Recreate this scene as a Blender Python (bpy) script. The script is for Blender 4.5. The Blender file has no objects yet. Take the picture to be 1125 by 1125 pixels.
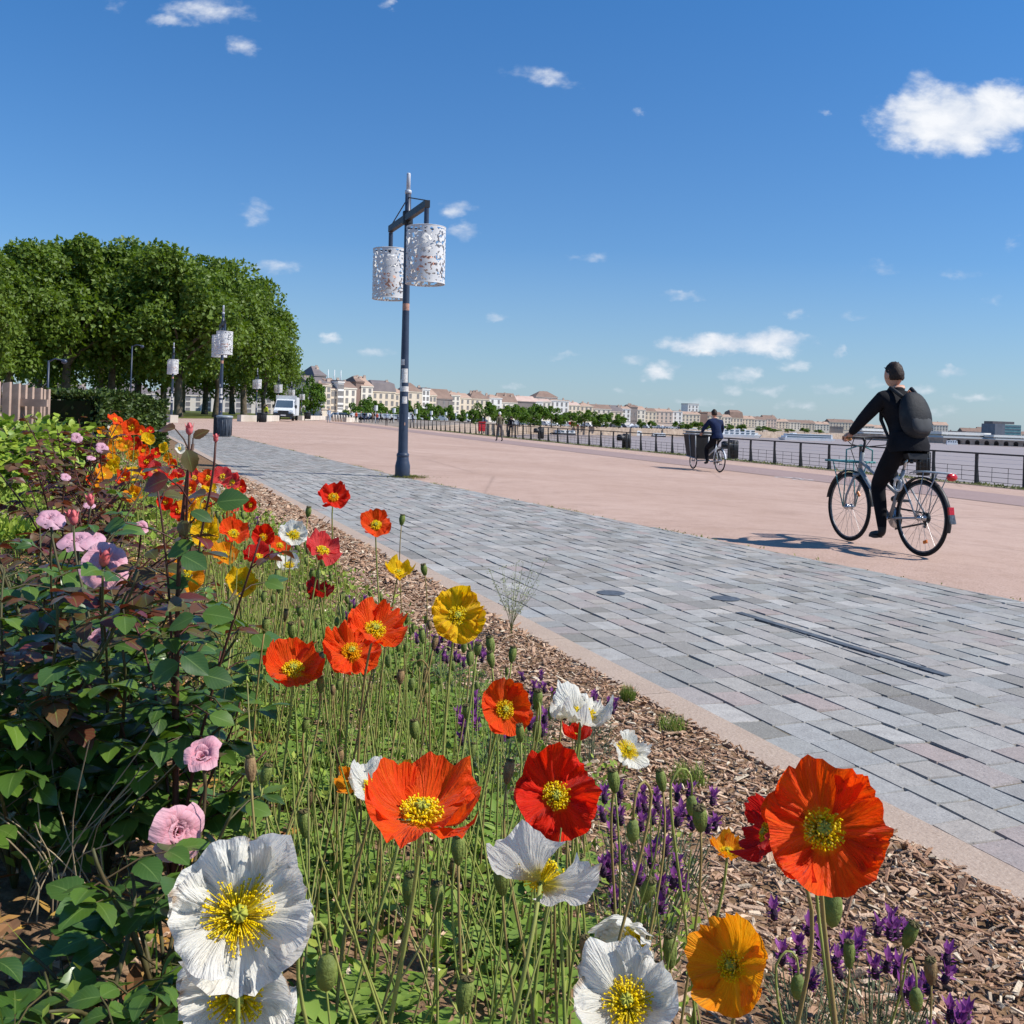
import bpy, math, random
from math import sin, cos, pi, radians as R, sqrt, atan2
from mathutils import Vector, Matrix, Euler, Quaternion, noise as mn
V = Vector
SC = bpy.context.scene
COL = SC.collection
rnd = random.Random(7)
# ---------------------------------------------------------------- camera model (photo measured on an 1125 px grid)
F = 1100.0
PPX, PPY = 562.5, 459.0
ROLL = R(2.0)
H = 1.1
CAM = V((0, 0, H))
RT = V((cos(ROLL), 0, sin(ROLL))); UP = V((-sin(ROLL), 0, cos(ROLL))); FW = V((0, 1, 0))
def ray(x, y): return FW + RT * ((x - PPX) / F) - UP * ((y - PPY) / F)
def at(x, y, d): return CAM + ray(x, y) * d
def onz(x, y, z=0.0):
    r = ray(x, y); return CAM + r * ((z - CAM.z) / r.z)
def proj(p):
    q = p - CAM; d = q.dot(FW)
    if d <= 0.01: return (-9999, -9999, d)
    return (PPX + F * q.dot(RT) / d, PPY - F * q.dot(UP) / d, d)
def hz(x): return PPY + (x - PPX) * math.tan(ROLL)

cam = bpy.data.objects.new('camera', bpy.data.cameras.new('camera'))
COL.objects.link(cam); SC.camera = cam
cam.data.sensor_width = 36; cam.data.lens = 36 * F / 1125
cam.data.shift_y = -(562.5 - PPY) / 1125
cam.data.clip_start = 0.05; cam.data.clip_end = 20000
cam.matrix_world = Matrix(((RT.x, UP.x, -FW.x, CAM.x), (RT.y, UP.y, -FW.y, CAM.y), (RT.z, UP.z, -FW.z, CAM.z), (0, 0, 0, 1)))

# ---------------------------------------------------------------- objects
def tag(o, label=None, cat=None, group=None, kind=None):
    if label: o['label'] = label
    if cat: o['category'] = cat
    if group: o['group'] = group
    if kind: o['kind'] = kind
    return o
def empty(name, loc=(0, 0, 0), rz=0.0, rot=None):
    o = bpy.data.objects.new(name, None); COL.objects.link(o)
    o.location = loc; o.rotation_euler = rot if rot is not None else (0, 0, rz)
    o.empty_display_size = 0.1
    return o
def inst(name, data, parent=None, loc=(0, 0, 0), rot=(0, 0, 0), sc=(1, 1, 1)):
    o = bpy.data.objects.new(name, data); COL.objects.link(o); o.parent = parent
    o.location = loc; o.rotation_euler = rot; o.scale = sc
    return o
KIDS = {}
def copy_tree(o, parent=None, name=None):
    c = o.copy(); COL.objects.link(c); c.parent = parent
    for ch in list(o.children): copy_tree(ch, c)
    return c
class MB:
    def __init__(s): s.v = []; s.f = []; s.uv = []; s.mi = []; s.cur = 0; s.M = None
    def add(s, vs, fs, uvs=None):
        b = len(s.v)
        if s.M is not None: vs = [s.M @ V(p) for p in vs]
        s.v.extend(tuple(p) for p in vs)
        for f in fs:
            s.f.append(tuple(i + b for i in f)); s.mi.append(s.cur)
        s.uv.extend(uvs if uvs else [(0, 0)] * len(vs))
        return s
    def box(s, c, d, rot=None, taper=1.0):
        x, y, z = d[0] / 2, d[1] / 2, d[2] / 2
        vs = [V((sx * x * (taper if sz > 0 else 1), sy * y * (taper if sz > 0 else 1), sz * z)) for sz in (-1, 1) for sy in (-1, 1) for sx in (-1, 1)]
        if rot is not None:
            m = Euler(rot).to_matrix() if not isinstance(rot, Matrix) else rot
            vs = [m @ p for p in vs]
        c = V(c)
        return s.add([p + c for p in vs], [(0, 2, 3, 1), (4, 5, 7, 6), (0, 1, 5, 4), (2, 6, 7, 3), (0, 4, 6, 2), (1, 3, 7, 5)])
    def tube(s, pts, rad, n=8, cap=True):
        pts = [V(p) for p in pts]; k = len(pts)
        if not hasattr(rad, '__len__'): rad = [rad] * k
        vs = []; fs = []; prev = None
        for i, p in enumerate(pts):
            t = (pts[min(i + 1, k - 1)] - pts[max(i - 1, 0)])
            t = t.normalized() if t.length > 1e-9 else V((0, 0, 1))
            if prev is None:
                a = t.orthogonal().normalized()
            else:
                a = prev - t * prev.dot(t); a = a.normalized() if a.length > 1e-6 else t.orthogonal().normalized()
            prev = a; b = t.cross(a)
            for j in range(n):
                q = 2 * pi * j / n
                vs.append(p + (a * cos(q) + b * sin(q)) * rad[i])
        for i in range(k - 1):
            for j in range(n):
                fs.append((i * n + j, i * n + (j + 1) % n, (i + 1) * n + (j + 1) % n, (i + 1) * n + j))
        if cap:
            fs.append(tuple(range(n - 1, -1, -1))); fs.append(tuple(range((k - 1) * n, k * n)))
        return s.add(vs, fs, [(i // n / max(1, k - 1), (i % n) / n) for i in range(len(vs))])
    def lathe(s, prof, n=16, c=(0, 0, 0), M=None, cap=True):
        vs = []; fs = []; c = V(c)
        for (r, z) in prof:
            for j in range(n):
                q = 2 * pi * j / n
                p = V((r * cos(q), r * sin(q), z))
                vs.append((M @ p if M is not None else p) + c)
        k = len(prof)
        for i in range(k - 1):
            for j in range(n):
                fs.append((i * n + j, i * n + (j + 1) % n, (i + 1) * n + (j + 1) % n, (i + 1) * n + j))
        if cap:
            fs.append(tuple(range(n - 1, -1, -1))); fs.append(tuple(range((k - 1) * n, k * n)))
        return s.add(vs, fs)
    def ell(s, c, r, nu=10, nv=7, rot=None):
        prof = [(max(1e-4, sin(pi * i / nv)), -cos(pi * i / nv)) for i in range(nv + 1)]
        m = Matrix.Diagonal(V(r) if hasattr(r, '__len__') else V((r, r, r)))
        if rot is not None: m = (Euler(rot).to_matrix() if not isinstance(rot, Matrix) else rot) @ m
        return s.lathe(prof, nu, c, m, cap=False)
    def torus(s, c, R_, r, n=40, m=8, M=None):
        pts = []; vs = []; fs = []; c = V(c)
        for i in range(n):
            a = 2 * pi * i / n
            for j in range(m):
                b = 2 * pi * j / m
                p = V(((R_ + r * cos(b)) * cos(a), r * sin(b), (R_ + r * cos(b)) * sin(a)))
                vs.append((M @ p if M is not None else p) + c)
        for i in range(n):
            for j in range(m):
                fs.append((i * m + j, ((i + 1) % n) * m + j, ((i + 1) % n) * m + (j + 1) % m, i * m + (j + 1) % m))
        return s.add(vs, fs)
    def poly(s, pts): return s.add(pts, [tuple(range(len(pts)))])
    def prism(s, pts, z0, z1):
        n = len(pts)
        vs = [V((p[0], p[1], z0)) for p in pts] + [V((p[0], p[1], z1)) for p in pts]
        fs = [tuple(range(n - 1, -1, -1)), tuple(range(n, 2 * n))] + [(i, (i + 1) % n, n + (i + 1) % n, n + i) for i in range(n)]
        return s.add(vs, fs)
    def mesh(s, name, mats, smooth=False):
        me = bpy.data.meshes.new(name)
        me.from_pydata(s.v, [], s.f)
        uvl = me.uv_layers.new(name='UVMap')
        n = len(me.loops); vi = [0] * n; me.loops.foreach_get('vertex_index', vi)
        flat = [0.0] * (2 * n)
        for i, k in enumerate(vi): flat[2 * i], flat[2 * i + 1] = s.uv[k]
        uvl.data.foreach_set('uv', flat)
        for m in (mats if isinstance(mats, (list, tuple)) else [mats]): me.materials.append(m)
        me.polygons.foreach_set('material_index', s.mi)
        me.polygons.foreach_set('use_smooth', [smooth] * len(me.polygons))
        me.update()
        return me
    def build(s, name, mats, parent=None, smooth=False, loc=(0, 0, 0), rot=(0, 0, 0)):
        return inst(name, s.mesh(name, mats, smooth), parent, loc, rot)
def basis(z, x=None):
    z = V(z).normalized()
    x = V(x) if x is not None else (V((0, 0, 1)) if abs(z.z) < .95 else V((0, 1, 0)))
    x = x - z * x.dot(z); x = x.normalized() if x.length > 1e-6 else z.orthogonal().normalized()
    y = z.cross(x)
    return Matrix(((x.x, y.x, z.x), (x.y, y.y, z.y), (x.z, y.z, z.z)))
def bez(p0, p1, p2, p3, n=8):
    out = []
    for i in range(n + 1):
        t = i / n; u = 1 - t
        out.append(p0 * u**3 + p1 * 3 * u * u * t + p2 * 3 * u * t * t + p3 * t**3)
    return out
def smooth01(x): x = max(0, min(1, x)); return x * x * (3 - 2 * x)
def rv(r, a=1.0): return V((r.uniform(-a, a), r.uniform(-a, a), r.uniform(-a, a)))
def rdir(r):
    z = r.uniform(-1, 1); a = r.uniform(0, 2 * pi); q = sqrt(1 - z * z)
    return V((q * cos(a), q * sin(a), z))

# ---------------------------------------------------------------- materials
def lin(c):
    return tuple(((x / 255) / 12.92 if x / 255 <= .04045 else ((x / 255 + .055) / 1.055) ** 2.4) for x in c)
def C(r, g, b): return lin((r, g, b)) + (1,)
class NT:
    def __init__(s, nt): s.nt = nt
    def n(s, typ, **kw):
        nd = s.nt.nodes.new(typ)
        for k, v in kw.items():
            if k.startswith('_'): setattr(nd, k[1:], v)
        for k, v in kw.items():
            if k.startswith('_'): continue
            key = k
            if key[0] == 'i' and key[1:].isdigit(): key = int(key[1:])
            sk = nd.inputs[key]
            if isinstance(v, bpy.types.NodeSocket): s.nt.links.new(v, sk)
            else: sk.default_value = v
        return nd
    def math(s, op, a, b=None, clamp=False):
        nd = s.nt.nodes.new('ShaderNodeMath'); nd.operation = op; nd.use_clamp = clamp
        for i, v in enumerate((a, b)):
            if v is None: continue
            if isinstance(v, bpy.types.NodeSocket): s.nt.links.new(v, nd.inputs[i])
            else: nd.inputs[i].default_value = v
        return nd.outputs[0]
    def mix(s, fac, a, b, mode='MIX'):
        nd = s.nt.nodes.new('ShaderNodeMix'); nd.data_type = 'RGBA'; nd.blend_type = mode
        for sk, v in ((nd.inputs[0], fac), (nd.inputs[6], a), (nd.inputs[7], b)):
            if isinstance(v, bpy.types.NodeSocket): s.nt.links.new(v, sk)
            else: sk.default_value = v
        return nd.outputs[2]
    def ramp(s, fac, stops, interp='LINEAR'):
        nd = s.nt.nodes.new('ShaderNodeValToRGB'); cr = nd.color_ramp; cr.interpolation = interp
        while len(cr.elements) < len(stops): cr.elements.new(.5)
        for e, (p, c) in zip(cr.elements, stops):
            e.position = p; e.color = c if hasattr(c, '__len__') else (c, c, c, 1)
        s.nt.links.new(fac, nd.inputs[0])
        return nd.outputs[0]
MATS = {}
def mat(name, col, col2=None, scale=6.0, rough=.6, spec=.3, metal=0.0, island=None, transl=0.0, tcol=None, bump=0.0, bscale=40.0,
        uvbump=None, coat=0.0, uvcol=None, detail=4, rough2=None, sheen=0.0):
    """col/col2 mixed by noise; island = ramp of colours by island; transl = share of translucent light; uvcol(T, uv, base) customises"""
    if name in MATS: return MATS[name]
    m = bpy.data.materials.new(name); m.use_nodes = True
    nt = m.node_tree; nt.nodes.clear(); T = NT(nt)
    out = T.n('ShaderNodeOutputMaterial')
    tc = T.n('ShaderNodeTexCoord')
    base = col
    if island:
        g = T.n('ShaderNodeNewGeometry')
        st = [(i / max(1, len(island) - 1), c) for i, c in enumerate(island)]
        base = T.ramp(g.outputs['Random Per Island'], st)
        if col2 is not None:
            nz = T.n('ShaderNodeTexNoise', Vector=tc.outputs['Object'], Scale=scale, Detail=detail)
            f = T.ramp(nz.outputs[0], [(.35, 0.0), (.65, 1.0)])
            base = T.mix(f, base, T.mix(.5, base, col2))
    elif col2 is not None:
        nz = T.n('ShaderNodeTexNoise', Vector=tc.outputs['Object'], Scale=scale, Detail=detail)
        f = T.ramp(nz.outputs[0], [(.32, 0.0), (.68, 1.0)])
        base = T.mix(f, col, col2)
    if uvcol: base = uvcol(T, tc, base)
    p = T.n('ShaderNodeBsdfPrincipled')
    def setin(sock, v):
        if isinstance(v, bpy.types.NodeSocket): nt.links.new(v, sock)
        else: sock.default_value = v
    setin(p.inputs['Base Color'], base)
    p.inputs['Roughness'].default_value = rough
    p.inputs['Specular IOR Level'].default_value = spec
    p.inputs['Metallic'].default_value = metal
    if coat: p.inputs['Coat Weight'].default_value = coat; p.inputs['Coat Roughness'].default_value = .15
    if sheen: p.inputs['Sheen Weight'].default_value = sheen
    if rough2 is not None:
        nz = T.n('ShaderNodeTexNoise', Vector=tc.outputs['Object'], Scale=scale * .7, Detail=3)
        setin(p.inputs['Roughness'], T.math('ADD', T.math('MULTIPLY', nz.outputs[0], rough2 - rough), rough))
    nrm = None
    if uvbump:
        su, sv, st_ = uvbump
        mp = T.n('ShaderNodeMapping', Vector=tc.outputs['UV']); mp.inputs['Scale'].default_value = (su, sv, 1)
        nz = T.n('ShaderNodeTexNoise', Vector=mp.outputs[0], Scale=1.0, Detail=3)
        b = T.n('ShaderNodeBump', Height=nz.outputs[0], Strength=st_, Distance=.01); nrm = b.outputs[0]
    if bump:
        nz = T.n('ShaderNodeTexNoise', Vector=tc.outputs['Object'], Scale=bscale, Detail=4)
        kw = dict(Height=nz.outputs[0], Strength=bump, Distance=.01)
        if nrm is not None: kw['Normal'] = nrm
        nrm = T.n('ShaderNodeBump', **kw).outputs[0]
    if nrm is not None: nt.links.new(nrm, p.inputs['Normal'])
    sh = p.outputs[0]
    if transl:
        t = T.n('ShaderNodeBsdfTranslucent'); setin(t.inputs[0], tcol if tcol is not None else base)
        if nrm is not None: nt.links.new(nrm, t.inputs['Normal'])
        mx = T.n('ShaderNodeMixShader', Fac=transl); nt.links.new(sh, mx.inputs[1]); nt.links.new(t.outputs[0], mx.inputs[2]); sh = mx.outputs[0]
    nt.links.new(sh, out.inputs[0])
    MATS[name] = m
    return m
# ---------------------------------------------------------------- light and sky
SUN = V((1.54, -.23, 1.70)).normalized()
sl = bpy.data.lights.new('sun', 'SUN'); so = bpy.data.objects.new('sun', sl); COL.objects.link(so)
sl.energy = 5.0; sl.angle = R(.53); sl.color = (1, .955, .89)
so.rotation_euler = (-SUN).to_track_quat('-Z', 'Y').to_euler(); so.location = (20, -10, 30)
w = bpy.data.worlds.new('World'); SC.world = w; w.use_nodes = True
wn = w.node_tree; wn.nodes.clear(); T = NT(wn)
sky = T.n('ShaderNodeTexSky'); sky.sky_type = 'NISHITA'; sky.sun_disc = False
sky.sun_elevation = math.asin(SUN.z); sky.sun_rotation = atan2(SUN.x, SUN.y)
sky.altitude = 20; sky.air_density = 1.0; sky.dust_density = .25; sky.ozone_density = 3.0
tcw = T.n('ShaderNodeTexCoord')
sep = T.n('ShaderNodeSeparateXYZ', Vector=tcw.outputs['Generated'])
yy = T.math('MAXIMUM', sep.outputs[1], .02)
cu = T.math('DIVIDE', sep.outputs[0], yy); cv = T.math('DIVIDE', sep.outputs[2], yy)
# clouds: x, y, width, height (photo px), density, direction slope
CL = [(1048, 132, 170, 66, 1.7, 0), (1012, 100, 56, 40, .8, 0), (1095, 122, 120, 56, 1.5, 0), (985, 124, 60, 30, .8, 0), (768, 381, 90, 20, 1.2, 0), (845, 376, 90, 30, 1.4, 0), (812, 378, 170, 22, 1.3, 0), (722, 409, 50, 14, .95, 0),
      (815, 412, 46, 20, .85, 0), (924, 386, 20, 16, .95, 0), (873, 400, 40, 13, .7, 0), (968, 294, 56, 18, .85, 0), (1046, 409, 34, 13, .9, 0),
      (594, 83, 112, 20, .72, .2), (228, 12, 110, 34, .6, 0), (267, 48, 40, 26, .55, 0), (638, 284, 66, 10, .6, 0), (290, 295, 76, 18, .8, 0),
      (410, 385, 62, 12, .75, 0), (363, 372, 30, 12, .6, 0), (505, 230, 52, 18, .6, 0), (510, 259, 40, 24, .65, 0), (281, 231, 44, 36, .42, 0),
      (752, 325, 60, 14, .55, .1), (545, 350, 40, 10, .45, 0), (615, 390, 40, 8, .5, 0), (425, 5, 20, 18, .55, 0), (880, 345, 30, 14, .45, 0),
      (1112, 268, 28, 20, .5, 0), (910, 428, 60, 12, .6, 0), (850, 428, 50, 12, .6, 0), (1075, 437, 60, 12, .55, 0), (800, 428, 40, 10, .5, 0), (735, 402, 34, 12, .6, 0), (1010, 430, 50, 10, .5, 0), (960, 420, 40, 10, .5, 0), (560, 424, 34, 8, .55, 0), (690, 432, 40, 8, .4, 0), (125, 6, 40, 20, .5, 0), (190, 22, 70, 16, .55, .1), (1060, 300, 60, 14, .45, 0), (1020, 455, 70, 12, .5, 0), (930, 350, 60, 12, .4, 0), (700, 120, 24, 8, .45, .1), (905, 122, 20, 8, .45, 0), (690, 395, 60, 12, .45, 0), (1090, 330, 50, 14, .4, 0), (770, 440, 70, 10, .5, 0), (880, 445, 70, 10, .5, 0)]
wv = T.n('ShaderNodeCombineXYZ', X=cu, Y=T.math('MULTIPLY', cv, 1.4)); wz = T.n('ShaderNodeTexNoise', Vector=wv.outputs[0], Scale=34.0, Detail=5.0, Roughness=.6)
ws = T.n('ShaderNodeSeparateXYZ', Vector=wz.outputs[1]); cu0, cv0 = cu, cv
cu = T.math('ADD', cu, T.math('MULTIPLY', T.math('SUBTRACT', ws.outputs[0], .5), .045)); cv = T.math('ADD', cv, T.math('MULTIPLY', T.math('SUBTRACT', ws.outputs[1], .5), .022))
tot = None
for (x, y, a, b, den, sl_) in CL:
    den = den * 1.3 if den < .7 else den
    r = ray(x, y); u0, v0 = r.x / r.y, r.z / r.y
    A, B = a / 2 / F * 1.30, b / 2 / F * 1.5
    du = T.math('SUBTRACT', cu, u0); dv = T.math('ADD', T.math('SUBTRACT', cv, v0), T.math('MULTIPLY', du, sl_ - .035))
    e = T.math('ADD', T.math('POWER', T.math('MULTIPLY', du, 1 / A), 2), T.math('POWER', T.math('MULTIPLY', dv, 1 / B), 2))
    mk = T.math('MULTIPLY', T.math('SUBTRACT', 1.0, e, clamp=True), den)
    tot = mk if tot is None else T.math('MAXIMUM', tot, mk)
cmb = T.n('ShaderNodeCombineXYZ', X=cu0, Y=T.math('MULTIPLY', cv0, 1.7))
nz = T.n('ShaderNodeTexNoise', Vector=cmb.outputs[0], Scale=24.0, Detail=7.0, Roughness=.55, Distortion=.3)
nz2 = T.n('ShaderNodeTexNoise', Vector=cmb.outputs[0], Scale=80.0, Detail=4.0, Roughness=.5)
fr = T.math('ADD', T.math('MULTIPLY', nz.outputs[0], 1.0), T.math('MULTIPLY', nz2.outputs[0], .35))
cl = T.math('SUBTRACT', T.math('ADD', T.math('MULTIPLY', tot, .80), T.math('MULTIPLY', fr, 1.3)), 1.13)
has = T.math('MULTIPLY', tot, 3.2, clamp=True)
alpha = T.math('MULTIPLY', T.ramp(cl, [(0.0, 0.0), (.85, .93)], 'EASE'), has)
# thin veil near the horizon
veil = T.math('MULTIPLY', T.ramp(cv0, [(0.0, .42), (.17, 0.0)]), 1.0)
tint = T.mix(T.ramp(cv0, [(0.0, 0.0), (.45, 1.0)]), (.74, .93, 1.18, 1), (.46, 1.0, 1.46, 1))
skyc = T.mix(veil, T.mix(1.0, sky.outputs[0], tint, 'MULTIPLY'), (4.2, 5.6, 7.2, 1))
shade = T.mix(T.ramp(T.math('SUBTRACT', nz.outputs[0], T.math('MULTIPLY', cl, -.35)), [(.42, 0.0), (1.0, 1.0)]), (6.4, 7.2, 8.6, 1), (10.2, 10.3, 10.5, 1))
fin = T.mix(alpha, skyc, shade)
bg = T.n('ShaderNodeBackground', Color=fin, Strength=.085)
T.n('ShaderNodeOutputWorld', Surface=bg.outputs[0])
w.cycles.sampling_method = 'MANUAL'; w.cycles.sample_map_resolution = 1024
SC.view_settings.view_transform = 'Standard'; SC.view_settings.look = 'None'
SC.view_settings.exposure = 0.2; SC.view_settings.gamma = 1.0
SC.render.engine = 'CYCLES'
SC.cycles.max_bounces = 6; SC.cycles.diffuse_bounces = 3; SC.cycles.glossy_bounces = 2; SC.cycles.transmission_bounces = 4; SC.cycles.transparent_max_bounces = 6
SC.cycles.use_adaptive_sampling = True; SC.cycles.adaptive_threshold = .015
SC.cycles.use_denoising = True
SC.cycles.caustics_reflective = False; SC.cycles.caustics_refractive = False

# ---------------------------------------------------------------- ground frame: direction of the promenade and lateral distance
BA = R(17.3)
BD = V((-sin(BA), cos(BA), 0)); BN = V((cos(BA), sin(BA), 0))
def lat(p): return p[0] * BN.x + p[1] * BN.y
def alo(p): return p[0] * BD.x + p[1] * BD.y
def LA(l, a, z=0): return BN * l + BD * a + V((0, 0, z))
def gz(l): return -.027 * (smooth01((l - 4.5) / 2) * max(0.0, min(l, 24) - 5.5))
def ground(p): return gz(lat(p))
def ong(x, y):
    z = 0.0
    for _ in range(8): z = ground(onz(x, y, z))
    return onz(x, y, z)
K0 = onz(1125, 1005); K1 = onz(280, 534)
KD = (K1 - K0).normalized(); KN = V((KD.y, -KD.x, 0))          # KN points to the pavement
if KN.x < 0: KN = -KN
def kp(t, s, z=0): return K0 + KD * t - KN * s + V((0, 0, z))   # s > 0: into the bed
def sk(p): return -(V((p[0], p[1], 0)) - K0).dot(KN)
def tk(p): return (V((p[0], p[1], 0)) - K0).dot(KD)
def bedz(p):
    s = sk(p); t = tk(p)
    base = .040 + .40 * smooth01((s - .25) / 2.1) * (1 - .35 * smooth01((t - 8) / 10))
    return base - .012 + .012 * mn.noise(V((p[0] * 3, p[1] * 3, 1))) * min(1, max(0, s * 3))
def onbed(x, y):
    z = .2
    for _ in range(14): z = .5 * z + .5 * bedz(onz(x, y, z))
    return onz(x, y, z)

# asphalt promenade
def asph(T, tc, base):
    n1 = T.n('ShaderNodeTexNoise', Vector=tc.outputs['Object'], Scale=.22, Detail=5, Roughness=.6)
    n2 = T.n('ShaderNodeTexNoise', Vector=tc.outputs['Object'], Scale=90, Detail=3, Roughness=.7)
    n3 = T.n('ShaderNodeTexNoise', Vector=tc.outputs['Object'], Scale=2.2, Detail=6, Roughness=.7)
    c = T.mix(T.ramp(n1.outputs[0], [(.3, 0.0), (.7, 1.0)]), C(176, 147, 130), C(194, 166, 150))
    c = T.mix(T.math('MULTIPLY', T.ramp(n3.outputs[0], [(.45, 0.0), (.75, 1.0)]), .5), c, C(156, 126, 106))
    n4 = T.n('ShaderNodeTexNoise', Vector=tc.outputs['Object'], Scale=.9, Detail=8, Roughness=.75, Distortion=1.2)
    c = T.mix(T.math('MULTIPLY', T.ramp(n4.outputs[0], [(.56, 0.0), (.7, 1.0)]), .45), c, C(138, 112, 98))
    vo = T.n('ShaderNodeTexVoronoi', Vector=tc.outputs['Object'], Scale=.16); vo.feature = 'DISTANCE_TO_EDGE'
    c = T.mix(T.math('MULTIPLY', T.ramp(vo.outputs['Distance'], [(.0, .55), (.006, 0.0)]), n1.outputs[0]), c, C(104, 84, 74))
    c = T.mix(T.ramp(n2.outputs[0], [(.34, 1.0), (.44, 0.0)]), c, C(116, 92, 80))
    c = T.mix(T.ramp(n2.outputs[0], [(.6, 0.0), (.68, .8)]), c, C(214, 190, 182))
    return c
ASPH = mat('pink_asphalt', (0, 0, 0, 1), uvcol=asph, rough=.85, spec=.2, bump=.35, bscale=120)
mb = MB()
ls = [-160, -60, -20, -8, 0, 2, 4, 4.6, 5, 5.5, 6, 6.5, 8, 10, 14, 18, 21, 24]
as_ = [-25, -8, 0, 5, 10, 20, 40, 80, 130, 180]
vs = [LA(l, a, gz(l) - .004) for a in as_ for l in ls]; n = len(ls)
mb.add(vs, [(j * n + i, j * n + i + 1, (j + 1) * n + i + 1, (j + 1) * n + i) for j in range(len(as_) - 1) for i in range(n - 1)])
tag(mb.build('promenade', ASPH, smooth=True), 'broad pinkish asphalt promenade between the paving and the river railing', None, kind='structure')
# grey cycle lane along the railing
def lanecol(T, tc, base):
    n2 = T.n('ShaderNodeTexNoise', Vector=tc.outputs['Object'], Scale=60, Detail=4)
    n1 = T.n('ShaderNodeTexNoise', Vector=tc.outputs['Object'], Scale=.5, Detail=4)
    c = T.mix(n1.outputs[0], C(150, 127, 120), C(168, 145, 138))
    return T.mix(T.ramp(n2.outputs[0], [(.35, .7), (.5, 0.0)]), c, C(92, 80, 82))
LANE = mat('grey_lane', (0, 0, 0, 1), uvcol=lanecol, rough=.85, spec=.2)
mb = MB()
l0, l1 = 15.2, 18.9
for i in range(40):
    a0, a1 = -20 + i * 3.8, -20 + (i + 1) * 3.8
    mb.add([LA(l0, a0, gz(l0) + .004), LA(l1, a0, gz(l1) + .004), LA(l1, a1, gz(l1) + .004), LA(l0, a1, gz(l0) + .004)], [(0, 1, 2, 3)])
tag(mb.build('cycle_path', LANE), 'grey cycle lane strip running beside the railing', None, kind='structure')
# painted cycle mark on the lane
WPAINT = mat('road_paint', C(220, 212, 208), C(190, 178, 174), scale=14, rough=.8)
q = ong(872, 526)
m2 = MB(); m2.M = Matrix.Translation(V((q.x, q.y, ground(q) + .008))) @ Matrix.Rotation(BA, 4, 'Z')
for sy in (-.42, .42):
    ring = [(.28 * cos(2 * pi * i / 16), sy + .28 * sin(2 * pi * i / 16), 0) for i in range(16)]; ring2 = [(p[0] * .72, sy + (p[1] - sy) * .72, 0) for p in ring]
    m2.add(ring + ring2, [(i, (i + 1) % 16, 16 + (i + 1) % 16, 16 + i) for i in range(16)])
m2.add([(-.05, -.4, 0), (.05, -.4, 0), (.3, 0, 0), (.2, .05, 0)], [(0, 1, 2, 3)]); m2.add([(.3, 0, 0), (.22, .1, 0), (-.05, .45, 0), (.05, .45, 0)], [(0, 1, 2, 3)])
m2.add([(.2, -.1, 0), (.3, -.1, 0), (.3, .4, 0), (.2, .4, 0)], [(0, 1, 2, 3)])
tag(m2.build('road_marking', WPAINT), 'white bicycle symbol painted on the grey cycle lane', 'road marking', kind='structure')

# ---- paved footway with real setts
E0 = onz(1125, 663); E1 = onz(445, 525.5); E2 = onz(250, 478)
EP = [E0 + (E0 - E1) * 1.2, E0, E1, E2, E2 + (E2 - E1).normalized() * 8 + V((-1.2, 0, 0))]
def edge_s(t):     # the asphalt edge as distance from the kerb line
    for a, b in zip(EP, EP[1:]):
        ta, tb = tk(a), tk(b)
        if ta <= t <= tb or b is EP[-1]:
            f = (t - ta) / (tb - ta); return sk(a) + (sk(b) - sk(a)) * f
    return sk(EP[0])
KW = .15           # kerb width
def spk(T, tc, base):
    n1 = T.n('ShaderNodeTexNoise', Vector=tc.outputs['Object'], Scale=160, Detail=3, Roughness=.8)
    n2 = T.n('ShaderNodeTexNoise', Vector=tc.outputs['Object'], Scale=1.1, Detail=5, Roughness=.6)
    n3 = T.n('ShaderNodeTexNoise', Vector=tc.outputs['Object'], Scale=14, Detail=5, Roughness=.7)
    c = T.mix(T.ramp(n1.outputs[0], [(.33, .65), (.45, 0.0)]), base, C(76, 80, 86))
    c = T.mix(T.ramp(n1.outputs[0], [(.58, 0.0), (.68, .55)]), c, C(212, 212, 210))
    c = T.mix(T.math('MULTIPLY', T.ramp(n3.outputs[0], [(.45, 0.0), (.7, 1.0)]), .35), c, C(112, 108, 106))
    return T.mix(T.math('MULTIPLY', n2.outputs[0], .25), c, C(128, 122, 118))
SETT = mat('granite_setts', (0, 0, 0, 1), island=[C(151, 149, 145), C(164, 162, 156), C(155, 156, 152), C(182, 179, 173), C(140, 139, 134), C(162, 163, 161), C(170, 167, 161), C(125, 122, 116), C(188, 183, 175), C(154, 152, 149), C(170, 161, 151), C(162, 162, 157), C(165, 150, 144), C(146, 145, 141), C(164, 159, 152), C(129, 126, 118), C(157, 158, 153)], uvcol=spk, rough=.8, spec=.12, bump=.25, bscale=60)
JOINT = mat('sand_joint', C(132, 124, 112), C(96, 90, 76), scale=9, rough=.95, spec=.1)
rs = random.Random(11)
mb = MB(); rowW = .142; j = 0
T0, T1 = -2.2, 46.0
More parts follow.
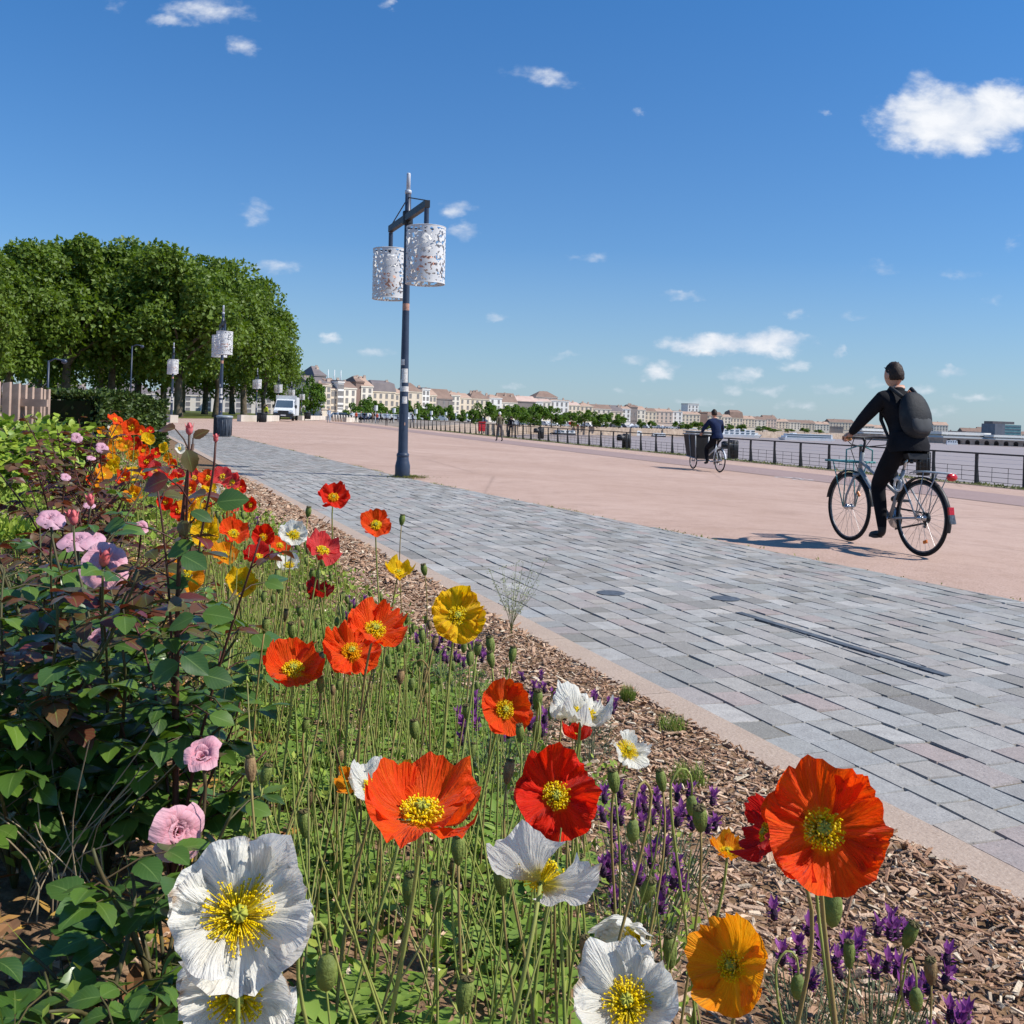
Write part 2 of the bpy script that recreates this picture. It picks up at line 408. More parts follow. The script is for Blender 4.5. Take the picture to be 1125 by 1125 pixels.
while True:
    s0 = -KW - .006 - j * rowW; s1 = s0 - rowW
    if s1 < -6.2: break
    t = T0 - rs.uniform(0, .3); anyin = False
    while t < T1:
        far = t > 16
        L = rs.uniform(.13, .25)
        tm = t + L / 2; es = edge_s(tm)
        p = kp(tm, s0 - .07); pr = proj(p)
        if s0 < es or pr[0] > 1260 or pr[2] < .8:
            t += L
            if s0 < es and t > 30: break
            continue
        s1c = max(s1, es)
        if s0 - s1c > .03:
            g = .0025
            z = rs.uniform(-.002, .003) + .012
            tilt = rs.uniform(-.002, .002); tl2 = rs.uniform(-.002, .002); ch = .0028
            w1, w2, w3 = rs.uniform(-.0028, .0028), rs.uniform(-.0028, .0028), rs.uniform(-.005, .005)
            o = [kp(t + g + rs.uniform(0, .0025), s0 - g - rs.uniform(0, .0025)), kp(t + L - g - rs.uniform(0, .0025), s0 - g - rs.uniform(0, .0025)), kp(t + L - g - rs.uniform(0, .0025), s1c + g + rs.uniform(0, .0025)), kp(t + g + rs.uniform(0, .0025), s1c + g + rs.uniform(0, .0025))]
            o = [o[0] + KN * w1 + KD * w3, o[1] + KN * w2 - KD * w3, o[2] + KN * w2 * .6 + KD * w3 * .5, o[3] + KN * w1 * .6 - KD * w3]
            c = (o[0] + o[1] + o[2] + o[3]) / 4
            top = [c + (q_ - c) * (1 - 2 * ch / max(.06, (q_ - c).length * 1.6)) + V((0, 0, z + (tilt if k in (0, 3) else -tilt) + (tl2 if k in (0, 1) else -tl2))) for k, q_ in enumerate(o)]
            if far: top = [q_ + V((0, 0, z)) for q_ in o]; mb.add(top, [(0, 1, 2, 3)])
            else:
                low = [q_ + V((0, 0, z - .008)) for q_ in o]
                mb.add(low + top, [(4, 5, 6, 7), (0, 1, 5, 4), (1, 2, 6, 5), (2, 3, 7, 6), (3, 0, 4, 7)])
        t += L
    j += 1
# make normals point up
def fix_up(me):
    me.update()
    import bmesh
    bm = bmesh.new(); bm.from_mesh(me)
    for f in bm.faces:
        if f.normal.z < 0: f.normal_flip()
    bm.to_mesh(me); bm.free()
pv = mb.build('pavement', SETT); fix_up(pv.data)
tag(pv, 'footway of grey granite setts laid in rows beside the flower bed', kind='structure')
mb = MB(); N_ = 60
vs = []
for i in range(N_ + 1):
    t = T0 + (T1 - T0) * i / N_
    vs += [kp(t, -KW + .01, .0065), kp(t, max(edge_s(t), -6.0) - .02, .0065)]
mb.add(vs, [(2 * i, 2 * i + 1, 2 * i + 3, 2 * i + 2) for i in range(N_)])
jb = mb.build('path', JOINT); fix_up(jb.data); tag(jb, 'sandy joint bed under the granite setts', kind='structure')
# slot drain in the footway
DARK = mat('dark_iron', C(92, 98, 104), C(70, 74, 80), scale=30, rough=.6, spec=.4)
mb = MB(); D0 = onz(811, 673, .016); D1 = onz(1042, 743, .016); dv = D1 - D0
for k in range(10): mb.box(D0 + dv * ((k + .5) / 10), (dv.length / 10 - .006, .045, .008), (0, 0, atan2(dv.y, dv.x)))
tag(mb.build('slot_drain', DARK), 'dark narrow slot drain set in the grey setts', 'drain')
mb = MB()
for (x, y) in ((671, 653), (795, 660)):
    pass
for (x, y, lb) in ((671, 654, 'dark oval iron cover in the paving left of the other cover'), (797, 660, 'small dark iron cover in the paving nearer the slot drain')):
    p = onz(x, y); m = MB(); m.lathe([(.085, .0), (.09, .0165), (.07, .018), (.066, .0165), (.001, .0165)], 20, (p.x, p.y, 0.0))
    tag(m.build('access_cover', DARK), lb, 'cover')
# kerb of pale granite slabs
def kerbc(T, tc, base):
    n1 = T.n('ShaderNodeTexNoise', Vector=tc.outputs['Object'], Scale=120, Detail=4, Roughness=.8)
    n2 = T.n('ShaderNodeTexNoise', Vector=tc.outputs['Object'], Scale=5, Detail=5)
    c = T.mix(n2.outputs[0], C(182, 162, 144), C(164, 144, 128))
    c = T.mix(T.ramp(n1.outputs[0], [(.33, .6), (.45, 0.0)]), c, C(112, 90, 74))
    return T.mix(T.ramp(n1.outputs[0], [(.58, 0.0), (.68, .6)]), c, C(218, 204, 188))
KERB = mat('kerb_granite', (0, 0, 0, 1), uvcol=kerbc, rough=.8, spec=.25, bump=.3, bscale=90)
mb = MB(); t = T0
while t < 40:
    L = 1.0
    mb.box(kp(t + L / 2, -KW / 2, -.036), (L - .006, KW, .112), (0, 0, atan2(KD.y, KD.x))); t += L
tag(mb.build('kerb_strip', KERB), 'pale granite kerb between the mulch and the setts', kind='structure')

# ---- planted bed
def soilc(T, tc, base):
    n1 = T.n('ShaderNodeTexNoise', Vector=tc.outputs['Object'], Scale=30, Detail=6, Roughness=.8)
    n2 = T.n('ShaderNodeTexNoise', Vector=tc.outputs['Object'], Scale=2.2, Detail=4)
    c = T.ramp(n1.outputs[0], [(.3, C(84, 64, 48)), (.5, C(136, 108, 84)), (.7, C(180, 148, 118))])
    return T.mix(T.math('MULTIPLY', n2.outputs[0], .5), c, C(70, 62, 40))
SOIL = mat('bed_soil', (0, 0, 0, 1), uvcol=soilc, rough=.95, spec=.1, bump=.8, bscale=60)
mb = MB(); ts = [-2.6 + .18 * i for i in range(60)] + [8.5 + .8 * i for i in range(32)]; ss = [0.003] + [.15 * i for i in range(1, 34)] + [6, 8, 11]
def bz(p):
    return bedz(p) - .02
vs = []
for t in ts:
    for s in ss:
        p = kp(t, s); vs.append(V((p.x, p.y, bz(p))))
n = len(ss)
mb.add(vs, [(a * n + b, a * n + b + 1, (a + 1) * n + b + 1, (a + 1) * n + b) for a in range(len(ts) - 1) for b in range(n - 1)])
sb = mb.build('ground', SOIL, smooth=True); fix_up(sb.data); tag(sb, 'raised planting bed of dark soil behind the kerb', kind='structure')

# ---- river, far land, quays
def watc(T, tc, base):
    n1 = T.n('ShaderNodeTexNoise', Vector=tc.outputs['Object'], Scale=.012, Detail=4)
    return T.mix(n1.outputs[0], C(148, 132, 122), C(164, 150, 142))
WATER = mat('river_water', (0, 0, 0, 1), uvcol=watc, rough=.45, spec=.28, bump=.7, bscale=.9)
mb = MB(); mb.add([(-400, 20, -7), (3000, -600, -7), (3000, 2600, -7), (-400, 2600, -7)], [(0, 1, 2, 3)])
tag(mb.build('river', WATER), 'broad muddy grey river beyond the railing', kind='structure')
STONEQ = mat('quay_stone', C(186, 168, 150), C(150, 132, 116), scale=.4, rough=.9)
FARG = mat('far_ground', C(150, 136, 124), C(120, 112, 100), scale=.02, rough=.95)
def far(x, d, z): p = at(x, hz(x), d); return V((p.x, p.y, z))
QL = [LA(24.0, -25, -.48), LA(24.0, 120, -.48), far(470, 150, -.6), far(520, 380, -1.6), far(580, 520, -2.2), far(700, 600, -2.4), far(800, 700, -2.4), far(930, 850, -2.4), far(1000, 800, -2.6), far(1140, 720, -2.8), far(1700, 700, -2.8)]
mb = MB()
mb.add(QL + [V((p.x, p.y, -9)) for p in QL], [(i, i + 1, len(QL) + i + 1, len(QL) + i) for i in range(len(QL) - 1)])
tag(mb.build('quay_wall', STONEQ), 'pale stone quay walls along the far river bank', kind='structure')
mb = MB(); Q2 = QL[2:]; O2 = []
for i, p in enumerate(Q2):
    f = 8.0; O2.append(V((p.x * f, p.y * f, p.z)))
mb.add(Q2 + O2, [(i, i + 1, len(Q2) + i + 1, len(Q2) + i) for i in range(len(Q2) - 1)])
mb.add([QL[1], QL[2], O2[0], V((-6000, 5000, -.5)), V((-1500, 300, -.5)), LA(-160, 180, -.5)], [(0, 1, 2, 3, 4, 5)])
mb.add([V((-6000, 5000, -.5)), V((-1500, 300, -.5)), V((-1500, -1500, -.5)), V((-6000, -1500, -.5))], [(0, 1, 2, 3)])
mb.add([LA(24.0, -25, -.5), LA(24.0, 180, -.5), LA(-160, 180, -.5), V((-1500, 300, -.5)), V((-1500, -1500, -.5)), V((500, -1500, -.5))], [(0, 1, 2, 3, 4, 5)])
fg = mb.build('land', FARG); fix_up(fg.data); tag(fg, 'level city ground beyond the promenade and the river', kind='structure')
# lawn under the plane trees
LAWN = mat('lawn_grass', C(74, 84, 36), C(104, 106, 54), scale=.8, rough=.95, spec=.1)
mb = MB(); a = [far(-700, 78, .012), far(120, 82, .012), far(205, 92, .012), far(262, 104, .012), far(318, 130, .012), far(345, 220, .012), far(200, 260, .012), far(-700, 220, .012)]
for p in a: p.z = .012
mb.poly(a); lw = mb.build('lawn', LAWN); fix_up(lw.data); tag(lw, 'shaded lawn under the plane trees', kind='structure')
# ---------------------------------------------------------------- plant helpers
def leaf(mb, p, d, nrm, L, W, fold=.25, curl=.5, nu=4, nl=6, ser=0.0, tip=.9, r=rnd):
    d = V(d).normalized(); nrm = V(nrm); side = d.cross(nrm)
    side = side.normalized() if side.length > 1e-5 else d.orthogonal().normalized()
    nrm = side.cross(d).normalized()
    vs = []; uv = []; ph = r.uniform(0, 6)
    for i in range(nl + 1):
        t = i / nl
        wv = W * (sin(pi * t ** .82) ** .8) if 0 < t < 1 else W * .02
        a = curl * t * t
        cpos = V(p) + d * (L * (t - .12 * curl * t * t)) - nrm * (L * .45 * a)
        for j in range(nu + 1):
            u = -1 + 2 * j / nu
            ww = wv * (1 + (ser if (i % 2 and abs(u) == 1) else 0))
            q = cpos + side * (u * ww * (1 - .12 * abs(fold))) + nrm * (abs(u) * ww * fold + .06 * ww * sin(7 * t + ph + 2 * u) * abs(u))
            vs.append(q); uv.append((.5 + .5 * u, t))
    n = nu + 1
    mb.add(vs, [(i * n + j, i * n + j + 1, (i + 1) * n + j + 1, (i + 1) * n + j) for i in range(nl) for j in range(nu)], uv)
def leafq(mb, p, d, nrm, L, W, fold=.3):
    d = V(d).normalized(); side = d.cross(V(nrm)); side = side.normalized() if side.length > 1e-5 else d.orthogonal().normalized()
    n2 = side.cross(d)
    mb.add([p, p + d * L * .5 + side * W + n2 * W * fold, p + d * L, p + d * L * .5 - side * W + n2 * W * fold], [(0, 1, 2), (0, 2, 3)], [(.5, 0), (1, .5), (.5, 1), (0, .5)])

# ---------------------------------------------------------------- poppies
def petalcol(cen, mid, edge, vein, brown=False):
    def f(T, tc, base):
        uv = T.n('ShaderNodeSeparateXYZ', Vector=tc.outputs['UV'])
        c = T.ramp(uv.outputs[1], [(0.0, cen), (.22, cen), (.38, mid), (1.0, edge)])
        mp = T.n('ShaderNodeMapping', Vector=tc.outputs['UV']); mp.inputs['Scale'].default_value = (34, 1.6, 1)
        nz = T.n('ShaderNodeTexNoise', Vector=mp.outputs[0], Scale=1.0, Detail=4)
        c = T.mix(T.math('MULTIPLY', T.ramp(nz.outputs[0], [(.45, 0.0), (.72, 1.0)]), .5), c, vein)
        nz2 = T.n('ShaderNodeTexNoise', Vector=tc.outputs['Object'], Scale=38, Detail=3)
        c = T.mix(T.math('MULTIPLY', T.ramp(nz2.outputs[0], [(.5, 0.0), (.75, 1.0)]), .3), c, edge)
        if brown:
            nz3 = T.n('ShaderNodeTexNoise', Vector=tc.outputs['Object'], Scale=30, Detail=4)
            k = T.math('MULTIPLY', T.ramp(nz3.outputs[0], [(.6, 0.0), (.68, 1.0)]), T.ramp(uv.outputs[1], [(.86, 0.0), (.97, .8)]))
            c = T.mix(k, c, C(170, 132, 84))
        return c
    return f
def petalmat(name, cen, mid, edge, vein, tr=.48, brown=False):
    return mat(name, (1, 1, 1, 1), uvcol=petalcol(cen, mid, edge, vein, brown), rough=.55, spec=.18, transl=tr, uvbump=(40, 3.5, .6), sheen=.1)
PM = {
    'O': petalmat('petal_orange', C(254, 176, 10), C(254, 86, 6), C(252, 70, 4), C(255, 120, 20)),
    'R': petalmat('petal_scarlet', C(240, 110, 6), C(244, 44, 8), C(238, 32, 6), C(252, 74, 16)),
    'D': petalmat('petal_crimson', C(190, 60, 20), C(205, 30, 20), C(198, 24, 20), C(222, 52, 36)),
    'P': petalmat('petal_coral', C(240, 190, 130), C(235, 74, 70), C(230, 60, 62), C(244, 112, 104)),
    'Y': petalmat('petal_yellow', C(236, 200, 10), C(252, 204, 8), C(252, 196, 6), C(254, 222, 40)),
    'G': petalmat('petal_golden', C(250, 190, 10), C(253, 168, 10), C(252, 146, 8), C(254, 196, 40)),
    'W': petalmat('petal_white', C(226, 212, 30), C(242, 238, 222), C(243, 240, 230), C(232, 228, 216), .42, True),
}
STAMEN = mat('stamen_yellow', (1, 1, 1, 1), island=[C(255, 238, 40), C(255, 228, 20), C(252, 220, 24), C(255, 244, 110)], rough=.7, spec=.1, transl=.35)
STAMENO = mat('stamen_amber', (1, 1, 1, 1), island=[C(254, 206, 24), C(250, 186, 20), C(255, 220, 50)], rough=.7, spec=.1, transl=.35)
PISTIL = mat('pistil_green', C(176, 176, 66), C(140, 144, 52), scale=160, rough=.7)
STEM = mat('poppy_stem', C(134, 150, 70), C(164, 164, 92), scale=9, rough=.65, spec=.25, transl=.12)
STEMB = mat('poppy_stem_dry', C(150, 140, 84), C(140, 112, 70), scale=9, rough=.75, spec=.2)
POD = mat('poppy_pod', C(120, 132, 62), C(92, 104, 48), scale=120, rough=.65, spec=.3, bump=.3, bscale=300)
PODB = mat('poppy_pod_dry', C(150, 124, 84), C(112, 84, 58), scale=120, rough=.8, bump=.3, bscale=300)
PODCAP = mat('pod_cap', C(70, 62, 40), C(112, 104, 60), scale=200, rough=.8)

def petal(mb, th0, wid, R_, cup, seed, ruf, z0=0.0, flare=0.0, NU=20, NV=14, length=1.0):
    vs = []; uv = []
    for j in range(NV + 1):
        s = .04 + .96 * j / NV
        for i in range(NU + 1):
            u = -1 + 2 * i / NU
            th = th0 + u * wid * (.62 + .38 * s)
            rim = 1 - .11 * abs(u) ** 3.6 + .085 * mn.noise(V((u * 2.0 + seed, seed * 1.7, 3.3))) + .05 * mn.noise(V((u * 6 + seed, 4.1, seed)))
            sl = s * rim * length
            k = cup if abs(cup) > .05 else .05
            rr = sin(sl * k) / k; zz = (1 - cos(sl * k)) / k
            nl = mn.noise(V((cos(th) * 1.7 + seed, sin(th) * 1.7, sl * 1.1 + seed)))
            nh = mn.noise(V((th * 5.5 + seed * 3, sl * 1.3, seed)))
            nf = mn.noise(V((th * 13 + seed * 5, sl * 2.4, seed + 7)))
            zz += ruf * (1.05 * nl * sl ** 1.3 + .62 * nh * sl ** 1.5 + .24 * nf * sl ** 1.2) - flare * max(0, sl - .55) ** 2 * 2.0
            rr *= 1 + .08 * nh * sl + .03 * nf * sl
            vs.append(V((rr * cos(th), rr * sin(th), zz + z0 * (1 - .2 * s) + .03 * abs(u) * (1 if seed % 2 > 1 else -1) * s)) * R_)
            uv.append((.5 + .5 * u, s))
    n = NU + 1
    mb.add(vs, [(j * n + i, j * n + i + 1, (j + 1) * n + i + 1, (j + 1) * n + i) for j in range(NV) for i in range(NU)], uv)
def corolla(R_, cup, ruf, seed, flare=0.0, q=1.0, npet=4, spin=0.0, drop=None):
    mb = MB(); r = random.Random(int(seed * 100))
    NU, NV = max(6, int(22 * q)), max(5, int(15 * q))
    for k in range(npet):
        inner = k >= 2
        th = spin + (0 if k == 0 else pi if k == 1 else pi / 2 if k == 2 else 3 * pi / 2) + r.uniform(-.12, .12)
        if drop and k in drop: continue
        petal(mb, th, 1.32 if not inner else 1.12, R_, cup * (1.0 if not inner else 1.18), seed + 2.37 * k, ruf, .0 if not inner else .035, flare, NU, NV, 1.0 if not inner else .93)
    return mb
def stamens(R_, n, seed, reach=.34, rise=.2, thick=1.0):
    mb = MB(); r = random.Random(seed)
    for i in range(n):
        a = r.uniform(0, 2 * pi); k = sqrt(r.uniform(.02, 1)); e = k * reach * R_
        b = V((cos(a), sin(a), 0)) * (R_ * .07)
        tip = V((cos(a + r.uniform(-.2, .2)) * e, sin(a) * e, R_ * (rise * (1.05 - .45 * k * k) + r.uniform(-.03, .05))))
        m = (b + tip) / 2 + V((0, 0, R_ * .03))
        w0 = R_ * .0095 * thick
        mb.tube([b, m, tip], [w0, w0 * .9, w0 * .7], 3, cap=False)
        mb.ell(tip, (R_ * .017 * thick, R_ * .017 * thick, R_ * .026 * thick), 5, 3, rot=(r.uniform(-1, 1), r.uniform(-1, 1), a))
    return mb
def pistil(R_, h=.22):
    mb = MB(); w_ = R_ * .105
    mb.lathe([(w_ * .5, 0), (w_ * .95, R_ * h * .35), (w_ * 1.0, R_ * h * .7), (w_ * .8, R_ * h * .95), (w_ * 1.05, R_ * h), (w_ * .6, R_ * h * 1.08), (.0002, R_ * h * 1.1)], 10)
    for k in range(7):
        a = 2 * pi * k / 7
        mb.box((cos(a) * w_ * .55, sin(a) * w_ * .55, R_ * h * 1.09), (w_ * 1.05, w_ * .22, R_ * .03), (0, 0, a))
    return mb
def flower_axis(c, yaw, pitch):
    tc = (CAM - c).normalized(); az = atan2(tc.y, tc.x) + R(yaw); el = math.asin(tc.z) + R(pitch)
    return V((cos(el) * cos(az), cos(el) * sin(az), sin(el)))
CNAME = {'O': 'orange', 'R': 'scarlet', 'D': 'crimson', 'P': 'coral pink', 'Y': 'yellow', 'G': 'golden orange', 'W': 'white'}
def stem_path(base, c, ax, k=1.0):
    h = (c - base).length
    return bez(base, base + V((0, 0, h * .55)) + (c - base).cross(V((0, 0, 1))) * .12 * k, c - ax * h * .22 - V((0, 0, h * .08)), c, 12)
def poppy(x, y, px, col, yaw, pitch, cup, label, seed, D=.10, ruf=.5, flare=0.0, spin=.4, q=1.0, st=1.0, drop=None, base=None, pods=True, group=None, stemr=1.0, ramp=None, nst=210):
    d = F * D / px; c = at(x, y, d)
    ax = flower_axis(c, yaw, pitch)
    rr = random.Random(int(seed * 7))
    if base is None: b = V((c.x + rr.uniform(-.05, .05), c.y + rr.uniform(-.02, .06), 0))
    else: b = V((base[0], base[1], 0))
    if sk(b) < .12: b += KN * (sk(b) - .12)
    b.z = bedz(b) - .01
    root = empty('poppy', b)
    tag(root, label, 'poppy', group or 'iceland poppies in flower')
    Rr = D / 2 * .98
    sp = stem_path(V((0, 0, 0)), c - b, ax, rr.uniform(-1, 1))
    MB().tube(sp, [.0019 * stemr * (1.25 - .4 * i / 12) for i in range(13)], 6).build('stem', STEM if rr.random() < .8 else STEMB, root, True)
    Mx = basis(ax)
    co = corolla(Rr, cup, ruf, seed, flare, q, 4, spin, drop)
    o = co.build('corolla', PM[col], root, True, c - b, Mx.to_euler())
    if q > .35:
        stamens(Rr, int(nst * min(1, q)), int(seed * 31), ramp or (.31 if col != 'W' else .42), .2, st * (1 if q > .8 else 1.5)).build('stamens', STAMEN if col not in 'OR' else (STAMEN if seed % 1 < .6 else STAMENO), o, True)
        pistil(Rr).build('pistil', PISTIL, o, True)
    else:
        stamens(Rr, 14, int(seed * 31), .28, .24, 3.0).build('stamens', STAMEN, o, True)
    return root
# x, y, px diameter, colour, yaw, pitch, cup, label, seed, extras
HERO = [
    (904, 912, 148, 'O', 6, 8, .62, 'largest orange poppy with ruffled petals facing out in front of the mulch and kerb', 3.2, dict(ruf=.62, spin=.3)),
    (846, 916, 80, 'D', -70, 0, .9, 'dark red poppy seen edge on behind the largest orange poppy', 5.1, dict(D=.065, ruf=.5)),
    (806, 1062, 108, 'G', -22, 4, .7, 'golden orange poppy facing out low beside the white poppy at the bottom edge', 7.4, dict(ruf=.5, spin=.1)),
    (690, 1103, 136, 'W', -10, 16, .85, 'white poppy with bright yellow centre cut by the bottom edge of the photo', 9.3, dict(ruf=.55, spin=.8)),
    (703, 1034, 96, 'W', -38, -34, 1.1, 'half closed white poppy drooping right behind the white poppy at the bottom edge', 11.8, dict(ruf=.5)),
    (611, 875, 102, 'R', 4, 8, .55, 'scarlet poppy with green pod across its centre, below the small red one', 13.6, dict(ruf=.6, spin=.5)),
    (463, 899, 160, 'O', 8, 54, .95, 'wide orange bowl shaped poppy with spotted right petal in front of a white one', 15.5, dict(D=.112, ruf=.45, spin=-.15, flare=.1)),
    (412, 870, 80, 'W', 20, 40, 1.0, 'white poppy half hidden behind the wide orange bowl shaped poppy', 17.3, dict(D=.085, ruf=.4)),
    (389, 862, 44, 'G', -40, 20, 1.2, 'small golden poppy peeping out left of the half hidden white poppy', 18.9, dict(D=.055)),
    (446, 858, 44, 'G', 30, 30, 1.2, 'small golden poppy peeping out right of the half hidden white poppy', 19.7, dict(D=.055)),
    (554, 780, 68, 'O', 14, 10, .8, 'upright orange poppy with round yellow centre left of the frilly white poppy', 21.3, dict(D=.09, ruf=.4)),
    (633, 812, 48, 'R', 60, 70, 1.3, 'small red poppy cup between the frilly white poppy and the scarlet one', 23.4, dict(D=.065, ruf=.5)),
    (638, 790, 84, 'W', 8, 60, .9, 'frilly white poppy open upward above the small red cup beside the kerb', 25.2, dict(D=.09, ruf=.75)),
    (688, 826, 56, 'W', 46, 34, .5, 'ragged white poppy losing its petals right of the frilly white poppy', 27.7, dict(D=.075, ruf=.6, drop=(0,), ramp=.5)),
    (594, 970, 140, 'W', 172, 4, .62, 'white poppy seen from behind with two spread petals under the scarlet one', 29.1, dict(ruf=.32, spin=2.2, drop=(2, 3))),
    (502, 677, 72, 'Y', 6, 10, .85, 'large bright yellow poppy at the edge of the bed beside the wispy weed', 31.9, dict(D=.095, ruf=.95)),
    (411, 694, 78, 'O', 22, 40, .9, 'orange red poppy tilted right above the dark centred orange poppy', 33.5, dict(D=.095, ruf=.5)),
    (386, 718, 74, 'O', 4, 34, .6, 'orange red poppy with dark centre tucked under the tilted orange poppy', 35.8, dict(D=.095, ruf=.6)),
    (322, 738, 80, 'O', 0, 42, 1.0, 'orange bowl shaped poppy standing leftmost in the middle of the bed', 37.2, dict(D=.1, ruf=.4)),
    (366, 548, 40, 'R', 6, 40, .7, 'red poppy standing highest against the grey setts', 39.6, dict(D=.085, ruf=.6, q=.7)),
    (413, 578, 40, 'O', 0, 32, .8, 'orange poppy standing against the grey setts right of the highest red poppy', 41.4, dict(D=.085, ruf=.45, q=.7)),
    (437, 631, 42, 'Y', 20, 55, 1.1, 'yellow poppy cup against the kerb below the lone orange poppy', 43.3, dict(D=.085, ruf=.45, q=.7)),
    (354, 607, 48, 'P', 30, 50, .8, 'coral pink poppy leaning right above the crimson poppy', 45.9, dict(D=.09, ruf=.55, q=.7)),
    (352, 654, 40, 'D', 0, 66, 1.0, 'crimson poppy cup half sunk among stems below the coral pink poppy', 47.2, dict(D=.085, q=.7)),
    (264, 642, 42, 'Y', 10, 20, .9, 'bright yellow poppy at the edge of the dark rose leaves', 49.8, dict(D=.09, ruf=.5, q=.7)),
    (322, 589, 36, 'W', 0, 40, .6, 'white poppy with yellow centre beside the coral pink poppy', 51.4, dict(D=.085, q=.7)),
    (318, 622, 30, 'W', -20, 50, .8, 'low white poppy between the coral pink and the dark red poppies', 53.1, dict(D=.08, q=.6)),
    (283, 614, 40, 'D', 0, 62, .9, 'dark red poppy cup above the bright yellow poppy', 55.7, dict(D=.09, q=.6)),
    (256, 588, 40, 'O', 16, 44, .9, 'orange poppy with yellow heart behind the dark red cup', 57.4, dict(D=.09, q=.6)),
    (289, 591, 30, 'R', 0, 20, .7, 'small ragged red poppy right of the orange one with yellow heart', 59.9, dict(D=.08, ruf=.8, q=.6)),
    (307, 600, 26, 'O', 20, 40, .7, 'small orange poppy touching the white poppy with yellow centre', 61.2, dict(D=.075, q=.5)),
    (246, 611, 34, 'G', 10, 40, .7, 'golden poppy left of the dark red cup', 63.3, dict(D=.085, q=.6)),
    (226, 587, 38, 'Y', -10, 14, .9, 'yellow poppy in two halves right of the tall rose shoot', 65.7, dict(D=.09, q=.6)),
    (205, 632, 44, 'G', 0, 10, .6, 'golden poppy showing behind the rose leaves above a seed head', 67.9, dict(D=.09, q=.6)),
    (262, 1006, 176, 'W', 2, 6, .7, 'largest white poppy with green pistil and frayed top petal at the lower left', 69.2, dict(D=.11, ruf=.8, spin=.25, st=.75, nst=340, ramp=.48)),
    (262, 1092, 156, 'W', -8, -22, .85, 'white poppy nodding below the largest white poppy', 71.9, dict(D=.105, ruf=.55, nst=260, base=None)),
    (799, 938, 52, 'G', 10, 58, 1.15, 'small yellow orange poppy cup left of the largest orange poppy', 73.3, dict(D=.06, ruf=.4)),
    (511, 1071, 42, 'R', 40, 30, 1.0, 'low red poppy half hidden among stems near the bottom edge', 75.4, dict(D=.075, ruf=.6)),
    (417, 1110, 36, 'O', -20, 30, 1.0, 'low orange poppy lying among stems at the bottom edge', 77.9, dict(D=.065)),
]
for (x, y, px, col, yaw, pit, cup, lb, sd_, kw) in HERO:
    poppy(x, y, px, col, yaw, pit, cup, lb, sd_, **kw)
# the small far ones in the drift of poppies behind the rose shoot
FARP = [(126, 462, 20, 'O'), (145, 470, 24, 'O'), (124, 471, 14, 'W'), (127, 480, 18, 'Y'), (137, 479, 15, 'R'), (162, 484, 19, 'Y'), (181, 492, 14, 'Y'), (197, 493, 14, 'W'), (157, 495, 16, 'O'), (125, 507, 18, 'Y'), (114, 514, 19, 'O'),
        (162, 508, 22, 'R'), (168, 517, 26, 'P'), (137, 527, 24, 'O'), (107, 530, 12, 'R'), (177, 521, 19, 'R'), (181, 543, 18, 'Y'), (187, 554, 16, 'R'), (196, 522, 18, 'P'), (208, 539, 24, 'O'), (245, 525, 28, 'P'), (255, 531, 26, 'P'), (262, 537, 22, 'R'),
        (275, 555, 20, 'R'), (240, 573, 18, 'R'), (221, 545, 18, 'O'), (112, 474, 13, 'G'), (133, 467, 14, 'R'), (154, 475, 16, 'O'), (118, 487, 13, 'G'), (150, 487, 14, 'P'), (171, 498, 13, 'R'), (146, 500, 13, 'O'), (185, 503, 13, 'G'), (190, 510, 13, 'O'),
        (205, 506, 13, 'W'), (212, 520, 15, 'O'), (228, 528, 16, 'R'), (236, 541, 16, 'W'), (200, 566, 18, 'O'), (172, 536, 15, 'R'), (152, 536, 14, 'W'), (229, 556, 16, 'R'), (256, 557, 14, 'P'), (212, 558, 16, 'G'), (165, 474, 12, 'R'), (139, 489, 12, 'Y')]
_rf = random.Random(77)
for _i in range(30):
    _x = _rf.uniform(100, 262); _y = 466 + (_x - 100) * .42 + _rf.uniform(-4, 62)
    if _x < 165 and _y > 545: continue
    FARP.append((_x, _y, 14 + (_y - 460) * .10 + _rf.uniform(-2, 3), _rf.choice('OYGGYRRPYG')))
PLACE = ['in the far drift near the hedge', 'in the far drift under the hedge', 'in the drift left of the tall rose shoot', 'in the drift behind the tall rose shoot', 'in the drift right of the tall rose shoot']
seen = {}
for i, (x, y, px, col) in enumerate(FARP):
    r_ = random.Random(i * 5 + 2)
    pl = PLACE[0] if y < 480 else PLACE[1] if y < 497 else PLACE[2] if x < 172 else PLACE[3] if x < 222 else PLACE[4]
    key = 'small %s poppy %s' % (CNAME[col], pl)
    poppy(x, y, px, col, r_.uniform(-40, 40), r_.uniform(5, 50), r_.uniform(.6, 1.0), key, 100 + i * 3.7 + r_.random(), D=.095, q=.34, ruf=.6, group=key.replace('poppy', 'poppies').replace('small ', ''))
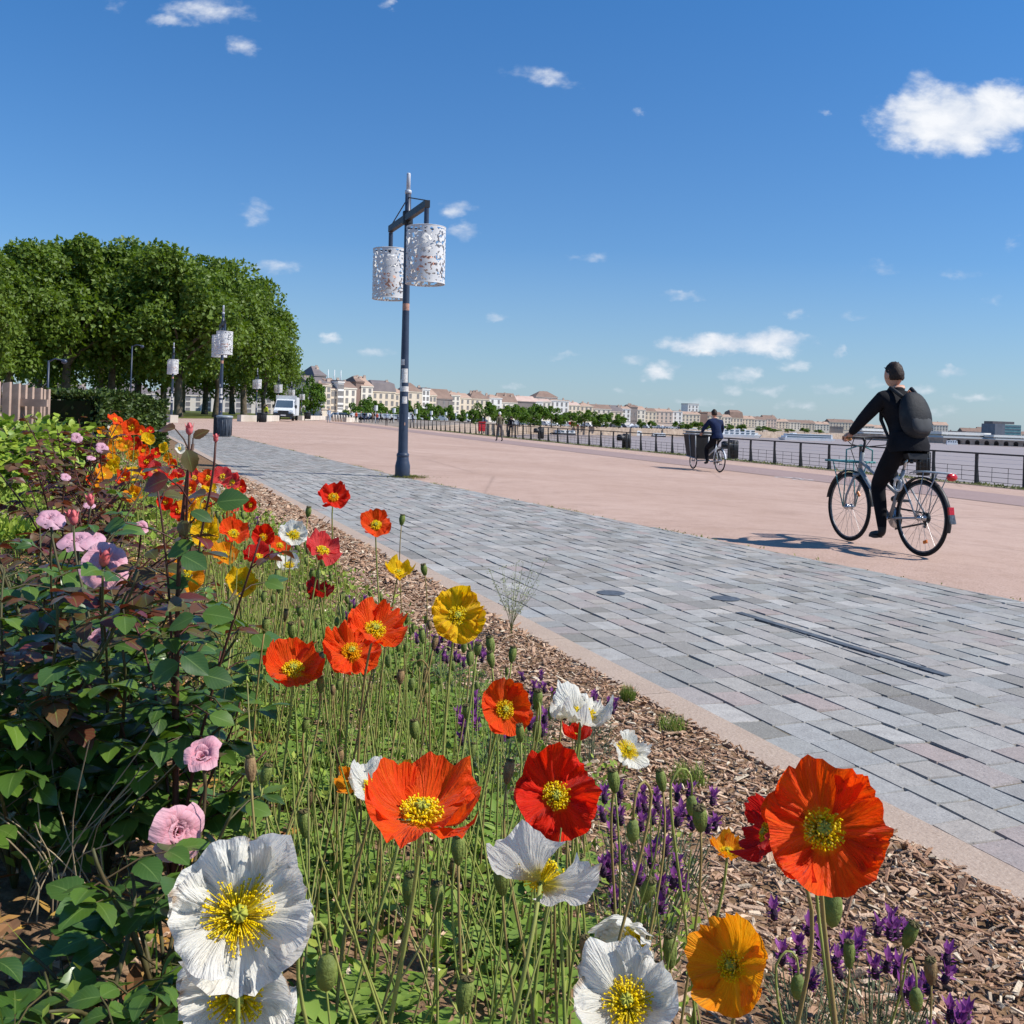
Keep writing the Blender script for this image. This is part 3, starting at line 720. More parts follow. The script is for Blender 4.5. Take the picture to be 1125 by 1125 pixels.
# ---------------------------------------------------------------- seed pods and buds on their own stems
def pod_mesh(kind):
    if kind == 'bud':
        mb = MB(); mb.lathe([(.0006, -.013), (.004, -.0115), (.0068, -.006), (.0074, .0), (.0066, .006), (.0042, .011), (.0008, .0135)], 10); return mb.mesh('bud', POD, True), None
    mb = MB(); mb.lathe([(.0015, -.012), (.0036, -.010), (.0060, -.003), (.0066, .003), (.0058, .009), (.0046, .0115)], 12)
    for k in range(8):
        a = 2 * pi * k / 8
        mb.tube([(cos(a) * .0034, sin(a) * .0034, -.0102), (cos(a) * .0061, sin(a) * .0061, -.002), (cos(a) * .0065, sin(a) * .0065, .004), (cos(a) * .0047, sin(a) * .0047, .0112)], .0004, 4, False)
    cp = MB(); cp.lathe([(.0046, .0112), (.0058, .0118), (.0054, .0126), (.0015, .0134), (.0002, .0134)], 12)
    for k in range(7):
        a = 2 * pi * k / 7; cp.box((cos(a) * .0034, sin(a) * .0034, .0132), (.0044, .0010, .0012), (0, 0, a))
    return mb.mesh('pod', POD if kind == 'pod' else PODB, True), cp.mesh('cap', PODCAP, True)
PODM = {k: pod_mesh(k) for k in ('pod', 'dry', 'bud')}
def seedhead(b, top, kind, label, group, size=1.0, bend=0.0, seed=1):
    r = random.Random(seed)
    root = empty('poppy_bud' if kind == 'bud' else 'poppy_seed_head', b); tag(root, label, 'poppy bud' if kind == 'bud' else 'seed head', group)
    c = top - b; tilt = V((r.uniform(-.25, .25), r.uniform(-.25, .25), 1)).normalized()
    if kind == 'bud' and bend:
        up = c + V((0, 0, .03)); a = r.uniform(0, 6.28); sdv = V((cos(a), sin(a), 0)) * .022
        pts = bez(V((0, 0, 0)), V((0, 0, c.length * .5)), up - sdv - V((0, 0, .06)), up - sdv * .8, 9) + [up - sdv * .55 + V((0, 0, .010)), up - sdv * .2 + V((0, 0, .0165)), up + sdv * .15 + V((0, 0, .015)), up + sdv * .45 + V((0, 0, .007)), up + sdv * .58 - V((0, 0, .006)), c + sdv * .6 + V((0, 0, .012))]
        cc = c + sdv * .6; tilt = V((0, 0, -1))
    else:
        pts = stem_path(V((0, 0, 0)), c, tilt, r.uniform(-1.5, 1.5)); cc = c + tilt * .011 * size
    MB().tube(pts, [.0017 * (1.15 - .35 * i / len(pts)) for i in range(len(pts))], 5).build('stem', STEMB if (kind == 'dry' or r.random() < .3) else STEM, root, True)
    e = basis(tilt).to_euler(); e2 = (e.x, e.y, e.z)
    me, cap = PODM[kind]
    o = inst('bud' if kind == 'bud' else 'pod', me, root, cc, e2, (size, size, size * r.uniform(.95, 1.2)))
    if cap: inst('cap', cap, o)
HP = [(336, 918, 26, 'pod', 'plump green seed head right above the largest white poppy'), (770, 913, 30, 'pod', 'tall dark green seed head left of the dark red poppy'), (906, 990, 34, 'bud', 'pale brown bud hanging just under the largest orange poppy'),
      (616, 911, 30, 'pod', 'green seed head rising over the white poppy seen from behind'), (552, 981, 32, 'pod', 'green seed head in front of the left petal of the white poppy seen from behind'), (633, 884, 24, 'pod', 'green seed head in front of the scarlet poppy'),
      (345, 1075, 40, 'bud', 'fat grey green bud beside the nodding white poppy'), (449, 991, 30, 'pod', 'upper of two ribbed seed heads under the wide orange bowl'), (480, 999, 28, 'pod', 'ribbed seed head right of the upper ribbed one under the orange bowl'), (497, 1007, 20, 'dry', 'small yellow seed head under the wide orange bowl'),
      (456, 811, 20, 'pod', 'small seed head alone above the golden poppy'), (416, 885, 26, 'dry', 'seed head in front of the left edge of the wide orange bowl'), (995, 1038, 26, 'pod', 'pale seed head standing over the mulch at the lower right'), (1023, 1080, 26, 'dry', 'dry brown seed head leaning right at the lower right'),
      (933, 1061, 24, 'pod', 'dark green seed head among lavender under the largest orange poppy'), (540, 718, 18, 'pod', 'seed head under the large yellow poppy'), (562, 727, 16, 'pod', 'smaller seed head right of the one under the large yellow poppy'), (1001, 1092, 24, 'bud', 'round green bud beside the dry brown seed head'),
      (676, 870, 24, 'pod', 'green seed head on a straight stalk below the ragged white poppy'), (708, 990, 28, 'pod', 'green seed head above the half closed white poppy'), (337, 965, 18, 'dry', 'brown seed head right of the largest white poppy'), (508, 1112, 36, 'pod', 'big blurred green seed head at the bottom edge'),
      (737, 1060, 28, 'pod', 'seed head between the golden and the half closed white poppy'), (338, 568, 12, 'pod', 'seed head left of the highest red poppy'), (441, 577, 12, 'pod', 'seed head right of the lone orange poppy'), (467, 632, 13, 'pod', 'seed head right of the yellow cup against the kerb'), (590, 778, 20, 'pod', 'seed head at the left tip of the frilly white poppy'), (866, 1085, 26, 'bud', 'nodding bud right of the golden orange poppy')]
for i, (x, y, px, kind, lb) in enumerate(HP):
    d = min(4.5, F * .030 / px); c = at(x, y, d); r_ = random.Random(i + 50)
    b = V((c.x + r_.uniform(-.04, .04), c.y + r_.uniform(-.02, .05), 0))
    if sk(b) < .12: b += KN * (sk(b) - .12)
    b.z = bedz(b) - .01
    if c.z < b.z + .08: c.z = b.z + .08
    seedhead(b, c, kind, lb, 'poppy seed heads and buds', 1.25, kind == 'bud', i + 3)
rp = random.Random(5); cnt = 0; tries = 0
while cnt < 165 and tries < 20000:
    tries += 1
    t = rp.uniform(-1.6, 6.0) if rp.random() < .85 else rp.uniform(6, 10); s = rp.uniform(.45, 2.3); b = kp(t, s); b.z = bedz(b) - .01
    hgt = rp.uniform(.26, .50); top = b + V((rp.uniform(-.06, .06), rp.uniform(-.06, .06), hgt))
    x, y, d = proj(top)
    if d < .75 or x < 215 or x > 1000 or y > 1150: continue
    lim = 560 + max(0, x - 270) * .62
    if y < lim: continue
    if x > 660 and rp.random() < .85: continue
    if x < 420 and y > 880 and rp.random() < .6: continue
    if any(((x - h[0]) / (h[2] * .55)) ** 2 + ((y - h[1]) / (h[2] * .5)) ** 2 < 1 and d < F * h[9].get('D', .1) / h[2] + .02 for h in HERO): continue
    if x < 260 and y > 640: continue
    kind = rp.choices(['pod', 'dry', 'bud'], [6, 1.6, 1.6])[0]
    kn = {'pod': 'green seed head', 'dry': 'dry brown seed head', 'bud': 'nodding green bud'}[kind]
    zone = ('among thin stems below the far poppy drift' if y < 680 else 'among thin stems beside the orange poppies at mid bed' if y < 800 else 'among tall stems left of the wide orange bowl' if x < 440 and y < 1000 else 'among tall stems beneath the wide orange bowl' if x < 540 else 'among stems round the scarlet and white poppies' if x < 700 else 'among lavender near the mulch')
    seedhead(b, top, kind, '%s %s' % (kn, zone), '%ss %s' % (kn, zone), rp.uniform(.75, 1.05), kind == 'bud', tries); cnt += 1
# dense thin stalks no one could count
mb = MB(); rs = random.Random(9); cnt = 0
while cnt < 500:
    t = rs.uniform(-1.6, 6.5); s = rs.uniform(.5, 2.2); b = kp(t, s); b.z = bedz(b)
    hgt = rs.uniform(.14, .44); top = b + V((rs.uniform(-.09, .09), rs.uniform(-.09, .09), hgt))
    x, y, d = proj(top)
    if d < .8 or x < 235 or x > 760 or y < 575 + max(0, x - 270) * .66 or y > 1250: continue
    if x > 620 and rs.random() < .7: continue
    if x < 270 and y > 680: continue
    mb.tube(bez(b, b + V((rs.uniform(-.03, .03), rs.uniform(-.03, .03), hgt * .5)), top - V((0, 0, hgt * .3)), top, 6), [.0016, .0015, .0014, .0013, .0012, .0011, .0009], 4, False); cnt += 1
STALK = mat('thin_stalks', (1, 1, 1, 1), island=[C(128, 146, 62), C(152, 162, 80), C(176, 172, 100), C(138, 150, 68), C(190, 178, 120), C(118, 138, 56)], rough=.7, spec=.2, transl=.15)
tag(mb.build('poppy_stalks', STALK, smooth=True), 'thicket of thin green and straw poppy stalks filling the bed', kind='stuff')
# ---------------------------------------------------------------- mulch
MULCH = mat('wood_chips', (1, 1, 1, 1), island=[C(151, 115, 88), C(186, 151, 123), C(221, 190, 160), C(129, 97, 77), C(171, 133, 104), C(206, 174, 146), C(107, 81, 65), C(228, 211, 183), C(162, 124, 100), C(195, 163, 134), C(140, 108, 88)], rough=.9, spec=.12, bump=.4, bscale=220)
rm = random.Random(21); mb = MB(); cnt = 0; tries = 0
def chip(mb, p, L, W, Hh, rot):
    m = Euler(rot).to_matrix(); k = rm.uniform(.35, .9)
    vs = [V((-L, -W * k, 0)), V((L, -W, 0)), V((L * rm.uniform(.7, 1), W, 0)), V((-L * rm.uniform(.7, 1), W * k, 0)), V((-L * .9, -W * k * .8, Hh)), V((L * .93, -W * .8, Hh)), V((L * .65, W * .8, Hh)), V((-L * .8, W * k * .8, Hh))]
    mb.add([m @ v + p for v in vs], [(4, 5, 6, 7), (0, 1, 5, 4), (1, 2, 6, 5), (2, 3, 7, 6), (3, 0, 4, 7)])
while cnt < 46000 and tries < 700000:
    tries += 1
    t = -1.9 + rm.random() ** 1.9 * 17; s = .01 + abs(rm.gauss(0, .62)) if rm.random() < .8 else rm.uniform(.2, 3.2); p = kp(t, s); p.z = bedz(p)
    x, y, d = proj(p)
    if d < .6 or x < -40 or x > 1180 or y > 1180: continue
    big = rm.random()
    L = rm.uniform(.004, .010) if big < .62 else rm.uniform(.010, .021) if big < .975 else rm.uniform(.025, .042)
    if d < 1.1: L = min(L, .014)
    if d > 5: L *= 1.5 + .1 * (d - 5)
    W = L * rm.uniform(.16, .4) if big > .3 else L * rm.uniform(.4, .7)
    chip(mb, p + V((0, 0, rm.uniform(-.004, .012))), L, min(W, .010 if d < 5 else .03), rm.uniform(.001, .005), (rm.gauss(0, .3), rm.gauss(0, .3), rm.gauss(-.3, 1.0)))
    cnt += 1
tag(mb.build('mulch', MULCH), 'brown and tan wood chip mulch covering the bed beside the kerb', kind='stuff')

# ---------------------------------------------------------------- low green cover among the poppies
GC = mat('ground_cover', (1, 1, 1, 1), island=[C(95, 122, 37), C(123, 151, 50), C(151, 171, 65), C(81, 108, 34), C(172, 182, 81), C(109, 137, 48), C(137, 149, 56)], rough=.6, spec=.25, transl=.3)
mb = MB(); rg = random.Random(33); cnt = 0; tries = 0
while cnt < 23000 and tries < 300000:
    tries += 1
    t = rg.uniform(-1.8, 8) if rg.random() < .8 else rg.uniform(8, 22); s = rg.uniform(.35, 3.4); p = kp(t, s); p.z = bedz(p)
    x, y, d = proj(p)
    if d < .6 or x < -60 or x > 760: continue
    den = mn.noise(V((p.x * 2.2, p.y * 2.2, 5.0)))
    edge = smooth01((s - .45) / .6)
    if rg.random() > edge * (.72 + .9 * den + (.28 if x > 240 else -.08)): continue
    L = rg.uniform(.012, .03) * (1.0 if d < 5 else 1.8)
    dv = V((rg.uniform(-1, 1), rg.uniform(-1, 1), rg.uniform(.05, .9)))
    leafq(mb, p + V((0, 0, rg.uniform(0, .11))), dv, V((rg.uniform(-.5, .5), rg.uniform(-.5, .5), 1)), L, L * rg.uniform(.18, .4), rg.uniform(0, .5)); cnt += 1
tag(mb.build('ground_cover', GC), 'low bright green weeds and seedlings covering the bed', kind='stuff')
# grass blades
GR = mat('bed_grass', (1, 1, 1, 1), island=[C(96, 124, 40), C(128, 150, 58), C(150, 160, 84), C(82, 112, 36), C(176, 168, 106)], rough=.6, spec=.2, transl=.25)
mb = MB(); rg = random.Random(34); cnt = 0; tries = 0
tufts = [(onbed(x, y), r_) for (x, y, r_) in ((738, 803, .05), (755, 860, .06), (690, 770, .03), (20, 520, .7), (10, 550, .5), (30, 600, .3), (270, 800, .12), (300, 850, .12), (480, 830, .15), (550, 900, .1), (440, 780, .16), (345, 900, .14), (640, 690, .05), (1108, 655, .03))]
while cnt < 5200 and tries < 100000:
    tries += 1
    if cnt < 2600:
        c, r_ = tufts[tries % len(tufts)]; a = rg.uniform(0, 6.28); q = r_ * sqrt(rg.random()); p = V((c.x + cos(a) * q, c.y + sin(a) * q, 0))
    else:
        p = kp(rg.uniform(-1.5, 7), rg.uniform(.6, 2.8))
        if proj(V((p.x, p.y, .3)))[0] > 640 or mn.noise(V((p.x * 2.5, p.y * 2.5, 9))) < -.05: continue
    p.z = bedz(p)
    if sk(p) < .02: continue
    h_ = rg.uniform(.02, .07) if cnt < 2600 else rg.uniform(.05, .16)
    a = rg.uniform(0, 6.28); l = V((cos(a), sin(a), 0)) * h_ * rg.uniform(.1, .7); sd_ = V((-sin(a), cos(a), 0)) * rg.uniform(.0009, .002)
    mb.add([p - sd_, p + sd_, p + l * .4 + V((0, 0, h_ * .6)) + sd_ * .8, p + l * .4 + V((0, 0, h_ * .6)) - sd_ * .8, p + l + V((0, 0, h_))], [(0, 1, 2, 3), (3, 2, 4)]); cnt += 1
tag(mb.build('grass', GR), 'tufts of thin grass growing in the bed', kind='stuff')
# leaf litter under the roses
LIT = mat('leaf_litter', (1, 1, 1, 1), island=[C(112, 78, 50), C(146, 106, 70), C(172, 132, 62), C(84, 58, 42), C(190, 150, 70), C(120, 92, 66), C(96, 66, 50)], rough=.8, spec=.2)
mb = MB(); rg = random.Random(37); cnt = 0; tries = 0
while cnt < 2600 and tries < 120000:
    tries += 1
    p = kp(rg.uniform(-2, 3.5), rg.uniform(1.5, 3.6)); p.z = bedz(p) + .012; x, y, d = proj(p)
    if d < .6 or x > 330 or x < -60: continue
    leaf(mb, p, V((rg.uniform(-1, 1), rg.uniform(-1, 1), rg.uniform(-.1, .3))), V((rg.uniform(-.5, .5), rg.uniform(-.5, .5), 1)), rg.uniform(.02, .045), rg.uniform(.006, .014), .3, rg.uniform(-.5, 1), 2, 4, r=rg); cnt += 1
tag(mb.build('leaf_litter', LIT), 'dead brown and yellow leaves lying under the roses', kind='stuff')
# poppy basal leaves (lobed rosettes): each rosette is a plant
PLEAF = mat('poppy_leaf', (1, 1, 1, 1), island=[C(112, 142, 58), C(132, 158, 70), C(98, 128, 52), C(148, 168, 84)], rough=.6, spec=.25, transl=.25)
rg = random.Random(41); RZ = []
for v_ in range(4):
    mb = MB()
    for k in range(9):
        a = 2 * pi * k / 9 + rg.uniform(-.2, .2); el = rg.uniform(.25, .9); d = V((cos(a) * cos(el), sin(a) * cos(el), sin(el))); L = rg.uniform(.09, .15)
        for m_ in range(6):
            t = (m_ + 1) / 6; c = d * (L * t) - V((0, 0, L * .35 * t * t))
            for sgn in ((-1, 1) if m_ < 5 else (0,)):
                sd_ = d.cross(V((0, 0, 1))).normalized() * sgn
                leaf(mb, c, d * (.6 if sgn else 1) + sd_, V((0, 0, 1)), L * (.30 if m_ in (2, 3) else .22), L * .065, .2, .4, 2, 4, r=rg)
        mb.tube([(0, 0, 0), d * L * .5 - V((0, 0, L * .08)), d * L - V((0, 0, L * .33))], [.002, .0015, .0008], 4, False)
    RZ.append(mb.mesh('foliage', PLEAF, True))
zone_n = {}
cnt = 0; tries = 0
while cnt < 120 and tries < 4000:
    tries += 1
    p = kp(rg.uniform(-1.4, 4.5), rg.uniform(.7, 2.2)); p.z = bedz(p); x, y, d = proj(p)
    if d < .9 or x < 250 or x > 640 or y < 680: continue
    o = inst('poppy_plant', RZ[cnt % 4], None, p, (0, 0, rg.uniform(0, 6.28)), (1, 1, 1)); o.scale = [rg.uniform(.8, 1.25)] * 3
    zone = 'at mid bed under the orange poppies' if y < 850 else 'left of the wide orange bowl' if x < 440 else 'under the scarlet and white poppies'
    tag(o, 'rosette of lobed green poppy leaves on the ground %s' % zone, 'leaf rosette', 'poppy leaf rosettes %s' % zone); cnt += 1

# ---------------------------------------------------------------- lavender
LAVF = mat('lavender_flower', (1, 1, 1, 1), island=[C(134, 56, 136), C(160, 84, 162), C(108, 44, 108), C(182, 112, 182), C(146, 66, 146)], rough=.6, spec=.2, transl=.3)
LAVD = mat('lavender_head', C(74, 46, 74), C(54, 40, 52), scale=300, rough=.8, bump=.6, bscale=500)
LAVG = mat('lavender_leaf', (1, 1, 1, 1), island=[C(112, 128, 96), C(134, 148, 112), C(92, 110, 78), C(150, 160, 128)], rough=.7, spec=.2, transl=.2)
def lavender(p, rad, hgt, nsp, label, seed):
    r = random.Random(seed); root = empty('lavender', p); tag(root, label, 'lavender', 'clumps of lavender along the bed edge')
    fo = MB()
    for k in range(int(nsp * 26)):
        a = r.uniform(0, 6.28); q = rad * sqrt(r.random()); b = V((cos(a) * q, sin(a) * q, r.uniform(0, hgt * .62))); d = V((cos(a) * .6 + r.uniform(-.5, .5), sin(a) * .6 + r.uniform(-.5, .5), 1.0)).normalized()
        leafq(fo, b, d, V((r.uniform(-1, 1), r.uniform(-1, 1), .3)), r.uniform(.014, .028), .0012, .2)
    for k in range(int(nsp * 1.3)):
        a = r.uniform(0, 6.28); q = rad * sqrt(r.random()); fo.tube([(cos(a) * q * .3, sin(a) * q * .3, -.02), (cos(a) * q * .8, sin(a) * q * .8, hgt * .4), (cos(a) * q, sin(a) * q, hgt * .7)], .0011, 4, False)
    fo.build('foliage', LAVG, root)
    for k in range(nsp):
        a = r.uniform(0, 6.28); q = rad * sqrt(r.random()); t = V((cos(a) * q * 1.1, sin(a) * q * 1.1, hgt * r.uniform(.66, 1.0))); d = V((cos(a) * q * 2 + r.uniform(-.2, .2), sin(a) * q * 2 + r.uniform(-.2, .2), 1)).normalized(); m = basis(d)
        st = MB(); st.tube([t - d * .06, t], .0011, 4, False); hb = MB()
        hh = r.uniform(.016, .024)
        hb.lathe([(.002, 0), (.0058, hh * .2), (.0062, hh * .6), (.0045, hh), (.0008, hh * 1.1)], 7, t, m)
        fl = MB()
        for u in range(r.randint(8, 11)):
            b_ = u * 6.28 / 9 + r.uniform(-.3, .3); dd = m @ V((cos(b_) * .5, sin(b_) * .5, 1)); leafq(fl, t + d * hh * .92 + m @ V((cos(b_) * .003, sin(b_) * .003, 0)), dd, m @ V((-cos(b_), -sin(b_), .3)), r.uniform(.013, .025), r.uniform(.0032, .0052), .3)
        for u in range(16):
            b_ = r.uniform(0, 6.28); z_ = r.uniform(.1, .95) * hh; leafq(fl, t + d * z_ + m @ V((cos(b_) * .005, sin(b_) * .005, 0)), m @ V((cos(b_), sin(b_), .4)), d, r.uniform(.006, .010), .0028, .2)
        h0 = hb.build('flower_spike', LAVD, root, True); fl.build('bract', LAVF, h0)
LV = [(505, 745, .09, .24, 20, 'purple lavender clump below the large yellow poppy'), (545, 845, .10, .24, 26, 'purple lavender clump below the upright orange poppy'), (478, 722, .08, .22, 14, 'purple lavender clump left of the large yellow poppy'), (715, 965, .11, .22, 30, 'biggest purple lavender clump right of the scarlet poppy'), (650, 800, .06, .20, 12, 'lavender clump half hidden behind the frilly white poppy'),
      (590, 790, .06, .22, 12, 'lavender clump between the upright orange and the frilly white poppies'), (885, 1105, .07, .17, 10, 'lavender clump below the largest orange poppy'), (960, 1125, .09, .18, 16, 'lavender clump at the bottom edge beside the mulch'), (1030, 1180, .07, .17, 10, 'lavender clump at the bottom right corner of the bed'), (310, 600, .09, .24, 10, 'far lavender clump behind the white poppies'), (275, 575, .08, .24, 8, 'far lavender clump behind the small red poppy'), (390, 690, .06, .22, 10, 'lavender clump behind the tilted orange poppy'), (705, 1040, .07, .2, 14, 'lavender clump behind the half closed white poppy')]
for i, (x, y, rad, h_, n_, lb) in enumerate(LV):
    p = onbed(x, min(y + 40, y + 70)); 
    lavender(p, rad, h_, n_, lb, i + 80)

# wispy weed beside the yellow poppy
WG = mat('weed_green', C(122, 134, 72), C(150, 150, 96), scale=20, rough=.7)
WD = mat('weed_pods', (1, 1, 1, 1), island=[C(150, 158, 104), C(196, 196, 168), C(128, 138, 82), C(218, 216, 200)], rough=.7, transl=.2)
def weed(p, hgt, n, lb, seed, spread=.5):
    r = random.Random(seed); root = empty('weed', p); tag(root, lb, 'weed'); st = MB(); hd = MB()
    for k in range(n):
        a = r.uniform(0, 6.28); tip = V((cos(a) * spread * hgt * r.uniform(.2, 1), sin(a) * spread * hgt * r.uniform(.2, 1), hgt * r.uniform(.6, 1.0))); pts = bez(V((0, 0, 0)), V((0, 0, hgt * .3)), tip * .6, tip, 8); st.tube(pts, [.0015 - .0001 * i for i in range(9)], 4, False)
        for m_ in range(26):
            u = r.uniform(.35, 1.0); i_ = min(7, int(u * 8)); b = pts[i_].lerp(pts[i_ + 1], u * 8 - i_ if i_ < 7 else .9); d = V((r.uniform(-1, 1), r.uniform(-1, 1), r.uniform(-.1, .7))).normalized(); L = r.uniform(.008, .018)
            st.tube([b, b + d * L], .0004, 3, False); leafq(hd, b + d * L, d, rdir(r), .008, .004, .1)
    st.build('stem', WG, root); hd.build('seed_pods', WD, root)
pw = onbed(556, 700); pw = kp(tk(pw), .12); pw.z = bedz(pw)
weed(pw, .40, 18, 'wispy weed with tiny pale pods against the setts beside the large yellow poppy', 3, .55)
# dry straw stalks at lower left
DRYS = mat('dry_straw', C(176, 160, 128), C(140, 120, 96), scale=20, rough=.8)
p = onbed(60, 1000)
root = empty('dry_grass', p); tag(root, 'dry bleached grass stalks leaning under the rose bush at the lower left', 'dry grass')
mb = MB(); r_ = random.Random(4)
for k in range(16):
    a = r_.uniform(0, 6.28); tip = V((cos(a) * .16, sin(a) * .1, r_.uniform(.12, .3))); mb.tube(bez(V((r_.uniform(-.1, .1), r_.uniform(-.05, .05), 0)), V((0, 0, .1)), tip * .7, tip, 6), .0009, 4, False)
mb.build('stalk', DRYS, root)

# ---------------------------------------------------------------- roses
def leafcol(T, tc, base):
    uv = T.n('ShaderNodeSeparateXYZ', Vector=tc.outputs['UV'])
    d = T.math('ABSOLUTE', T.math('SUBTRACT', uv.outputs[0], .5))
    vein = T.ramp(d, [(.0, 1.0), (.035, 0.0)])
    wv = T.math('ADD', uv.outputs[1], T.math('MULTIPLY', d, -.7))
    lines = T.ramp(T.math('FRACT', T.math('MULTIPLY', wv, 8.0)), [(.0, .7), (.12, 0.0), (.9, 0.0), (1.0, .7)])
    k = T.math('MAXIMUM', vein, T.math('MULTIPLY', lines, .45))
    return T.mix(T.math('MULTIPLY', k, .7), base, C(122, 146, 78))
RLEAF = mat('rose_leaf', (1, 1, 1, 1), island=[C(66, 98, 36), C(52, 82, 38), C(84, 114, 40), C(58, 88, 42), C(98, 126, 44), C(50, 76, 38)], uvcol=leafcol, rough=.28, spec=.55, transl=.2, tcol=C(110, 146, 30), rough2=.4, scale=14)
RYOUNG = mat('rose_leaf_young', (1, 1, 1, 1), island=[C(84, 74, 36), C(96, 52, 40), C(72, 80, 38), C(112, 44, 44), C(88, 84, 44)], uvcol=leafcol, rough=.3, spec=.5, transl=.22, tcol=C(150, 60, 40))
RRED = mat('rose_leaf_maroon', (1, 1, 1, 1), island=[C(84, 46, 36), C(104, 62, 44), C(66, 40, 34), C(96, 76, 48), C(72, 72, 40), C(124, 84, 58), C(58, 66, 36)], rough=.45, spec=.4, transl=.2, tcol=C(150, 70, 40))
RSTEM = mat('rose_cane', C(84, 62, 44), C(78, 88, 48), scale=7, rough=.6)
RSTEMR = mat('rose_cane_red', C(92, 44, 42), C(74, 56, 40), scale=7, rough=.55)
ROSE = mat('rose_petal', C(222, 134, 146), C(208, 120, 140), scale=30, rough=.55, spec=.2, transl=.3, uvcol=lambda T, tc, b: T.mix(T.ramp(T.n('ShaderNodeSeparateXYZ', Vector=tc.outputs['UV']).outputs[1], [(.35, 0.0), (1.0, .75)]), b, C(234, 194, 202)), uvbump=(9, 3, .3))
ROSEP = mat('rose_petal_pale', C(222, 178, 190), C(212, 158, 174), scale=30, rough=.55, spec=.2, transl=.3)
ROSEB = mat('rose_bud_pink', C(214, 92, 96), C(226, 130, 130), scale=60, rough=.5, transl=.2)
def bloom(Rr, n, seed, openness=1.0):
    mb = MB(); r = random.Random(seed)
    for i in range(n):
        k = (i + .5) / n; a = i * 2.39996 + r.uniform(-.2, .2); rad = Rr * (.08 + .36 * k); tilt = (.10 + .95 * k ** 1.5 * openness) * r.uniform(.85, 1.15); L = Rr * (.55 + .42 * k); Wd = Rr * (.22 + .42 * k)
        out = V((cos(a), sin(a), 0)); sd_ = V((-sin(a), cos(a), 0)); vs = []; uv = []; NU, NV = 8, 7; ph = r.uniform(0, 9)
        for j in range(NV + 1):
            v = j / NV; an = tilt * (v ** .9) + .55 * tilt * v * v * v
            hgt = L * (sin(v * 1.25) / 1.25) * cos(an * .62); off = rad * (.35 + .65 * v) + L * v * sin(an * .62) - Rr * .06 * v * v * (1 - k)
            for i2 in range(NU + 1):
                u = -1 + 2 * i2 / NU; ww = Wd * (.35 + .65 * sin(min(1, v * 1.15) * pi / 2)) * (1 - .1 * v ** 6 * abs(u))
                curv = .9 - .45 * k
                q = out * (off * 1.0 - abs(u) ** 1.7 * ww * curv * .75) + sd_ * (u * ww) + V((0, 0, hgt * (1 - .14 * u * u * v) + Rr * .16 * mn.noise(V((u * 1.7 + ph, v * 1.6, ph))) * v - Rr * .10 * max(0, v - .75) * 4 * (.4 + k)))
                vs.append(q); uv.append((.5 + .5 * u, v))
        m = NU + 1; mb.add(vs, [(j * m + i2, j * m + i2 + 1, (j + 1) * m + i2 + 1, (j + 1) * m + i2) for j in range(NV) for i2 in range(NU)], uv)
    return mb
BLM = {'full': bloom(.04, 36, 4, 1.0).mesh('rose', ROSE, True), 'open': bloom(.036, 26, 8, 1.0).mesh('rose', ROSE, True), 'half': bloom(.034, 14, 5, .5).mesh('rose', ROSE, True), 'pale': bloom(.038, 30, 6, 1.05).mesh('rose', ROSEP, True)}
def bud_mesh():
    mb = MB(); mb.lathe([(.003, 0), (.008, .006), (.0095, .014), (.007, .024), (.003, .031), (.0006, .033)], 9)
    for k in range(4):
        a = k * 1.57; leafq(mb, V((cos(a) * .005, sin(a) * .005, .004)), V((cos(a) * .25, sin(a) * .25, 1)), V((-cos(a), -sin(a), .2)), .03, .006, .2)
    return mb.mesh('rose_bud', ROSEB, True)
BUDM = bud_mesh()
def sepals(mb, p, d, sz):
    m = basis(d); mb.lathe([(.002, -.016 * sz), (.006 * sz, -.006 * sz), (.007 * sz, 0), (.004 * sz, .003 * sz)], 8, p, m)
    for k in range(5):
        a = k * 1.2566; leafq(mb, p + m @ V((cos(a) * .005 * sz, sin(a) * .005 * sz, 0)), m @ V((cos(a), sin(a), .1)), d, .026 * sz, .005 * sz, .2)
def compound(lf, st, p, d, up, L, size, r, nle=5):
    """rachis with leaflets: lf collects leaflets, st collects stalks"""
    d = V(d).normalized(); end = p + d * L - V((0, 0, L * .12)); mid = p + d * L * .55 + V((0, 0, L * .04))
    st.tube([p, mid, end], [.0013, .0011, .0008], 4, False)
    side = d.cross(V(up)).normalized(); nrm = side.cross(d).normalized()
    def one(b, dd, s_):
        nn = nrm + V((r.uniform(-.35, .35), r.uniform(-.35, .35), r.uniform(-.1, .3)))
        leaf(lf, b, dd, nn, s_, s_ * r.uniform(.30, .37), r.uniform(.05, .32), r.uniform(.2, .9), 4, 10, .09, r=r)
    one(end, d - V((0, 0, r.uniform(.1, .5))), size)
    for k in range((nle - 1) // 2):
        b = p + d * L * (.9 - .42 * k) - V((0, 0, L * .08 * (1 - k)))
        for sg in (-1, 1):
            one(b, side * sg + d * r.uniform(.25, .6) - V((0, 0, r.uniform(0, .4))), size * r.uniform(.72, .92))
class Stalks:
    def __init__(s, mb): s.mb = mb
    def tube(s, *a): s.mb.cur = 1; s.mb.tube(*a); s.mb.cur = 0
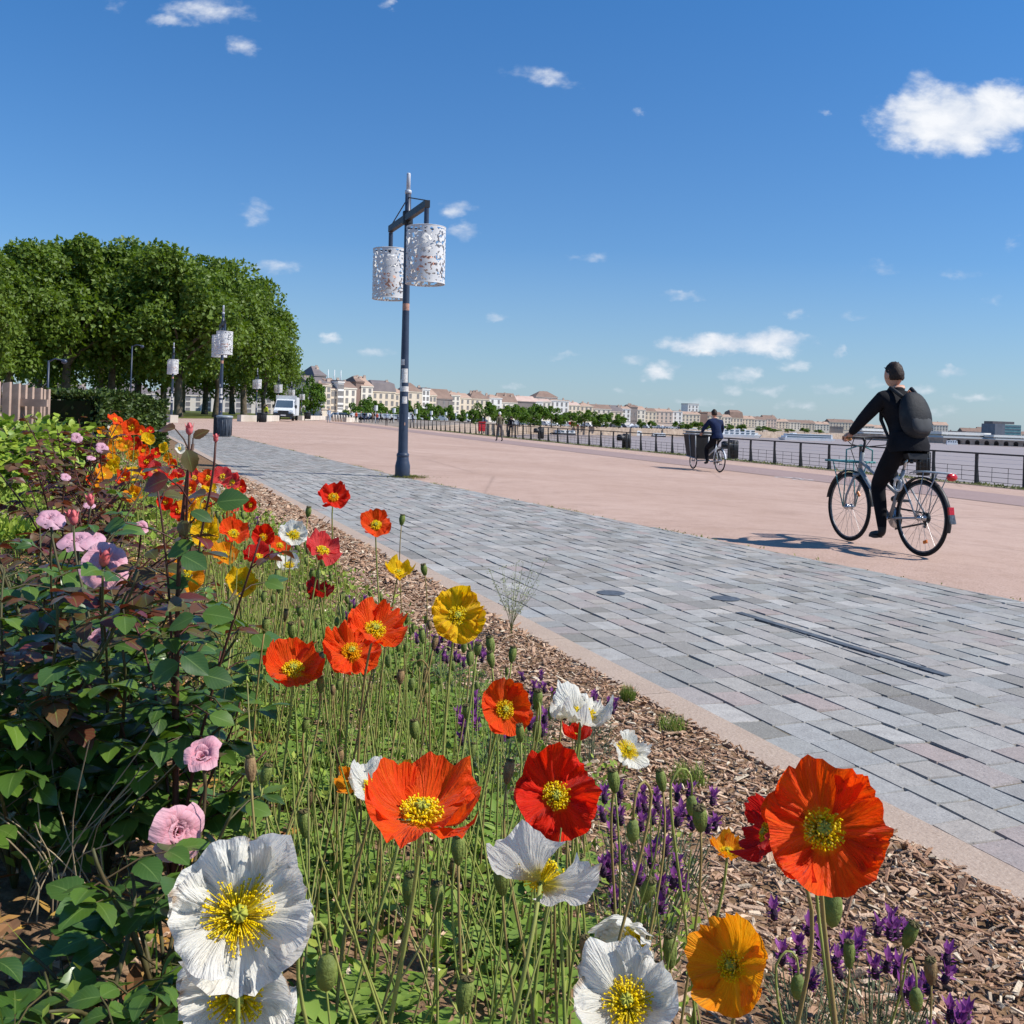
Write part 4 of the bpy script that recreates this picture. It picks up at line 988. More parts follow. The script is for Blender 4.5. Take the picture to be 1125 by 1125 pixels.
def rose_bush(base, canes, label, seed, leafmat=RLEAF, stemmat=RSTEM, dens=1.0, leafsz=.05, blooms=(), buds=(), group='rose bushes in the bed', extra=()):
    """canes: list of (tip offset vector, radius, young). blooms: (world position, mesh key, scale, axis yaw, pitch)"""
    r = random.Random(seed); root = empty('rose_bush', base); tag(root, label, 'rose bush', group)
    lf = MB(); yg = MB(); lst = Stalks(lf)
    for (tip, rad, young) in canes:
        tip = V(tip); st = MB(); L = tip.length
        pts = bez(V((0, 0, -.02)), V((tip.x * .15, tip.y * .15, tip.z * .45)), V((tip.x * .7 + r.uniform(-.03, .03), tip.y * .7 + r.uniform(-.03, .03), tip.z * .75)), tip, 10)
        st.tube(pts, [rad * (1 - .55 * i / 10) for i in range(11)], 7)
        n = max(3, int(L / .05 * dens))
        for k in range(n):
            u = .16 + .82 * (k + r.random() * .7) / n; i_ = min(9, int(u * 10)); b = pts[i_].lerp(pts[i_ + 1], u * 10 - i_); a = k * 2.4 + r.uniform(-.5, .5)
            d = V((cos(a), sin(a), r.uniform(.1, .7))); sz = leafsz * r.uniform(.75, 1.15) * (1.0 - .25 * (u > .85))
            isy = young and u > .5
            compound(yg if isy else lf, lst, b, d, V((0, 0, 1)), r.uniform(.05, .09) * leafsz / .05, sz, r, 5 if r.random() < .7 else 3)
        st.build('cane', stemmat, root, True)
    for (x, y, d, Lp, dx, dy, f, yo) in extra:
        p = at(x, y, d); sz = Lp * d / F; dv = RT * dx - UP * dy + FW * f; dv.normalize(); tc = (CAM - p).normalized()
        b = p - dv * sz * .5 - base; leaf(yg if yo else lf, b, dv, tc + V((0, 0, .9)) + rv(r, .3), sz, sz * r.uniform(.32, .4), r.uniform(.05, .25), r.uniform(.2, .6), 4, 10, .09, r=r)
        cn = canes[0]; tz = max(0.03, min(1, (b.z - .02) / cn[0][2])); st2 = V((cn[0][0] * tz ** 1.6, cn[0][1] * tz ** 1.6, cn[0][2] * tz * .97)); lst.tube([st2, (st2 + b) / 2 + V((0, 0, .006)), b], [.0014, .0012, .001], 4, False)
    if lf.v: lf.build('foliage', [leafmat, stemmat], root, True)
    if yg.v: yg.build('young_foliage', RYOUNG, root, True)
    for (p, key, sc_, yaw, pit, lb) in blooms:
        p = V(p); ax = flower_axis(p, yaw, pit); c = MB(); q = p - base; r_ = random.Random(int(q.x * 999)); bq = V((q.x * .4, q.y * .4, max(.0, q.z - .25)))
        c.tube(bez(bq, bq + V((0, 0, .1)), q - ax * .1 - V((0, 0, .03)), q - ax * .012 * sc_, 8), .0026, 6); sepals(c, q - ax * .008 * sc_, ax, 1.1 * sc_)
        c.build('flower_stem', stemmat, root, True)
        o = inst('rose', BLM[key], root, q - ax * .014 * sc_, basis(ax).to_euler(), (sc_, sc_, sc_))
        if lb: o['label'] = lb
    for (p, sc_) in buds:
        q = V(p) - base; c = MB(); bq = V((q.x * .5, q.y * .5, max(0, q.z - .18))); c.tube(bez(bq, bq + V((0, 0, .06)), q - V((0, 0, .08)), q, 7), .0018, 5); c.build('flower_stem', stemmat, root, True)
        inst('rose_bud', BUDM, root, q, (r.uniform(-.3, .3), r.uniform(-.3, .3), 0), (sc_,) * 3)
def bedpt(x, y, d):
    """bed point under the view ray x at depth d"""
    p = at(x, y, d); p = V((p.x, p.y, 0)); p.z = bedz(p); return p
# bush A: the big one at the left
rA = random.Random(61)
def canes(n, r, hmin, hmax, spread, rad=.004, young=0.0, bias=(0, 0)):
    out = []
    for k in range(n):
        a = 2 * pi * k / n + r.uniform(-.3, .3); q = spread * r.uniform(.35, 1)
        out.append(((cos(a) * q + bias[0], sin(a) * q + bias[1], r.uniform(hmin, hmax)), rad * r.uniform(.8, 1.2), r.random() < young))
    return out
bA = bedpt(120, 900, 1.55)
rose_bush(bA, canes(12, rA, .2, .42, .28, .0042), 'large dark leaved rose bush with lilac pink roses at the left', 62, blooms=[
    (at(116, 622, 1.5), 'full', .84, 10, 18, 'full lilac pink rose with a red bud in front'), (at(84, 594, 1.75), 'pale', .75, -20, 60, None), (at(108, 704, 1.62), 'half', .7, -30, 20, None), (at(55, 569, 1.95), 'pale', .6, -10, 50, None)],
    buds=[(at(113, 622, 1.4), .8), (at(81, 577, 1.7), .8)], leafsz=.056, dens=1.35)
bB = bedpt(178, 1010, 1.18)
rose_bush(bB, canes(5, random.Random(63), .10, .26, .15, .0036), 'low rose bush with pink half open roses above the largest white poppy', 64, blooms=[
    (at(222, 830, 1.28), 'half', .92, -20, 40, 'pink half open rose with one petal folded out'), (at(196, 914, 1.22), 'open', .95, 30, -10, 'drooping pink rose under a leaf')], leafsz=.05, dens=.9)
bC = bedpt(196, 830, 1.5)
tipC = at(212, 488, 1.42) - bC
rose_bush(bC, [((tipC.x, tipC.y, tipC.z), .0052, True), ((tipC.x - .06, tipC.y + .03, tipC.z - .06), .003, True), ((tipC.x + .1, tipC.y, tipC.z - .13), .003, True), ((.10, -.04, .30), .003, False), ((-.08, -.02, .26), .003, False), ((.03, .10, .34), .003, False), ((.12, .05, .20), .003, False), ((-.1, .06, .4), .003, False)], 'tall rose shoot with bronze young leaves rising above the poppies', 66, stemmat=RSTEMR, dens=.6, leafsz=.05, extra=[(209, 507, 1.38, 27, .3, 1, 0, 1), (169, 531, 1.36, 34, -1, .3, 0, 1), (222, 566, 1.37, 27, .9, .3, -.2, 0), (256, 549, 1.40, 36, 1, -.15, 0, 0), (182, 470, 1.42, 23, -1, -.1, .2, 1), (221, 476, 1.43, 20, .8, -.5, .2, 1), (124, 577, 1.4, 27, -1, .2, 0, 0), (197, 603, 1.38, 33, -.6, .3, -.2, 0), (214, 617, 1.36, 33, .9, .4, -.2, 0), (202, 581, 1.38, 20, .2, 1, 0, 1), (240, 676, 1.36, 36, 1, .1, -.1, 0), (198, 684, 1.36, 34, -.9, .4, 0, 0), (245, 790, 1.34, 31, 1, .3, 0, 0), (215, 730, 1.35, 39, .8, .5, -.2, 0), (180, 738, 1.36, 36, -.9, .5, -.2, 0), (240, 745, 1.36, 34, .9, .2, 0, 0)], buds=[(at(208, 478, 1.4), .55), (at(237, 486, 1.45), .4)])
bD = bedpt(20, 860, 1.45)
rose_bush(bD, canes(8, random.Random(67), .16, .46, .22, .004, .25), 'dark leaved rose bush cut by the left edge of the photo', 68, leafsz=.058, dens=1.35)
bI = bedpt(70, 700, 1.95)
rose_bush(bI, canes(8, random.Random(78), .2, .44, .26, .004, .4), 'dense dark rose bush with burgundy shoots behind the lilac pink roses', 79, leafsz=.056, dens=1.2)
bE = bedpt(45, 640, 2.4)
rose_bush(bE, canes(9, random.Random(69), .24, .52, .32, .004, .35), 'rose bush with dark stems and small pale roses behind the big one', 70, leafsz=.058, dens=.9, blooms=[(at(58, 572, 2.3), 'pale', .62, 0, 40, None), (at(100, 590, 2.2), 'pale', .7, 20, 55, None)], buds=[(at(100, 556, 2.3), .9), (at(80, 573, 2.25), .9)])
bF = bedpt(150, 690, 2.1)
rose_bush(bF, canes(9, random.Random(71), .2, .42, .28, .004, .3), 'rose bush with shaded leaves at the foot of the tall shoot', 72, leafsz=.054, dens=1.0)
bG = bedpt(60, 1120, .98)
bH = bedpt(112, 1080, 1.08)
rose_bush(bH, canes(4, random.Random(75), .08, .2, .14, .0034), 'low rose sprig with broad green leaves left of the largest white poppy', 76, leafsz=.052, dens=.9)
rose_bush(bG, canes(3, random.Random(73), .06, .16, .16, .0034), 'low sparse rose leaves in shade at the bottom left corner', 74, leafsz=.05, dens=.8)
# maroon rose bushes further back
for i, (x, d, h_, lb, bl) in enumerate([(78, 5.2, .62, 'maroon leaved rose bush with one pale pink rose near the hedge', [(at(84, 481, 5.0), 'pale', .66, 0, 25, None)]), (118, 4.4, .5, 'maroon leaved rose bush with a pale rose beside the far poppies', [(at(112, 492, 4.2), 'pale', .6, 10, 30, None), (at(100, 503, 4.1), 'pale', .42, 10, 60, None)]),
                                   (68, 3.6, .52, 'brown leaved rose bush in the middle of the left border', [(at(72, 524, 3.5), 'pale', .4, 10, 40, None)]), (110, 3.0, .40, 'brown leaved rose bush left of the tall shoot', [(at(98, 555, 2.9), 'pale', .4, 0, 60, None)]), (95, 7.5, .66, 'farthest maroon rose bush against the hedge', []), (140, 2.7, .36, 'low maroon rose bush just left of the tall shoot', [(at(155, 580, 2.5), 'half', .7, 0, 40, None)])]):
    rose_bush(bedpt(x, 600, d), canes(9, random.Random(90 + i), h_ * .55, h_, .34, .004), lb, 95 + i, leafmat=RRED, stemmat=RSTEMR, leafsz=.055, dens=.95, blooms=bl, group='maroon leaved rose bushes')
# ---------------------------------------------------------------- lamp posts
NAVY = mat('lamp_paint', C(44, 54, 72), C(54, 64, 82), scale=6, rough=.42, spec=.45)
BLK = mat('black_metal', C(26, 27, 30), C(36, 37, 40), scale=8, rough=.5, spec=.4)
WHT = mat('white_metal', C(226, 226, 224), C(206, 206, 206), scale=7, rough=.4, spec=.4)
SILV = mat('pale_steel', C(196, 200, 206), C(176, 180, 188), scale=9, rough=.35, spec=.5)
STK = mat('sticker_white', C(226, 224, 218), C(186, 178, 170), scale=40, rough=.6)
STKO = mat('sticker_rust', C(176, 112, 84), C(206, 168, 146), scale=60, rough=.6)
RUST = mat('inner_ring_red', C(206, 150, 130), C(222, 190, 176), scale=30, rough=.6)  # pale red colour of the ring inside each drum shade
SHADE = mat('pierced_white_sheet', C(216, 214, 210), C(196, 196, 196), scale=6, rough=.45, spec=.4)
def pierced(rad, h, seed, nu=132, nv=104):
    vs = []; fs = []
    for j in range(nv + 1):
        for i in range(nu):
            a = 2 * pi * i / nu; vs.append((rad * cos(a), rad * sin(a), h * j / nv))
    for j in range(nv):
        for i in range(nu):
            a = 2 * pi * (i + .5) / nu; z = (j + .5) / nv
            p = V((cos(a) * 4.6, sin(a) * 4.6, z * 13.5 + seed))
            k = mn.noise(p * 1.35) + .5 * mn.noise(p * 2.9 + V((7, 3, 1)))
            ed = min(z, 1 - z)
            if ed > .025 and k > .17: continue
            fs.append((j * nu + i, j * nu + (i + 1) % nu, (j + 1) * nu + (i + 1) % nu, (j + 1) * nu + i))
    mb = MB(); mb.add(vs, fs)
    mb.torus((0, 0, 0), rad, .006, 40, 5, Matrix(((1, 0, 0), (0, 0, 1), (0, 1, 0)))); mb.torus((0, 0, h), rad, .006, 40, 5, Matrix(((1, 0, 0), (0, 0, 1), (0, 1, 0))))
    return mb
P1 = onz(442, 525)
LZ = 5.24
def lamp_proto():
    root = empty('street_lamp', (P1.x, P1.y, .01))
    pole = MB(); pole.lathe([(.125, 0), (.13, .02), (.13, .2), (.115, .26), (.105, .3), (.105, .34), (.088, .37), (.085, .5), (.062, 2.6), (.055, 4.2), (.05, LZ - .30), (.001, LZ - .30)], 16)
    pole.lathe([(.096, .34), (.108, .36), (.108, .40), (.09, .42)], 16); pole.build('pole', NAVY, root, True)
    hatch = MB(); hatch.box((0, -.078, .95), (.05, .02, .28)); hatch.build('service_hatch', NAVY, root)
    fin = MB(); fin.lathe([(.035, LZ - .33), (.035, LZ - .02), (.028, LZ), (.001, LZ)], 12); fin.lathe([(.055, LZ - .36), (.058, LZ - .3), (.036, LZ - .29)], 12); fin.build('finial', SILV, root, True)
    # cross arm: from the near right end to the far left end
    A = V((.43, -1.2, 4.46)); B_ = V((-.41, 1.0, 4.46))
    d = (B_ - A).normalized(); mid = (A + B_) / 2; az = atan2(d.y, d.x)
    arm = MB(); arm.box(mid + V((0, 0, .0)), ((B_ - A).length + .08, .085, .115), (0, 0, az)); arm.lathe([(.085, 4.35), (.09, 4.37), (.09, 4.56), (.085, 4.58)], 14)
    arm.build('arm', BLK, root)
    for e in (A, B_):
        t = MB(); t.tube([V((0, 0, 4.82)), V((e.x * .92, e.y * .92, 4.54))], .011, 5); t.build('tie_rod', BLK, root)
    for e, sd_ in ((A, 2.0), (B_, 9.0)):
        hh = .90; zt = 4.46 - .38
        hang = MB(); hang.tube([e + V((0, 0, -.07)), V((e.x, e.y, zt - .05))], .04, 10); hang.box((e.x, e.y, zt - .02), (.6, .03, .02)); hang.box((e.x, e.y, zt - .02), (.03, .6, .02)); hang.build('hanger', NAVY, root)
        s = pierced(.315, hh, sd_).build('lamp_shade', SHADE, root, True, (e.x, e.y, zt - hh))
        inn = MB(); inn.lathe([(.02, .12), (.14, .14), (.15, .5), (.12, .8), (.02, .82)], 16); inn.build('diffuser', WHT, s, True)
        rr = MB(); rr.lathe([(.155, .2), (.165, .24), (.165, .42), (.155, .46)], 16); rr.build('lamp_ring', RUST, s, True)
    sk_ = random.Random(3)
    for (z, hgt, a, m, k) in ((2.93, .12, None, STKO, 1.0), (1.75, .24, -1.4, STK, .8), (1.52, .09, None, STK, 1.0), (1.33, .12, -1.3, STK, .6), (1.98, .1, -2.0, STK, .5), (1.62, .12, -2.6, STK, .5), (.92, .05, -1.5, STKO, .4)):
        rad = .085 - (z - .5) * .011 + .0025; st = MB()
        a0, a1 = (0, 2 * pi) if a is None else (a - k, a + k); n = 18
        vs = [V((rad * cos(a0 + (a1 - a0) * i / n), rad * sin(a0 + (a1 - a0) * i / n), z + q * hgt / 2)) for q in (-1, 1) for i in range(n + 1)]
        st.add(vs, [(i, i + 1, n + 2 + i, n + 1 + i) for i in range(n)]); st.build('sticker', m, root)
    return root
lampo = lamp_proto()
lampo.rotation_euler = (0, -R(.8), 0)
tag(lampo, 'nearest street lamp with two pierced white drum shades standing on the setts', 'street lamp', 'street lamps with pierced drum shades')
def lamp_at(x, d, lb, tilt=-.4, sc=1.0):
    c = copy_tree(lampo); p = at(x, hz(x), d); c.location = (p.x, p.y, ground(p)); c.rotation_euler = (0, -R(tilt), 0); c.scale = (sc,) * 3; tag(c, lb)
lamp_at(242.5, 41.5, 'street lamp behind the grey litter bin before the plane trees', .3, 1.02)
lamp_at(188.5, 68, 'street lamp standing between the hedge and the low stone wall', -.2, 1.03)
for x, d, lb in ((281.5, 98, 'street lamp with stickers left of the white van'), (305, 112, 'street lamp rising behind the white van roof'), (319.5, 134, 'street lamp just right of the white van, largest in the receding row'), (331, 160, 'second lamp right of the white van in the receding row'), (339.5, 184, 'third lamp right of the white van in the receding row'), (346, 208, 'fourth lamp right of the white van in the receding row'), (352, 240, 'farthest lamp in the receding row right of the white van')):
    lamp_at(x, d, lb, 0, .97)
# small far lamps on the quay (simple repeats)
mb = MB(); mb.tube([(0, 0, 0), (0, 0, 3.5)], .07, 6); mb.lathe([(.02, 3.4), (.33, 3.4), (.33, 4.3), (.02, 4.3)], 10)
SMALL = mb.mesh('street_lamp', WHT, False)
for x, y, d in ((457, 448, 200), (474, 450, 240), (490, 451, 290), (501, 452, 330), (513, 453, 360), (524, 454, 390), (413, 444, 170), (433, 447, 200)):
    p = at(x, y + 2, d); o = inst('street_lamp', SMALL, None, (p.x, p.y, p.z - 4.2), (0, 0, 0), (1, 1, 1)); tag(o, 'tiny far white drum lamp in front of the quayside trees', 'street lamp', 'far drum lamps before the quayside trees')
# slim dark posts with cameras before the grove
for x, yt, d, lb in ((143, 380, 62, 'slim dark camera post in front of the plane trees right of the hedge'), (52, 396, 40, 'slim dark post with curved arm behind the wooden fence')):
    p = at(x, hz(x), d); top = at(x, yt, d).z; root = empty('post', (p.x, p.y, 0)); tag(root, lb, 'post')
    m = MB(); m.tube([(0, 0, 0), (0, 0, top)], .045, 8); m.build('pole', NAVY, root, True); m = MB(); m.tube([(0, 0, top - .05), (.25, 0, top + .08), (.6, 0, top + .03)], .03, 6); m.ell((.62, 0, top - .02), (.12, .1, .1)); m.build('camera', NAVY, root, True)
# ---------------------------------------------------------------- bins
BINM = mat('bin_grey', C(70, 78, 88), C(54, 60, 70), scale=8, rough=.5, spec=.4)
BINL = mat('bin_lid', C(150, 156, 160), C(130, 136, 140), scale=12, rough=.4)
def bin_(p, lb, hgt=.85, w=.28, dark=False):
    root = empty('litter_bin', p); tag(root, lb, 'litter bin')
    m = MB(); m.lathe([(w * .8, 0), (w * .84, .03), (w * .98, hgt * .85), (w * .98, hgt * .88), (w * .85, hgt * .9)], 20)
    for k in range(12):
        a = k * pi / 6; m.box((cos(a) * w * .93, sin(a) * w * .93, hgt * .45), (.02, .03, hgt * .74), (0, 0, a))
    m.build('body', BLK if dark else BINM, root, True)
    m = MB(); m.lathe([(w * 1.02, hgt * .88), (w * 1.05, hgt * .91), (w * 1.03, hgt * .97), (w * .7, hgt * 1.0), (w * .66, hgt * .94), (.01, hgt * .9)], 20); m.build('lid', BLK if dark else BINL, root, True)
    m = MB(); m.box((-w * 1.15, 0, hgt * .5), (.1, .12, hgt * 1.02)); m.build('bracket', BLK, root)
b = onz(246, 480); bin_(b, 'grey litter bin with pale lid at the foot of a lamp by the setts', .82, .30)
p = at(288, 469.5, 84); bin_((p.x, p.y, 0), 'black litter bin beside the low stone wall left of the van', .8, .36, True)
p = at(338, 460.5, 130); bin_((p.x, p.y, 0), 'black litter bin behind the right side of the van', .9, .4, True)
# ---------------------------------------------------------------- railing along the river
RAIL = mat('railing_paint', C(34, 33, 35), C(46, 42, 42), scale=3, rough=.5, spec=.4)
root = empty('railing', LA(23.3, 0, gz(23.3))); tag(root, 'long black metal railing along the river edge of the promenade', 'railing')
root.rotation_euler = (0, 0, BA)
RH = .98; sp = 1.93; A0, A1 = 16.0, 118.0
m = MB(); m.box((0, (A0 + A1) / 2 + 0, RH), (.075, A1 - A0, .05)); m.build('handrail', RAIL, root)
# post positions: local y is along the promenade
pm = MB(); pm.box((0, 0, RH / 2 - .02), (.05, .1, RH), None); pm.box((0, 0, .012), (.16, .2, .024)); pm.box((.05, 0, .3), (.06, .05, .6), (0, -.12, 0)); PMESH = pm.mesh('post', RAIL)
yy_ = A0
while yy_ < A1: inst('post', PMESH, root, (0, yy_, 0)); yy_ += sp
m = MB()
for z in (.12, .27, .42, .57): m.box((.01, (A0 + A1) / 2, z), (.014, A1 - A0, .014))
k = A0
while k < 70:
    for q in (.64, 1.29): m.box((.01, k + q, .345), (.01, .012, .46))
    k += sp
m.build('lower_panel', RAIL, root)
m = MB()
for z in (.71, .84): m.box((.01, (A0 + A1) / 2, z), (.007, A1 - A0, .007))
m.build('wire', SILV, root)
# grass strip under the railing
STRIPM = mat('kerb_strip_dirt', C(150, 138, 110), C(112, 108, 72), scale=1.4, rough=.95)
m = MB(); 
for i in range(60):
    a0, a1 = -20 + i * 2.4, -20 + (i + 1) * 2.4
    m.add([LA(22.7, a0, gz(22.7) + .006), LA(24.0, a0, gz(24) + .006), LA(24.0, a1, gz(24) + .006), LA(22.7, a1, gz(22.7) + .006)], [(0, 1, 2, 3)])
tag(m.build('ground', STRIPM), 'dusty weedy strip under the river railing', kind='structure')
GRS = mat('edge_weeds', (1, 1, 1, 1), island=[C(116, 122, 62), C(146, 146, 88), C(96, 108, 52), C(160, 152, 100)], rough=.8, transl=.2)
m = MB(); rg = random.Random(12)
for i in range(5200):
    a = rg.uniform(16, 100); 
    if mn.noise(V((a * .35, 3, 1))) < -.08 and rg.random() < .8: continue
    p = LA(rg.uniform(22.75, 23.7), a); p.z = gz(23.3); h_ = rg.uniform(.03, .13); q = rg.uniform(0, 6.28); leafq(m, p, V((cos(q) * .6, sin(q) * .6, 1)), V((cos(q + 1.5), sin(q + 1.5), .1)), h_, .022, .2)
# weeds in the joint between setts and asphalt
for i in range(2600):
    t = rg.uniform(-.5, 40); s = edge_s(t); k = mn.noise(V((t * .8, 8, 2)))
    if k < .12 and rg.random() < .93: continue
    p = kp(t, s + rg.uniform(-.05, .05)); p.z = .006; q = rg.uniform(0, 6.28); leafq(m, p, V((cos(q), sin(q), rg.uniform(.2, 1.2))), V((0, 0, 1)), rg.uniform(.015, .05), .006, .2)
for i in range(500):
    a = rg.uniform(0, 6.28); q = abs(rg.gauss(0, .22)); p = P1 + V((.12 + cos(a) * q, sin(a) * q * .7, .012)); leafq(m, p, V((cos(a), sin(a), rg.uniform(.2, 1))), V((0, 0, 1)), rg.uniform(.03, .08), .012, .2)
tag(m.build('weeds', GRS), 'sparse weeds along the railing, the asphalt edge and the lamp foot', kind='stuff')
# things standing at the railing
def mooring(x, y, lb, sc=1.0):
    p = ong(x, y); root = empty('bollard_bin', p, BA); tag(root, lb, 'bin')
    m = MB(); m.lathe([(.24, 0), (.24, .86), (.2, .9), (.01, .9)], 16)
    for k in range(14):
        a = k * pi / 7; m.box((cos(a) * .245, sin(a) * .245, .45), (.02, .035, .8), (0, 0, a))
    m.build('body', BLK, root, True)
    m = MB(); m.box((-.36, 0, .62), (.36, .4, .3)); m.lathe([(.2, .47), (.2, .78), (.12, .84), (.01, .85)], 14, (-.42, 0, 0)); m.build('ash_box', BLK, root, True); root.scale = (sc,) * 3
q = ong(1014, 522); mooring(1014, 522, 'slatted black litter bin behind the saddle of the near bicycle', 1.0)
mooring(805, 504, 'slatted black litter bin at the railing beside the cargo bike rider', 1.0)
mooring(688, 493, 'slatted black litter bin at the railing in front of the red boats', 1.0)
mooring(594, 482, 'slatted black litter bin at the railing near the two walkers', 1.0)
REDM = mat('red_box', C(196, 40, 48), C(170, 30, 36), scale=5, rough=.5)
p = ong(529, 476); root = empty('lifebuoy_box', (p.x, p.y, ground(p)), BA); tag(root, 'red lifebuoy box standing at the railing', 'lifebuoy box')
m = MB(); m.prism([(-.32, -.16), (.32, -.16), (.32, .16), (-.32, .16)], .2, 1.05); m.build('cabinet', REDM, root); m = MB(); m.prism([(-.36, -.2), (.36, -.2), (.3, .2), (-.3, .2)], 1.05, 1.13); m.build('lid', REDM, root)
for s_ in (-1, 1): m = MB(); m.box((s_ * .22, 0, .1), (.08, .1, .2)); m.build('leg', BLK, root)
# ---------------------------------------------------------------- low stone walls
LST = mat('low_wall_stone', C(214, 204, 190), C(190, 178, 162), scale=.7, rough=.85)
def lowwall(x0, x1, d0, d1, h_, lb):
    a = at(x0, hz(x0), d0); c = at(x1, hz(x1), d1); a.z = c.z = 0; dv = (c - a); m = MB()
    n_ = max(1, int(dv.length / 2.2))
    for i in range(n_):
        pc = a + dv * ((i + .5) / n_); m.box(pc + V((0, 0, h_ / 2)), (dv.length / n_ - .02, .55, h_), (0, 0, atan2(dv.y, dv.x)))
    m.build('low_wall', LST); 
    o = bpy.context.scene.objects[-1] if False else None
for (x0, x1, d0, d1, h_, lb) in ((150, 192, 70, 66, .5, 'low pale stone wall left of the middle lamp'), (263, 290, 84, 86, .55, 'low pale stone wall before the lawn left of the van'), (290, 304, 88, 96, .55, 'low pale stone wall running behind the van'), (330, 356, 128, 150, .6, 'low pale stone wall right of the van'), (379, 392, 150, 155, .7, 'low pale stone wall near the crowd')):
    a = at(x0, hz(x0), d0); c = at(x1, hz(x1), d1); a.z = c.z = min(0, ground(a)); dv = c - a; m = MB(); n_ = max(1, int(dv.length / 2.2))
    for i in range(n_): m.box(a + dv * ((i + .5) / n_) + V((0, 0, h_ / 2)), (dv.length / n_ - .015, .55, h_), (0, 0, atan2(dv.y, dv.x)))
    tag(m.build('low_wall', LST), lb, 'low wall', 'low stone walls along the lawn')
# white bollards far away
for i in range(9):
    x = 366 + i * 3.0; p = at(x, 461, 150 + i); m = MB(); m.lathe([(.14, 0), (.15, .9), (.1, 1.0), (.01, 1.02)], 8); o = m.build('bollard', LST, None, True, (p.x, p.y, ground(p))); tag(o, 'white bollard in the far row behind the crowd', 'bollard', 'white bollards behind the crowd')
# ---------------------------------------------------------------- fence, hedge, green bush
WOOD = mat('weathered_wood', (1, 1, 1, 1), island=[C(172, 148, 132), C(154, 132, 120), C(188, 162, 144), C(142, 122, 110)], col2=C(110, 94, 84), scale=9, rough=.9, spec=.1)
root = empty('wooden_fence', bedpt(26, 460, 9.6)); tag(root, 'weathered wooden fence of upright planks above the green bush', 'fence')
PL = [(-14, 418), (-4, 419), (8, 419.5), (18, 421), (26, 422.5), (34, 425), (42, 426), (48, 427.5), (53, 427.5)]
WS = [8, 8, 8, 8, 7, 6, 8.5, 3.5, 3.5]
for (x, yt), w_ in zip(PL, WS):
    d = 9.4 + (x - 8) * .012; t_ = at(x, yt, d); b_ = V((t_.x, t_.y, bedz(t_))); m = MB(); wd = w_ * d / F
    m.add([V((-wd / 2, -.02, 0)), V((wd / 2, -.02, 0)), V((wd / 2, .02, 0)), V((-wd / 2, .02, 0)), V((-wd / 2 * .97, -.02, t_.z - b_.z - .004 * x % .02)), V((wd / 2, -.02, t_.z - b_.z)), V((wd / 2, .02, t_.z - b_.z)), V((-wd / 2 * .97, .02, t_.z - b_.z - .004 * x % .02))], [(0, 1, 5, 4), (1, 2, 6, 5), (2, 3, 7, 6), (3, 0, 4, 7), (4, 5, 6, 7)])
    m.build('plank', WOOD, root, False, b_ - root.location)
m = MB(); m.box(at(24, 442, 9.56) - root.location, (.5, .05, .07)); m.build('rail', WOOD, root)
HEDG = mat('hedge_leaf', (1, 1, 1, 1), island=[C(62, 82, 32), C(44, 62, 26), C(84, 104, 40), C(54, 74, 30), C(98, 116, 48), C(40, 54, 24)], rough=.5, spec=.35, transl=.2)
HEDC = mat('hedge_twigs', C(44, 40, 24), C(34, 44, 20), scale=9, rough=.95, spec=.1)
def hedge(a, c, wd, h_, n, lb, mt, size, seed, name='hedge', cat='hedge'):
    r = random.Random(seed); dv = c - a; L = dv.length; ux = dv.normalized(); uy = V((-ux.y, ux.x, 0)); root = empty(name, a); tag(root, lb, cat); m = MB()
    for i in range(n):
        k = r.random()
        x, y, z = r.uniform(0, L), r.uniform(-1, 1), r.uniform(0, 1)
        f = r.random()
        if f < .4: z = 1 - abs(r.gauss(0, .04)); nn = V((0, 0, 1))
        elif f < .75: y = -1 + abs(r.gauss(0, .08)) * (1 if r.random() < .9 else 5); nn = -uy
        elif f < .9: x = L - abs(r.gauss(0, .12)); nn = ux
        else: nn = rdir(r)
        bump = 1 + .09 * mn.noise(V((x * 1.3, y, z * 2.2 + seed))) + .04 * mn.noise(V((x * 5, y * 3, z * 5)))
        p = ux * x + uy * (y * wd / 2 * bump) + V((0, 0, z * h_ * bump)); d = (rdir(r) + nn * .8 + V((0, 0, .3))).normalized()
        leafq(m, p, d, (nn + rdir(r) * .8), size * r.uniform(.6, 1.2), size * .34, .25)
    m.build('foliage', mt, root)
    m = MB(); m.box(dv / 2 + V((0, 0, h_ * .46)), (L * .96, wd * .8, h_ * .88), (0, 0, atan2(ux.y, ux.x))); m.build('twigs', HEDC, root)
a = at(56, hz(56), 17.5); c = at(139, hz(139), 20.6); a.z = bedz(a) - .15; c.z = bedz(c) - .15
hedge(a, c, 1.7, at(100, 432, 19).z - a.z, 15000, 'clipped dark green hedge behind the flower bed', HEDG, .095, 5)
BRT = mat('bright_leaf', (1, 1, 1, 1), island=[C(136, 160, 46), C(158, 178, 62), C(112, 142, 42), C(174, 188, 84), C(146, 168, 54), C(100, 128, 40)], rough=.45, spec=.35, transl=.3)
r_ = random.Random(8); base = bedpt(6, 520, 6.6); root = empty('bush', base); tag(root, 'bright green leafy bush growing in front of the wooden fence', 'bush'); m = MB(); st = MB()
